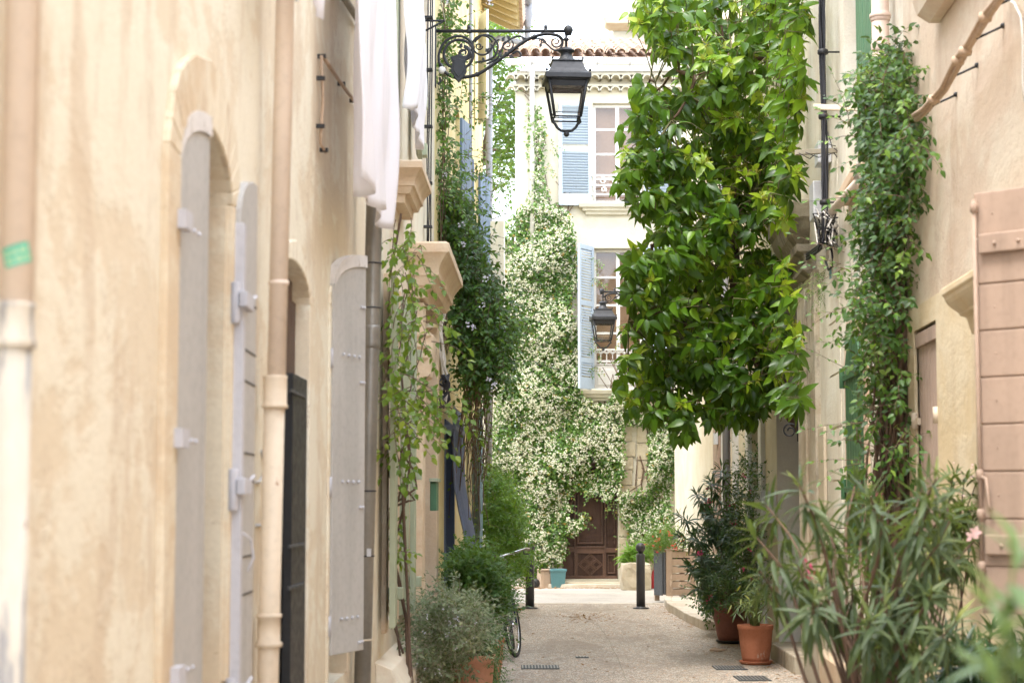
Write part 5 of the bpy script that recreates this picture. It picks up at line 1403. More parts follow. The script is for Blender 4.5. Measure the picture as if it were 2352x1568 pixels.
    m.build('hanger',M['iron'],root)
    m=MB(); m.lathe((cx,cy,zb),[(.092,.685),(.088,.70),(.060,.735),(.050,.755),(.056,.775),(.075,.785),(.077,.797),(.062,.805),(.05,.818),(.02,.828),(.001,.83)],24); m.lathe((cx,cy,zb),[(.105,.672),(.108,.69),(.09,.70)],24)
    ch=m.build('chimney',M['iron'],root)
    m=MB(); sq([(.200,.50),(.208,.505),(.208,.548),(.196,.556),(.180,.566),(.160,.60),(.143,.64),(.132,.668),(.142,.672),(.142,.682),(.12,.688)],m)
    for sx in (-1,1):
        for sy in (-1,1):
            v=Matrix.Rotation(R(4),3,'Z')@Vector((sx*.196,sy*.196,0)); m.ball((cx+v.x,cy+v.y,zb+.572),.014,6); v=v*.7; m.ball((cx+v.x,cy+v.y,zb+.695),.012,6)
    rf=m.build('lantern_roof',M['iron'],root,.003)
    m=MB(); t0,t1=.172,.118; z0,z1=.165,.50
    Rm=Matrix.Rotation(R(4),3,'Z')
    def C4(r,z): return [Vector((cx,cy,zb+z))+Rm@Vector((sx*r,sy*r,0)) for sx,sy in ((-1,-1),(1,-1),(1,1),(-1,1))]
    A=C4(t1,z0);B=C4(t0,z1)
    for k in range(4):
        m.tube([A[k],B[k]],.0135,4); m.tube([A[k],A[(k+1)%4]],.008,4); m.tube([B[k],B[(k+1)%4]],.016,4)
        A2=C4(t1+.006,z0+.035); m.tube([A2[k],A2[(k+1)%4]],.005,4)
    D_=C4(t0-.012,.435); E_=C4(t0+.004,.50)
    for k in range(4): m.add([D_[k],D_[(k+1)%4],E_[(k+1)%4],E_[k]],[(0,1,2,3)])
    m.build('lantern_frame',M['iron'],root)
    m=MB(); 
    for k in range(4): 
        a=C4(t1-.002,z0)[k]; b=C4(t1-.002,z0)[(k+1)%4]; c=C4(t0-.002,z1)[(k+1)%4]; d_=C4(t0-.002,z1)[k]; m.add([a,b,c,d_],[(0,1,2,3)])
    m.build('lantern_glass',M['lglass'],root)
    m=MB(); m.lathe((cx,cy,zb),[(.01,.455),(.10,.47),(.155,.49),(.01,.495)],16); m.build('reflector',M['iron'],root)
    m=MB()
    for sx in (-1,1):
        m.tube([(cx+sx*.118,cy,zb+.165),(cx+sx*.128,cy,zb+.135),(cx+sx*.105,cy,zb+.12),(cx+sx*.085,cy,zb+.085),(cx+sx*.05,cy,zb+.055),(cx,cy,zb+.05)],.013,8)
    m.ball((cx,cy,zb+.024),.026,10); m.build('lower_scroll',M['iron'],root)
    return root
Yl=16.4
lan=street_lantern('large black lantern on an ornate scroll bracket, reaching out from the left wall',(xy(1000,72,Yl),Yl,zy(72,Yl)),'black wall lanterns')
l2=lan.copy(); C.objects.link(l2)
for ch in list(lan.children): child_copy(ch,l2)
Y2=32.0; k=1.07
l2.rotation_euler=(0,0,PI); l2.scale=(k,k,k); l2.location=(xy(1385,670,Y2)+306/256*k,Y2,zy(670,Y2)); l2['label']='small distant black lantern in front of the lower white window, beside the leafy tree'
# ============================================================ LAUNDRY
def cloth(name,label,s0,s1,o,z0,z1,seed,cat,gather=.02,ns=60,nz=40,amp=.03,curve=0):
    rg=random.Random(seed); ph=[rg.uniform(0,6) for _ in range(6)]
    vs=[]
    for j in range(nz+1):
        t=j/nz
        for i in range(ns+1):
            u=i/ns; pinch=1-gather*math.sin(PI*t)*1.0-curve*(1-t)**3
            s=(s0+s1)/2+(u-.5)*(s1-s0)*pinch
            a=amp*(1-.45*t)*(1+.5*math.sin(u*5+seed))
            x=o+a*math.sin(u*19+ph[0]+1.2*t)+a*.6*math.sin(u*41+ph[1]-t*2)+a*.5*math.sin(u*8+ph[2]+3*t)+.012*math.sin(t*9+u*4+ph[3])+.007*math.sin(u*83+t*6)+.006*math.sin(u*57-t*14+ph[4])
            z=z0+(z1-z0)*t+.05*math.sin(u*7+ph[4])*(1-t)+.02*math.sin(u*23+ph[5])*(1-t)
            vs.append(LW(s,x,z))
    m=MB(); m.add(vs,[(j*(ns+1)+i,j*(ns+1)+i+1,(j+1)*(ns+1)+i+1,(j+1)*(ns+1)+i) for j in range(nz) for i in range(ns)],True)
    o_=m.build(name,M['cloth'],None,fix=False); tag(o_,label,cat,'white laundry on the line'); sd=o_.modifiers.new('s','SOLIDIFY'); sd.thickness=.002
    return o_
ZL=5.4
cloth('hanging_sheet','long white sheet hanging in front of the zinc pipe, largest of the laundry',7.62,9.35,.20,zy(480,8.6),ZL,1,'laundry',.12,90,50,.028,.22)
cloth('hanging_towel','white towel hanging behind the long sheet, beside the sage green upper leaf',11.0,12.55,.15,zy(300,12.0),ZL,2,'laundry',.03,60,40,.025)
cloth('hanging_shirt','small white garment corner at the top edge, left of the long sheet',5.75,6.3,.20,zy(60,6.5),ZL,3,'laundry',.05,30,30,.018,.5)
ln=MB(); ln.tube([LW(5.6+.8*i,.205,ZL+.01-.03*math.sin(PI*i/11)) for i in range(12)],.004,5); 
lt=thing('clothesline','thin white washing line along the left wall, carrying the laundry','clothesline',LW(5.6,0,ZL)); ln.build('rope',M['wcable'],lt)
ln=MB()
for s in (5.6,14.3): ln.tube([LW(s,-.005,ZL-.1),LW(s,.2,ZL+.01)],.008,6); ln.tube([LW(s,-.005,ZL+.01),LW(s,.21,ZL+.01)],.008,6)
ln.build('line_bracket',M['iron'],lt)
# ============================================================ POTS
def pot(name,label,x,y,r,h,mat,taper=.72,rim=.03,saucer=None,z=0,square=False,group=None,rz=0):
    p=thing(name,label,'plant pot',(x,y,z),group); zs=.0
    m=MB(); n=4 if square else 32; q=math.sqrt(2) if square else 1
    s0=.02 if saucer else .0
    prof=[(r*taper,s0),(r*(taper+(1-taper)*.30),s0+h*.14),(r*(taper+(1-taper)*.72),s0+h*.5),(r*.985,h-rim),(r*1.03,h-rim+.002),(r*1.05,h-.006),(r*1.04,h),(r*.96,h),(r*.93,h-.05),(r*.86,h-.08)]
    m.lathe((x,y,z),[(a*q,b) for a,b in prof],n,rot=PI/4+rz if square else 0,smooth=not square); m.build('pot_body',mat,p,.004 if square else 0)
    m=MB(); m.lathe((x,y,z+h-.05),[(.001,.01),(r*.9*q,.0)],n,rot=PI/4+rz if square else 0); m.build('soil',M['soil'],p)
    if saucer:
        m=MB(); m.lathe((x,y,z),[(r*taper*1.1,.001),(r*taper*1.28,.035),(r*taper*1.32,.035),(r*taper*1.32,.028),(r*taper*1.15,.006),(.01,.006)],28); m.build('saucer',saucer,p)
    return p
def gxy(px,py): d=ray(px,py); t=-H/d[2]; return t*d[0],t*d[1]
x,y=gxy(1736,1524); potO=pot('terracotta_pot','orange terracotta pot on a saucer, nearest on the right paving',x,y,.17,.385,M['terra'],.74,.05,M['terra']); PO=(x,y)
x,y=gxy(1677,1476); potB=pot('clay_pot','tall dark brown clay pot on a black saucer',x,y,.20,.46,M['terrad'],.62,.13,M['blackplastic']); PB=(x,y)
x,y=gxy(1716,1462); potS=pot('terracotta_pot','square pale terracotta pot behind the orange pot',x,y,.165,.48,M['terrap'],.9,.04,None,square=True,rz=.3); PS=(x,y)
x,y=gxy(1636,1420); pot('glazed_pot','dark blue glazed pot on a clay saucer, left of its green twin',x,y,.145,.34,M['bluepot'],.6,.03,M['terra']); P1=(x,y)
x,y=gxy(1655,1432); pot('glazed_pot','dark green glazed pot on a clay saucer, beside the tall brown pot',x,y,.135,.32,M['greenpot'],.6,.03,M['terra']); P2=(x,y)
# left pots
PL=(-.30,13.7); pot('terracotta_pot','pale terracotta pot under the grey green bush at the lower left',PL[0],PL[1],.17,.47,M['terrap'],.68,.06)
PL2=(-.47,12.2); pot('terracotta_pot','small terracotta pot low under the grey leaved bush, nearest the zinc pipe',PL2[0],PL2[1],.15,.36,M['terra'],.7,.05)
PL3=(-.24,16.0); pot('terracotta_pot','terracotta pot under the feathery green bush',PL3[0],PL3[1],.17,.42,M['terra'],.7,.05)
PR=(1.32,6.9); pot('terracotta_pot','large terracotta pot holding the front oleander',PR[0],PR[1],.24,.48,M['terra'],.7,.06)
# crate planter
cx,cy=gxy(1545,1377)
cr=thing('crate_planter','raw pallet wood planter crate with slate panel and red flowers, right of the bollard','planter',(cx+.03,cy+.2,0))
a0=gxy(1530,1385); ang=R(4)
m=MB(); x0,y0=a0[0]+.0,a0[1]-.02; W_=.50; D_=.30
zz=.10+.0; Hc=.70; nS=6
dF=Vector((math.cos(R(14)),math.sin(R(14)))); dS=Vector((-math.sin(R(14))-.32,math.cos(R(14)))).normalized()
P0=Vector((x0,y0))
def fbox2(p,d,a0,a1,n0,n1,z0,z1): m.slab(p,d,a0,a1,n0,n1,z0,z1)
for k in range(nS):
    z0=.12+k*.118; fbox2(P0,dF,.0,W_,.0,.018,z0,z0+.098)
    fbox2(P0+dF*W_,dS,.0,D_,-.0,.018,z0,z0+.098)
    Q=P0+dS*D_; fbox2(Q,dF,0,W_,0,.018,z0,z0+.098)
m.build('slat',M['crate'],cr,.004)
m=MB()
for a in (0,.40): fbox2(P0,dF,a,a+.10,-.022,-.002,.03,.83)
for q,a in ((P0+dS*D_,0),(P0+dS*D_,.42)): fbox2(q,dF,a,a+.08,.02,.06,.03,.83)
fbox2(P0,dF,-.01,W_+.01,-.03,.03,.832,.85)
m.build('corner_post',M['crate'],cr,.004)
m=MB(); fbox2(P0,dS,.0,D_,.0,.02,.14,.80); m.slab(P0-dF*.025,dS,.04,D_-.02,.0,.012,.12,.80); m.build('side_panel',M['slate'],cr,.004)
m=MB(); fbox2(P0+dF*.02+dS*.02,dF,0,.46,0,.40,.66,.70); m.build('soil',M['soil'],cr)
CP=P0+dF*.22+dS*.2
# limestone block, bucket, small crates, red thing
def rock(c,size,seed,name,label,cat,mat,tilt=0):
    rg=random.Random(seed); bm=bmesh.new(); bmesh.ops.create_cube(bm,size=1); bmesh.ops.subdivide_edges(bm,edges=bm.edges,cuts=5,use_grid_fill=True)
    for v in bm.verts:
        p=v.co; p*= (1-.12*max(0,(p.length-.62)/.25)); n=math.sin(p.x*7+seed)*math.cos(p.y*6+seed*2)*math.sin(p.z*8+1)
        v.co=Vector((p.x*size[0],p.y*size[1],p.z*size[2]))*(1+.07*n)+Vector((rg.uniform(-1,1),rg.uniform(-1,1),rg.uniform(-1,1)))*.008
    me=bpy.data.meshes.new(name); bm.to_mesh(me); bm.free(); o=link(name,me,mat); o.location=(c[0],c[1],size[2]/2-.01); o.rotation_euler=(0,0,tilt); return tag(o,label,cat)
cx,cy=gxy(1462,1356); rock((cx,cy+.25,0),(.54,.40,.50),3,'stone_block','rough pale limestone block between the door and the crate planter','stone block',M['stone'],.05)
cx,cy=xy(1279,1347,34.05),33.93; bk=thing('bucket','teal square plastic bucket left of the dark door','bucket',(cx,cy+.15,0))
m=MB(); m.lathe((cx,cy+.15,0),[(.13*1.3,.0),(.155*1.3,.30),(.17*1.3,.31),(.17*1.3,.35),(.15*1.3,.35),(.14*1.3,.2),(.01,.19)],4,rot=PI/4+.2,smooth=False); m.build('tub',M['teal'],bk,.02)
cx,cy=xy(1243,1349,34.0),33.85; m=MB(); m.box((cx+.05,cy+.2,.16),(.20,.2,.32),rz=.3); m.box((cx+.05,cy+.2,.335),(.24,.24,.03),rz=.3); tag(m.build('clay_planter',M['crate'],None,.01),'small pale box planter under the jasmine beside the teal bucket','planter')
m=MB(); cx,cy=xy(1229,1348,34.0),33.9; m.lathe((cx,cy+.1,.09),[(.03,-.06),(.085,-.05),(.09,0),(.085,.05),(.03,.06)],16,ax='Y'); tag(m.build('drain_elbow',M['blackplastic']),'small round black pipe mouth under the jasmine','pipe')
cx,cy=gxy(1506,1352); m=MB(); m.lathe((cx,cy+.1,0),[(.07,0),(.075,.2),(.06,.3),(.03,.36),(.03,.4),(.001,.41)],16); tag(m.build('gas_bottle',M['red']),'red cylinder tucked between stone block and crate planter','bottle')
# ============================================================ BICYCLE
def bicycle(front,rear):
    f=Vector((*front,0)); r_=Vector((*rear,0)); ax=(f-r_).normalized(); base=(f+r_)/2
    t=thing('bicycle','navy city bicycle with cream grips leaning behind the leafy bushes, seen end on','bicycle',(base.x,base.y,0))
    lean_=R(9); up=(Vector((0,0,1))*math.cos(lean_)+ax.cross(Vector((0,0,1)))*math.sin(lean_)).normalized(); sd=ax.cross(up).normalized()
    def Q(a,h,s=0): return base+ax*a+up*h+sd*s
    Rw=.335; wb=.52
    for a,nm in ((wb,'front'),(-wb,'rear')):
        c=Q(a,Rw)
        stv=Matrix.Rotation(R(-14) if a>0 else 0,3,up)
        axw=stv@ax
        def ring(rad,off=0,n=40): return [c+axw*(rad*math.cos(2*PI*i/n))+up*(rad*math.sin(2*PI*i/n))+(stv@sd)*off for i in range(n+1)]
        m=MB(); m.tube(ring(Rw-.018),.019,8,False); w_=m.build('wheel',M['rubber'],t)
        m=MB(); m.tube(ring(Rw-.045),.011,6,False)
        m.build('rim',M['chrome'],w_)
        m=MB()
        for i in range(28):
            g=2*PI*i/28; m.tube([c+(stv@sd)*(.025 if i%2 else -.025),c+axw*((Rw-.045)*math.cos(g))+up*((Rw-.045)*math.sin(g))],.0012,3,False)
        m.tube([c-(stv@sd)*.05,c+(stv@sd)*.05],.018,8); m.build('spokes',M['chrome'],w_)
        m=MB(); m.tube([c+axw*((Rw+.02)*math.cos(g))+up*((Rw+.02)*math.sin(g)) for g in np.linspace(.3 if a>0 else .9,PI-.9 if a>0 else PI+.1,16)],.022,6); m.build('mudguard',M['bikep'],t)
    m=MB(); hd=Q(.36,.86); hb=Q(.40,.70); bbk=Q(-.06,.29); stp=Q(-.2,.78)
    m.tube([hd,hb],.022,10); m.tube([hb,bbk],.02,10); m.tube([Q(.37,.80),Q(-.16,.52)],.018,10); m.tube([stp,bbk],.017,10)
    for s in (-.05,.05): m.tube([bbk+sd*s*.4,Q(-wb,Rw,s)],.010,8); m.tube([Q(-.17,.66,s*.3),Q(-wb,Rw,s)],.009,8)
    m.build('frame',M['bikep'],t)
    m=MB()
    for s in (-.05,.05): m.tube([hb+sd*s*.7,Q(.46,.5,s),Q(wb,Rw,s)],.012,8)
    m.build('fork',M['bikep'],t)
    m=MB(); m.tube([Q(.36,.86),Q(.33,1.0),Q(.36,1.04)],.014,8); hbz=[Q(.12,1.06,-.30),Q(.22,1.07,-.27),Q(.34,1.05,-.12),Q(.37,1.04,0),Q(.34,1.05,.12),Q(.22,1.07,.27),Q(.12,1.06,.30)]; m.tube(hbz,.011,8)
    hbar=m.build('handlebar',M['chrome'],t)
    for s in (-1,1):
        m=MB(); m.tube([Q(.19,1.068,.275*s),Q(.06,1.055,.315*s)],.017,10); m.build('grip',M['grip'],hbar)
        m=MB(); m.tube([Q(.26,1.05,.25*s),Q(.22,1.02,.25*s),Q(.12,1.01,.30*s)],.007,6); m.build('brake_lever',M['blackm'],hbar)
    m=MB(); m.ball(Q(.30,1.09,.17),.028,8); m.build('bell',M['chrome'],hbar)
    m=MB(); m.tube([Q(-.2,.78),Q(-.225,.9)],.013,8); m.build('seat_post',M['chrome'],t)
    m=MB(); m.tube([Q(-.02,.93),Q(-.12,.935),Q(-.22,.94),Q(-.33,.935)],[.02,.04,.08,.06],10); m.build('saddle',M['blackplastic'],t)
    m=MB(); m.lathe(bbk,[(.001,-.002),(.09,-.002),(.09,.002),(.001,.002)],20); 
    m=MB(); 
    pr=[bbk+sd*.06+ax*(.09*math.cos(g))+up*(.09*math.sin(g)) for g in np.linspace(0,2*PI,21)]; m.tube(pr,.006,5,False)
    m.tube([bbk+sd*.06,bbk+sd*.07+ax*.05-up*.15],.010,6); m.tube([bbk-sd*.06,bbk-sd*.07-ax*.05+up*.15],.010,6); m.build('crank',M['chrome'],t)
    for s,q in ((1,bbk+sd*.12+ax*.05-up*.15),(-1,bbk-sd*.12-ax*.05+up*.15)):
        m=MB(); m.prism([q+ax*.035+up*.012-sd*.05,q-ax*.035+up*.012-sd*.05,q-ax*.035-up*.012-sd*.05,q+ax*.035-up*.012-sd*.05],sd*.10); pd=m.build('pedal',M['blackplastic'],t,.004)
        m=MB(); q2=q+ax*.0355; m.prism([q2+up*.006-sd*.03,q2-up*.006-sd*.03,q2-up*.006-sd*.01,q2+up*.006-sd*.01],ax*.003); m.prism([q2+up*.006+sd*.03,q2-up*.006+sd*.03,q2-up*.006+sd*.01,q2+up*.006+sd*.01],ax*.003); m.build('reflector',M['orange'],pd)
    return t
fx,fy=gxy(1180,1508); fx+=.03
bicycle((fx,fy),(fx-.03,fy+1.03))
def plant(name,label,cat,loc,group=None): return thing(name,label,cat,loc,group)
T_broad=leaf_tpl(5,.235,.85,.30,.28,.62); T_small=leaf_tpl(3,.26,.9,.3,.2,.7); T_narrow=leaf_tpl(5,.085,.8,.35,.32,.75)
T_tiny=DIAMOND; T_star=STAR
# ------------------------------------------------------------ leafy tree (right, centre)
TR=[(1560,-60),(1450,-30),(1445,40),(1500,110),(1560,150),(1520,200),(1470,170),(1450,205),(1425,260),(1430,330),(1420,420),(1455,470),(1462,530),(1490,560),(1440,575),(1425,640),(1430,720),(1415,800),(1425,870),(1440,930),(1500,945),(1535,960),(1560,985),(1600,975),(1650,965),(1690,950),(1740,955),(1800,930),(1850,920),(1850,860),(1835,760),(1820,640),(1790,560),(1815,470),(1835,430),(1840,330),(1850,240),(1855,120),(1860,-60)]
tx,ty=2.98,17.45
tree=plant('leafy_tree','large broad leaved evergreen tree filling the right centre, overhanging the pots','tree',(tx,ty,0))
f=Fol(21); g=f.rg
limbs=MB()
top=Vector((2.35,19.0,5.3))
tr=[Vector((tx,ty,0)),Vector((tx-.02,ty+.1,1.0)),Vector((tx-.12,ty+.3,2.2)),Vector((2.55,18.2,2.75)),Vector((2.30,18.8,3.6)),top,Vector((2.2,19.2,6.8)),Vector((2.1,19.2,8.0))]
limbs.tube(tr,[.075,.065,.06,.055,.055,.05,.035,.02],10)
nodes=[p for p in tr[3:]]
for k in range(34):
    px,py=samp(TR,g); Y=g.uniform(17.3,20.8); tgt=pY(px,py,Y); src=min(nodes,key=lambda n:(n-tgt).length+g.uniform(0,.6))
    mid=(src+tgt)/2+Vector((0,0,.15))+f.rv(.06); q=[src,src.lerp(mid,.5)+f.rv(.03),mid,mid.lerp(tgt,.5)+f.rv(.03),tgt]
    limbs.tube(q,[.024,.02,.016,.012,.007],6); nodes += q[1:]
limbs.tube([Vector((2.98,17.5,2.2)),pY(1868,958,17.35),pY(1832,912,17.4),pY(1795,872,17.7),pY(1760,800,18.2)],[.06,.05,.042,.036,.03],8)
limbs.build('trunk',M['bark'],tree,fix=False)
tips=0
fl=Fol(22)
while tips<1250:
    px,py=samp(TR,g)
    if not all(inpoly(px+26*math.cos(q)*(.4+lump(px*.05+q,py*.05,1,2)),py+34*math.sin(q),TR) for q in (0,1.57,3.14,4.71)) and g.random()<.6*(lump(py*.07,px*.05,1,1)>.5): continue
    if (1700<px<1790 and 500<py<560 and g.random()<.7): continue
    Y=17.0+abs(g.gauss(0,1.6)); Y=min(Y,21.3)
    if px>1790: Y=min(Y,(1.8-.25)/((px-1176)/F_PX-.0533)-g.uniform(0,.5))
    if tips%3==0: px+=g.uniform(-14,14); py+=g.uniform(-12,12)
    c=pY(px,py,Y)
    gap=lump(c.x*4,c.z*4,1.0,Y*2)
    if gap<.39 and g.random()<.88: continue
    out=Vector((px-1660,0,0)); out.normalize() if out.length else None
    ax=Vector((out.x*.5+g.gauss(0,.4),-.8+g.gauss(0,.4),g.uniform(-.3,.55))).normalized()
    src=min((n for n in nodes),key=lambda n:(n-c).length) if tips%3==0 else None
    base=c-ax*.18
    if src is not None and (src-base).length<.75: f.st.tube([src,(src+base)/2+Vector((0,0,.05)),base,c],[.008,.006,.005,.004],4,False)
    else: f.st.tube([base-Vector((0,-.08,.05)),base,c],[.005,.005,.003],4,False)
    nl=g.randint(6,10); young=g.random()<(.32 if Y<18.6 and 200<py<720 and px>1560 else .12)
    a0=g.uniform(0,6)
    X=ax.orthogonal().normalized(); Z=ax.cross(X)
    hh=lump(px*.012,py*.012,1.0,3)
    for k in range(nl):
        a=a0+k*2.4; rad=X*math.cos(a)+Z*math.sin(a)
        d=(rad*.9+ax*(.45 if young else .15)+Vector((0,0,-.35 if young else -.75))+f.rv(.18))
        pos=c-ax*g.uniform(0,.10)
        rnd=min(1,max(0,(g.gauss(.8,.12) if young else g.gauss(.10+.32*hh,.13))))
        f.leaf(pos+d.normalized()*.02,d,ax+Vector((0,-.25,.8))+f.rv(.2),g.uniform(.075,.172)*(0.95 if young else 1.1),g.uniform(.85,1.12),rnd)
    if young:
        for k in range(16): fl.leaf(c+f.rv(.012),f.rv(1)+ax*1.2,(0,0,1),g.uniform(.04,.075),.18)
    tips+=1
for (px,py,Y) in ((1463,180,17.4),(1466,205,17.4),(1560,1000,17.6),(1577,985,17.5),(1430,300,17.3),(1418,880,17.4),(1448,935,17.4)):
    c=pY(px,py,Y)
    for k in range(5): f.leaf(c+f.rv(.03),(g.uniform(-.6,.4),g.uniform(-.4,.2),-.9),(-.2,-1,.5),g.uniform(.12,.17),1.1,g.uniform(.2,.5))
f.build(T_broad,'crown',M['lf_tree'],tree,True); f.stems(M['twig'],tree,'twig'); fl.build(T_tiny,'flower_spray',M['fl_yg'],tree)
# ------------------------------------------------------------ star jasmine on the facade
JP=[(1213,245),(1240,240),(1252,300),(1250,400),(1262,455),(1312,500),(1322,560),(1325,640),(1310,700),(1328,770),(1332,900),(1355,925),(1395,930),(1420,880),(1450,900),(1475,950),(1560,965),(1568,1010),(1552,1070),(1535,1150),(1548,1190),(1530,1260),(1480,1290),(1440,1305),(1448,1240),(1430,1190),(1422,1140),(1450,1120),(1475,1030),(1440,1010),(1435,1080),(1424,1130),(1395,1150),(1365,1138),(1340,1130),(1312,1125),(1300,1150),(1345,1190),(1328,1235),(1300,1270),(1290,1310),(1268,1345),(1225,1345),(1190,1290),(1130,1180),(1128,1000),(1150,880),(1145,760),(1170,660),(1158,520),(1205,470),(1225,430),(1208,330)]
jas=plant('star_jasmine','flowering star jasmine covering the far house wall round the door, white all over','climber',(0,FY-.1,0))
f=Fol(31); g=f.rg; fw=Fol(32)
n=0
def inhole(px,py):  # bare spots: door, lower window, bare stone
    if 1302<px<1420 and 1120<py<1345 and not (px<1340 and py<1235 and lump(px*.08,py*.08)>.35) and py>1150+25*math.sin(px*.15): return True
    if 1366<px<1480 and 560<py<900: return True
    if 1334<px<1364 and 560<py<895: return True
    if 1433<px<1490 and 975<py<1130+10*math.sin(px*.2): return True
    if 1354<px<1370 and 1050<py<1085 : return True
    if 1262<px<1302 and 1298<py<1350: return True
    return False
while n<30000:
    px,py=samp(JP,g)
    if inhole(px,py): continue
    thin=py<470
    if thin and g.random()<.5: continue
    px+=g.gauss(0,3); py+=g.gauss(0,3)
    o_=.05+(.30 if not thin else .12)*lump(px*.035,py*.035,1,2)*g.uniform(.35,1)+(.04*g.random())
    if lump(px*.05,py*.06,1,5)<.18 and g.random()<.6: o_*=.3
    p=pY(px,py,FY-o_)
    f.leaf(p,(g.gauss(0,1),-.3+g.gauss(0,.5),g.gauss(-.35,.7)),(g.gauss(0,.5),-1,.7+g.gauss(0,.4)),g.uniform(.042,.075),1.3,min(1,max(0,g.gauss(.42,.2))) if g.random()>.012 else 1)
    n+=1
n=0
while n<17500:
    px,py=samp(JP,g)
    if inhole(px,py): continue
    thin=py<470
    if thin and g.random()<.45: continue
    if py<1000 and 0: continue
    dens=lump(px*.045,py*.05,1,9)
    if dens<.33 and g.random()<.7: continue
    o_=.07+(.33 if not thin else .13)*lump(px*.035,py*.035,1,2)+.02*g.random()
    p=pY(px,py,FY-o_)
    for q in range(g.randint(2,7)):
        fw.leaf(p+fw.rv(.022),(g.gauss(0,1),g.gauss(0,.4),g.gauss(0,1)),(g.gauss(0,.5),-1,.5),g.uniform(.026,.042),1)
        n+=1
for k in range(140):
    px,py=samp(JP,g)
    if inhole(px,py): continue
    a=pY(px,py,FY-.03); f.st.tube([a,a+Vector((g.uniform(-.2,.2),0,g.uniform(.2,.5))),a+Vector((g.uniform(-.3,.3),-.02,g.uniform(.6,.9)))],[.012,.01,.007],5,False)
for px,py in ((1480,1290),(1475,1200),(1490,1130),(1225,1340),(1236,1200),(1235,1000),(1222,600),(1228,450)):
    a=pY(px,py,FY-.05); f.st.tube([a+Vector((g.uniform(-.05,.05),0,i*.25)) for i in range(6)],.014,5,False)
for px,py in ((1335,1180),(1345,1195),(1410,1150),(1408,1165),(1300,1130),(1360,1135),(1380,940),(1440,1240),(1368,640),(1370,600),(1300,500),(1270,340),(1266,380),(1364,770),(1366,840),(1372,810),(1432,830),(1428,860),(1436,790)):
    for k in range(5): f.sprig(pY(px+g.uniform(-8,8),py+g.uniform(-8,8),FY-.15),(g.uniform(-1,1),-.3,g.uniform(-1,.5)),.2,6,.045,.5,(0,-1,.5))
f.build(T_small,'foliage',M['lf_jas'],jas); fw.build(T_star,'blossom',M['fl_jas'],jas); f.stems(M['vstem'],jas)
# ------------------------------------------------------------ generic creeper
def creeper(f, poly, depth, n, size, L=(.15,.35), nl=(5,9), droop=.6, dirb=(0,-.3,-.3), up=(0,-.7,.8), wid=1, spread=.9, jit=.3, ph=0, sparse=.0, rndk=(.15,.6), r=.0022):
    g=f.rg; k=0
    while k<n:
        px,py=samp(poly,g); h=lump(px*.03,py*.03,1,ph)
        if h<sparse and g.random()<.8: continue
        Y=depth(px,py,g)
        if Y is None: continue
        p=pY(px,py,Y)
        d=Vector(dirb)+f.rv(.7)
        f.sprig(p,d,g.uniform(*L),g.randint(*nl),size,droop,up,r,spread,wid,jit,rndb=rndk[0]+rndk[1]*h*g.uniform(.4,1.2))
        k+=1
# left seam vine + dense mass
v=plant('potato_vine','dense dark green climber hanging over the left wall below the lantern bracket','climber',LW(17,.1,0))
f=Fol(41); g=f.rg
VA=[(985,-20),(1040,-20),(1050,60),(1035,180),(1045,300),(1060,400),(1060,480),(1000,470),(988,380),(985,200)]
VB=[(990,450),(1050,440),(1080,510),(1105,580),(1128,640),(1155,700),(1162,760),(1152,830),(1130,870),(1110,880),(1080,870),(1062,820),(1050,740),(1046,660),(1030,640),(1020,600),(1062,625),(1030,556),(1010,520)]
def dA(px,py,g): return 16.5+g.uniform(0,.9)
def dB(px,py,g):
    u=(px-1176)/F_PX; Ymax=min(24,(-.99+.08)/(u-.0176)) if u<.0172 else 24
    lo=17.0; hi=max(17.6,min(Ymax,22)); return g.uniform(lo,hi) if g.random()<.4 else lo+abs(g.gauss(0,.6))
creeper(f,VA,dA,270,.055,(.12,.3),(5,8),.6,ph=2,rndk=(.25,.6))
creeper(f,VB,dB,1300,.06,(.15,.35),(6,10),.7,(0.1,-.4,-.2),ph=4,rndk=(.02,.75))
for k in range(55):   # long sprays at the margins
    px,py=g.choice([(1060,200),(1085,260),(1075,330),(1090,380),(1110,430),(1130,560),(1150,600),(1170,680),(1180,760),(1165,820),(1040,80),(1060,150),(1095,240)])
    f.sprig(pY(px+g.uniform(-18,8),py+g.uniform(-35,35),g.uniform(16.8,18.5)),(g.uniform(-.2,1),g.uniform(-.5,.5),g.uniform(-.4,.6)),g.uniform(.25,.5),8,.05,.4,rndb=.4)
for k in range(48):   # dangling bare stems
    px=g.uniform(1072,1125); a=pY(px,g.uniform(760,840),17.3+g.uniform(0,1.5)); L_=g.uniform(.7,1.7); pts=[a]
    for i in range(6): pts.append(pts[-1]+Vector((g.gauss(-.01,.03),g.gauss(0,.03),-L_/6)))
    f.st.tube(pts,.0035,4,False)
    for q in pts[2:]:
        if g.random()<.6: f.leaf(q,f.rv(1)+Vector((0,0,-.5)),(0,-1,.5),.045,1)
DG=[(1085,860),(1130,860),(1125,1000),(1130,1100),(1120,1250),(1100,1250),(1098,1050),(1080,950)]
creeper(f,DG,lambda px,py,g:g.uniform(20,23),60,.05,(.15,.35),(4,7),.5,ph=7,rndk=(.2,.5))
for k in range(7):
    s_=g.uniform(16.25,17.6); f.st.tube([LW(s_+g.uniform(-.05,.05),.03+g.uniform(0,.05),z) for z in np.linspace(3,8.3,16)],.004,5,False)
f.build(T_small,'foliage',M['lf_vine'],v); f.stems(M['vstem'],v)
fm=Fol(42)
for (px,py) in ((1078,745),(1085,752),(1115,640),(1062,560),(1120,870),(1135,885),(1015,1),(1022,5),(1118,2),(1125,6),(1108,700),(1020,400),(1035,415),(990,150),(1060,515)):
    for k in range(8): fm.leaf(pY(px+g.uniform(-7,7),py+g.uniform(-6,6),16.75),fm.rv(1),(0,-1,.3),.028,1)
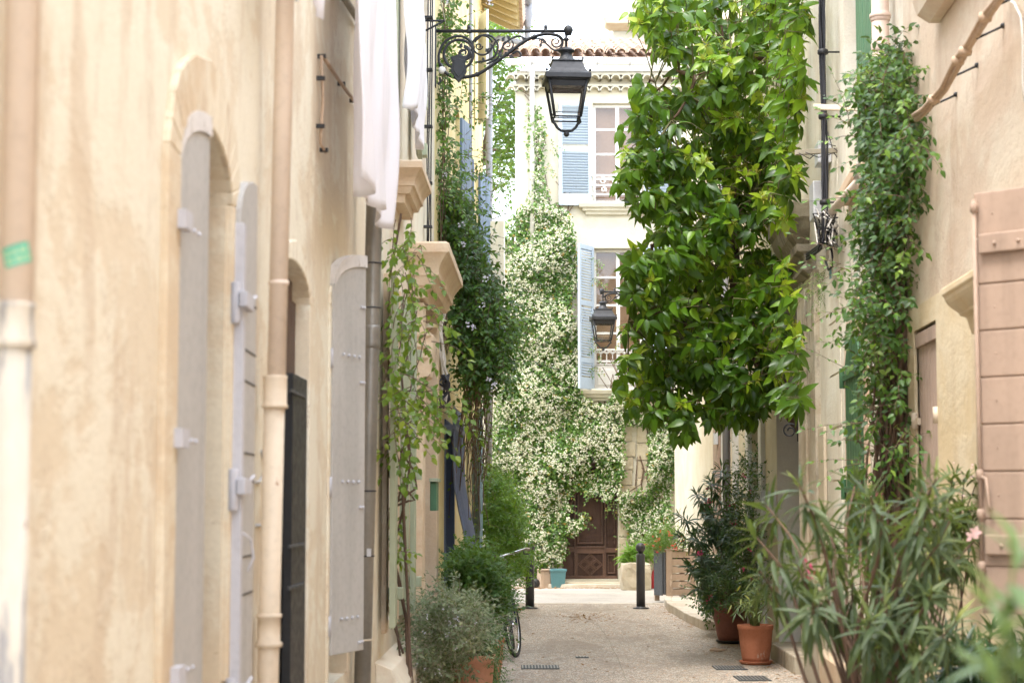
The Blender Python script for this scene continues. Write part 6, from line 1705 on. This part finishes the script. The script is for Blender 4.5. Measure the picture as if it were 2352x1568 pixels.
fm.build(T_star,'blossom',M['fl_mauve'],v)
# yellow-green creeper beside the zinc pipe
v=plant('passion_creeper','yellow green creeper with bare twisting stems climbing beside the zinc drainpipe','climber',LW(11.6,.15,0))
f=Fol(43); g=f.rg
CA=[(905,475),(945,500),(970,580),(985,640),(1000,700),(1010,760),(985,800),(1000,860),(1010,960),(980,1010),(950,1090),(920,1050),(885,1000),(880,900),(890,800),(900,700),(890,620)]
creeper(f,CA,lambda px,py,g:max(10.9,min(13.6,(-.99+.32)/((px-1176)/F_PX-.0176)))+g.uniform(-.5,.3),100,.055,(.15,.4),(5,8),.9,(.3,-.2,-.4),(0,-.6,.8),1.15,.9,.4,1,.35,(.2,.7),.003)
creeper(f,[(880,1000),(960,1000),(940,1150),(920,1300),(880,1330),(870,1150)],lambda px,py,g:11.5+g.uniform(-.2,.2),20,.05,(.1,.25),(3,5),.7,(.2,-.2,0),(0,-.6,.8),1.1,.9,.4,1,.2,(.2,.7),.003)
for P_ in ([(925,1568),(915,1450),(880,1340),(872,1260),(900,1180),(930,1100),(900,1000),(885,900),(905,780),(890,680),(910,560),(920,490)],[(935,1568),(930,1420),(905,1300),(880,1240),(900,1160),(960,1120),(948,1080),(905,1010)],[(945,1568),(940,1440),(920,1340),(905,1270),(925,1160),(940,1060),(930,960),(920,850)],[(870,1180),(900,1165),(935,1150),(955,1148),(940,1130),(910,1110),(895,1090)],[(925,1500),(895,1400),(868,1340),(872,1290),(885,1255)]):
    f.st.tube([pY(x+g.uniform(-4,4),y,11.6+.1*math.sin(y*.01)) for x,y in P_],.0075,6,False)
f.st.tube([pY(x,y,11.5) for x,y in ((942,1568),(938,1400),(930,1250),(925,1130))],.010,6,False)
for k in range(10):
    p=[]; x,y=g.uniform(885,935),g.uniform(700,1150)
    for i in range(6): p.append(pY(x,y,11.7)); x+=g.uniform(-8,14); y-=g.uniform(10,40)
    f.st.tube(p,.004,5,False)
f.build(T_small,'foliage',M['lf_creep'],v,True); f.stems(M['vstem'],v)
# bright green hedge climber beyond the grille
v=plant('ivy_climber','fresh green climber low on the wall between bicycle and jasmine','climber',(-.3,26,0))
f=Fol(44)
HA=[(1125,1060),(1150,1080),(1180,1120),(1195,1180),(1205,1260),(1215,1300),(1180,1310),(1125,1290),(1112,1200),(1118,1120)]
creeper(f,HA,lambda px,py,g:25+abs(g.gauss(0,1.2)),900,.055,(.12,.3),(6,9),.5,ph=1,rndk=(.1,.9))
f.build(T_small,'foliage',M['lf_hedge'],v); f.stems(M['gstem'],v)
# vine on the clay pipe (right)
v=plant('pipe_vine','glossy green vine wrapped round the clay drainpipe between the two right hand houses','climber',RW(11.3,.1,0))
f=Fol(45); g=f.rg
RA=[(2070,75),(2085,130),(2080,220),(2100,270),(2105,340),(2090,420),(2092,520),(2080,600),(2085,700),(2075,800),(2070,900),(2045,915),(2010,890),(1998,800),(1990,700),(1995,600),(1985,520),(2000,430),(2010,330),(1990,260),(1985,200),(2015,135),(2050,95)]
RB=[(2010,900),(2090,900),(2105,1000),(2085,1140),(2020,1180),(1990,1110),(2040,1080),(2000,1000),(1995,950)]
RCc=[(1960,1080),(2050,1080),(2070,1300),(2040,1450),(1960,1420),(1950,1250)]
def dR(px,py,g):
    if px>2042 and py>470 and g.random()<.72: return None
    if px<1990 and 640<py<900 and g.random()<.6: return None
    if py>600 and g.random()<.3: return None
    u=(px-1176)/F_PX; w_=1.8/(max(u,.19)-.0533); return min(w_-.35,11.3)-.9*abs(g.gauss(0,.45))
creeper(f,RA,dR,900,.054,(.12,.3),(6,9),.7,(-.1,-.5,-.2),ph=3,sparse=.12,rndk=(.05,.75))
creeper(f,RB,dR,60,.055,(.15,.3),(4,7),.8,(-.2,-.4,-.3),ph=5,sparse=.3,rndk=(.2,.5))
creeper(f,RCc,dR,50,.05,(.12,.3),(4,6),.8,(-.2,-.4,-.3),ph=5,sparse=.3,rndk=(.2,.5))
for k in range(45):
    px,py=g.choice([(1960,200),(1955,290),(1940,600),(1960,700),(1970,830),(1975,920),(2115,250),(2120,400),(2110,480),(1990,1040),(1985,960),(2010,150),(1960,480)])
    f.sprig(pY(px+g.uniform(-10,15),py+g.uniform(-30,30),10.7+g.uniform(-.2,.3)),(g.uniform(-1,.5),g.uniform(-.5,.3),g.uniform(-.5,.5)),g.uniform(.2,.4),7,.045,.3,rndb=.55)
for k in range(80):
    x=2064+g.gauss(0,17); y0=g.uniform(420,1000); p=[]; y=y0
    while y<1600: p.append(pY(x,y,10.95+g.uniform(-.08,.12))); y+=g.uniform(40,80); x+=g.gauss(-1.5,6)
    f.st.tube(p,g.uniform(.003,.009),5,False)
for k in range(16):
    x=2030+g.gauss(0,35); y=g.uniform(900,1250); p=[]
    for i in range(7): p.append(pY(x,y,10.9+g.uniform(-.1,.1))); x+=g.gauss(0,14); y+=g.uniform(-10,40)
    f.st.tube(p,.003,4,False)
f.st.tube([pY(x,y,10.95) for x,y in ((2085,1600),(2088,1400),(2085,1240),(2090,1100),(2105,980),(2100,820),(2112,700),(2095,560),(2085,400))],.016,8,False)
f.st.tube([pY(x,y,10.9) for x,y in ((2045,1600),(2050,1400),(2058,1200),(2075,1050),(2065,900),(2080,760))],.02,8,False)
f.build(T_small,'foliage',M['lf_vineR'],v); f.stems(M['vstem'],v)
# small weed on the capital
v=plant('wall_weed','small sprig of weed sprouting from the stone capital under the cable tangle','weed',pY(1880,660,15.3)); f=Fol(46)
for k in range(26): f.sprig(pY(1885+f.rg.uniform(-8,10),640+f.rg.uniform(-20,40),15.2),(f.rg.uniform(-1,.3),-.4,f.rg.uniform(-.9,.4)),f.rg.uniform(.12,.3),12,.016,.6)
f.build(T_small,'foliage',M['lf_vineR'],v); f.stems(M['gstem'],v)
# ------------------------------------------------------------ oleanders
def oleander(name,label,base,tips,Lf,mat,seed,stemr=.009,fl=None,fork=True,nw=(5,8),whorls=6,group=None,soil=.4,T=T_narrow,wid=1,tip_young=True,hang=.55):
    v=plant(name,label,'shrub',(base[0],base[1],0),group); f=Fol(seed); g=f.rg; fb=Fol(seed+1)
    B=Vector((base[0],base[1],soil))
    for t_ in tips:
        t_=Vector(t_); a=B+Vector((g.uniform(-.07,.07),g.uniform(-.07,.07),0)); m1=a.lerp(t_,.35); m1.z=a.z+(t_.z-a.z)*.5; m1+=f.rv(.03)
        m2=a.lerp(t_,.75)+f.rv(.03); m2.z=a.z+(t_.z-a.z)*.86
        pts=[a,m1,m2,t_]; fine=[]
        for i in range(3):
            for k in range(4): fine.append(pts[i].lerp(pts[i+1],k/4))
        fine.append(t_); sm=[fine[0]]+[(fine[i-1]+fine[i]*2+fine[i+1])/4 for i in range(1,len(fine)-1)]+[t_]
        f.st.tube(sm,[stemr*(1-.65*i/(len(sm)-1)) for i in range(len(sm))],6,False)
        n=len(sm)-1
        for w in range(whorls):
            s_=n-(w*.5*(g.uniform(.7,1.1)))*(n/8); i=max(1,min(n-1,int(s_))); c=sm[i].lerp(sm[i+1] if i<n else sm[i],max(0,min(1,s_-i))); ax=(sm[min(i+1,n)]-sm[max(i-1,0)]).normalized()
            X=ax.orthogonal().normalized(); Z=ax.cross(X); a0=g.uniform(0,6)
            for k in range(g.randint(*nw)):
                q=a0+k*2*PI/5.3; rad=X*math.cos(q)+Z*math.sin(q)
                d=rad*(.55+.12*w)+ax*(1.0-.22*w)+Vector((0,0,-.12*w*hang*2))+f.rv(.12)
                f.leaf(c+f.rv(.008),d,ax+Vector((0,0,.5)),Lf*g.uniform(.65,1.1)*(.7 if w==0 else 1),wid*g.uniform(.8,1.2),min(.85,max(0,(g.gauss(.6,.12) if w==0 and tip_young else g.gauss(.33,.16)))) if g.random()>.005 else 1.0)
        if fl and g.random()<fl[1]:
            for k in range(fl[2]): fb.leaf(t_+Vector((0,0,.03))+f.rv(.022),f.rv(1)+Vector((0,-.3,.4)),(0,-1,.5),fl[3],1)
    f.build(T,'foliage',mat,v,True); f.stems(M['vstem'] if stemr>.006 else M['gstem'],v)
    if fl and fb.M: fb.build(BLOB5,'blossom',M[fl[0]],v)
    return v
# foreground oleander
g=random.Random(77); tips=[]
OP=[(1790,1190),(1840,1150),(1900,1200),(1960,1150),(2040,1160),(2130,1130),(2190,1160),(2230,1230),(2240,1350),(2210,1430),(2150,1500),(2000,1560),(1930,1540),(1860,1450),(1790,1330),(1780,1240)]
for k in range(38):
    px,py=samp(OP,g); tips.append(pY(px,py,g.uniform(6.2,8.0)))
for px,py in ((1760,1160),(1835,1110),(1735,1230),(1745,1310),(1965,1110),(2000,1140),(2120,1110),(2150,1100),(2180,1150),(2240,1240),(1890,1180)): tips.append(pY(px,py,g.uniform(6.4,7.6)))
oleander('oleander','large soft green oleander in the right foreground with a pale pink flower','',tips,.155,M['lf_ole'],51,.011,('fl_ppink',.04,6,.05),whorls=8,soil=.45) if False else None
v=oleander('oleander','large soft green oleander in the right foreground, spread in front of the green shutters',PR,tips,.145,M['lf_ole'],51,.010,None,whorls=6,soil=.45,wid=.82,nw=(4,6),hang=1.3)
fb=Fol(60)
for (px,py,Y,n_) in ((2240,1222,6.6,7),(2232,1232,6.6,4)):
    for k in range(n_): fb.leaf(pY(px,py,Y),(math.cos(k*1.26),-.25,math.sin(k*1.26)),(0,-1,.1),.026,1.2)
fb.build(T_small,'blossom',M['fl_ppink'],v)
fb=Fol(61)
for (px,py,Y) in ((2165,1150,7.8),(1860,1300,7.0),(1862,1325,7.0),(2020,1140,7.4)):
    for k in range(4): fb.leaf(pY(px+fb.rg.uniform(-9,9),py+fb.rg.uniform(-9,9),Y),fb.rv(.6)+Vector((0,0,1)),(0,-1,.1),.022,.6)
fb.build(T_small,"bud",M["fl_pink"],v)
# stalk of oleander by the wall with pink buds
tips=[pY(2190,1090,8.9),pY(2215,1100,8.9),pY(2248,1095,8.9),pY(2210,1160,8.8),pY(2235,1180,8.8),pY(2195,1200,8.8)]
v=oleander('oleander','slim oleander stalk with pink buds against the ochre surround, left of the big brown shutter',(1.98,8.85),tips,.12,M['lf_ole'],53,.007,('fl_ppink',.9,5,.012),whorls=7,soil=.0)
# low dark shrub at the bottom right
g=random.Random(79); tips=[pY(g.uniform(2150,2400),g.uniform(1440,1640),g.uniform(7.3,8.4)) for k in range(34)]
tips=[t for t in tips]; v=oleander('oleander','low dark oleander at the foot of the rose wall, bottom right corner',(1.95,7.9),tips,.13,M['lf_oled'],55,.008,None,whorls=8,soil=.0)
# very near pale leaves
g=random.Random(80); tips=[pY(x,y,2.35) for x,y in ((2330,1240),(2390,1300),(2300,1400),(2340,1420),(2400,1380),(2290,1540),(2360,1540))]
v=oleander('near_shrub','blurred pale green long leaved shrub closest to the viewer at the right edge','' and 0 or (.72,2.45),tips,.10,M['lf_near'],57,.005,None,nw=(2,3),whorls=3,soil=.0,T=T_narrow,wid=1.3)
# dark oleander in tall brown pot
g=random.Random(81); tips=[]
OD=[(1590,1190),(1630,1120),(1665,1095),(1690,1140),(1695,1250),(1685,1330),(1645,1360),(1610,1330),(1585,1270)]
for k in range(34):
    px,py=samp(OD,g); tips.append(pY(px,py,g.uniform(19.6,21.0)))
for px,py in ((1600,1130),(1630,1100),(1657,1072),(1560,1180),(1560,1230),(1585,1300),(1600,1350),(1630,1380)): tips.append(pY(px,py,20.2))
oleander('oleander','dark leaved oleander with magenta flowers in the tall brown pot',PB,tips,.15,M['lf_oled'],58,.007,('fl_pink',.16,9,.035),whorls=7,soil=.44)
# small-leaved upright bush behind
def bush(name,label,base,poly,D,n,size,mat,seed,smat,T=T_small,L=(.1,.25),nl=(6,10),droop=.2,soil=.3,flower=None,wid=1,cat='shrub',rk=(.1,.7),nst=26,spread=.9,dirb=(0,-.2,.4),sparse=0):
    v=plant(name,label,cat,(base[0],base[1],0)); f=Fol(seed); g=f.rg
    for k in range(nst):
        px,py=samp(poly,g); t_=pY(px,py,g.uniform(*D)); B=Vector((base[0]+g.uniform(-.06,.06),base[1]+g.uniform(-.06,.06),soil)); m1=B.lerp(t_,.5)+f.rv(.03)
        f.st.tube([B,m1,t_],[.006,.0045,.003],5,False)
    creeper(f,poly,lambda px,py,g:g.uniform(*D),n,size,L,nl,droop,dirb,(0,-.3,1),wid,spread,.3,seed,sparse,rk,.0016)
    f.build(T,'foliage',mat,v); f.stems(smat,v)
    if flower:
        fb=Fol(seed+5)
        for k in range(flower[1]):
            px,py=samp(poly,g); p=pY(px,py,D[0]-.05)
            for q in range(flower[2]): fb.leaf(p+fb.rv(.012),fb.rv(1),(0,-1,.5),flower[3],1)
        fb.build(STAR,'blossom',M[flower[0]],v)
    return v
bush('rose_bush','tall loose dark leafed bush behind the orange terracotta pot',PS,[(1680,1100),(1720,1060),(1740,1120),(1745,1300),(1730,1400),(1660,1395),(1640,1330),(1690,1250)],(18.8,20.2),420,.045,M['lf_bush'],62,M['gstem'],soil=.46,L=(.15,.35),flower=('fl_pink',5,6,.03))
bush('climber_on_post','slender dark climber rising to the tree crown behind the pots',(2.62,21.2),[(1720,960),(1752,960),(1755,1120),(1750,1250),(1715,1250),(1725,1100)],(20.9,21.6),260,.04,M['lf_bush'],63,M['vstem'],soil=0,cat='climber')
bush('jasmine_shrub','leafy green shrub low in the blue glazed pot',P1,[(1600,1330),(1650,1310),(1670,1400),(1610,1410)],(21.5,22.8),150,.045,M['lf_bush'],64,M['gstem'],soil=.32)
bush('leafy_shrub','leafy green shrub low in the green glazed pot',P2,[(1640,1290),(1690,1300),(1690,1390),(1640,1400)],(21.3,22.0),150,.045,M['lf_bush'],65,M['gstem'],soil=.3)
bush('young_oleander','young light green oleander in the orange terracotta pot',PO,[(1700,1370),(1720,1345),(1760,1350),(1775,1390),(1755,1415),(1710,1415)],(17.4,18.0),34,.10,M['lf_ole'],66,M['gstem'],T=T_narrow,soil=.35,L=(.1,.2),nl=(5,7))
# crate flowers
bush('salvia','loose red flowering plant in the pallet crate',(CP.x,CP.y),[(1480,1235),(1520,1215),(1570,1225),(1580,1262),(1490,1272)],(29.0,29.5),330,.03,M['lf_hedge'],67,M['gstem'],soil=.7,flower=('fl_red',24,4,.03),cat='flowering plant')
bush('agapanthus','strappy leaved green plant behind the limestone block',(xy(1455,1290,33.6),33.6),[(1435,1260),(1490,1255),(1490,1290),(1430,1290)],(33.4,33.9),60,.2,M['lf_hedge'],68,M['gstem'],T=T_narrow,soil=.2,L=(.05,.1),nl=(4,6),cat='plant')
# left bushes
bush('tree_germander','grey green small leaved bush spilling over the pale terracotta pot',(PL[0],PL[1]),[(975,1405),(1040,1375),(1090,1390),(1115,1430),(1115,1475),(1070,1500),(1030,1530),(1010,1600),(900,1600),(905,1530),(930,1460)],(11.9,13.6),950,.034,M['lf_sage'],69,M['wood'],soil=.45,L=(.12,.28),nl=(8,14),flower=('fl_mauve',26,4,.014),nst=60,rk=(0,.9),sparse=.15)
T_fern=(np.array([(0,0,0),(-.28,.3,.03),(0,.34,0),(.28,.3,.03),(-.36,.62,.0),(0,.66,.02),(.36,.62,0),(0,1,-.05),(-.1,.45,0),(.1,.45,0)],float),[(0,2,1),(0,3,2),(2,5,4),(2,6,5),(5,7,8),(5,9,7)])
bush('rue_bush','bright green feathery bush in front of the bicycle',(PL3[0],PL3[1]),[(1045,1310),(1070,1280),(1095,1280),(1120,1300),(1150,1345),(1165,1375),(1160,1400),(1145,1410),(1130,1430),(1100,1400),(1070,1360),(1040,1335)],(15.2,16.6),950,.055,M['lf_fern'],70,M['gstem'],T=T_fern,soil=.4,L=(.12,.28),nl=(8,12),nst=50,rk=(0,.9))
bush('rosemary_cascade','feathery dark green plant trailing to the ground beside the terracotta pot',(-.12,14.3),[(1075,1440),(1100,1420),(1118,1440),(1115,1480),(1105,1520),(1105,1600),(1070,1600),(1075,1500)],(13.6,14.8),800,.035,M['lf_bush'],71,M['gstem'],T=T_narrow,soil=.1,L=(.12,.3),nl=(10,16),nst=40,rk=(.2,.7),dirb=(.1,-.2,-.2),wid=1.6)
# ------------------------------------------------------------ trees behind on the left
def backtree(base,poly,D,n,seed,label):
    v=plant('broadleaf_tree',label,'tree',(base[0],base[1],0),'trees behind the yellow house'); f=Fol(seed); g=f.rg
    tr_=[Vector((base[0],base[1],0))]
    for i in range(1,7): tr_.append(Vector((base[0]+g.uniform(-.2,.2),base[1],i*1.9)))
    m=MB(); m.tube(tr_,[.16,.14,.12,.1,.08,.06,.03],8)
    for k in range(12):
        px,py=samp(poly,g); t_=pY(px,py,g.uniform(*D)); s_=min(tr_,key=lambda q:(q-t_).length+abs(q.z-t_.z+1.2)); m.tube([s_,(s_+t_)/2+Vector((0,0,.2)),t_],[.05,.035,.012],6)
    m.build('trunk',M['bark'],v)
    creeper(f,poly,lambda px,py,g:g.uniform(*D),n,.11,(.3,.6),(7,11),.4,(0,-.2,.3),(0,-.2,1),1.2,.9,.3,seed,.2,(.0,1.0),.006)
    f.build(T_small,'crown',M['lf_back'],v); f.stems(M['twig'],v,'twig')
backtree((-.9,42.5),[(1080,20),(1150,40),(1195,60),(1195,250),(1190,400),(1160,440),(1130,420),(1100,300),(1080,150)],(40,44),620,91,'bright green tree seen between the yellow house and the far facade')
backtree((-2.5,46.5),[(1050,-100),(1150,-60),(1190,20),(1185,200),(1180,520),(1120,560),(1060,400)],(44.5,48),420,92,'paler tree further back, behind the bright green one')
# ============================================================ CAMERA, LIGHT
cam=bpy.data.cameras.new('camera'); co=bpy.data.objects.new('camera',cam); C.objects.link(co)
co.location=(0,0,H); co.rotation_euler=(PI/2+TH,0,0); cam.sensor_width=36; cam.lens=36*F_PX/2352; cam.clip_start=.05; cam.clip_end=500
cam.dof.use_dof=True; cam.dof.focus_distance=18.5; cam.dof.aperture_fstop=4.0
bpy.context.scene.camera=co
sc=bpy.context.scene
wd=bpy.data.worlds.new('World'); sc.world=wd; wd.use_nodes=True; nt=wd.node_tree; nt.nodes.clear()
SUN_E=R(66); SUN_A=R(215)   # azimuth measured clockwise from +Y
sky=nt.nodes.new('ShaderNodeTexSky'); sky.sky_type='NISHITA'; sky.sun_disc=False; sky.sun_elevation=SUN_E; sky.sun_rotation=SUN_A; sky.air_density=1.0; sky.dust_density=4.0; sky.ozone_density=.6
hsv=nt.nodes.new('ShaderNodeMix'); hsv.data_type='RGBA'; hsv.inputs[0].default_value=.62; hsv.inputs[7].default_value=(7.9,8.5,9.4,1)
bg=nt.nodes.new('ShaderNodeBackground'); bg.inputs[1].default_value=.13; ow=nt.nodes.new('ShaderNodeOutputWorld')
nt.links.new(sky.outputs[0],hsv.inputs[6]); nt.links.new(hsv.outputs[2],bg.inputs[0]); nt.links.new(bg.outputs[0],ow.inputs[0])
sun=bpy.data.lights.new('sun','SUN'); sun.energy=.6; sun.angle=R(14); sun.color=(1,.97,.93); so_=bpy.data.objects.new('sun',sun); C.objects.link(so_)
dirv=Vector((math.sin(SUN_A)*math.cos(SUN_E),math.cos(SUN_A)*math.cos(SUN_E),math.sin(SUN_E)))
so_.rotation_euler=dirv.to_track_quat('Z','Y').to_euler()
sc.view_settings.view_transform='Standard'; sc.view_settings.look='None'; sc.view_settings.gamma=1; sc.view_settings.exposure=2.68
sc.render.engine='CYCLES'; sc.cycles.max_bounces=10; sc.cycles.diffuse_bounces=6; sc.cycles.transparent_max_bounces=12; sc.cycles.use_denoising=True
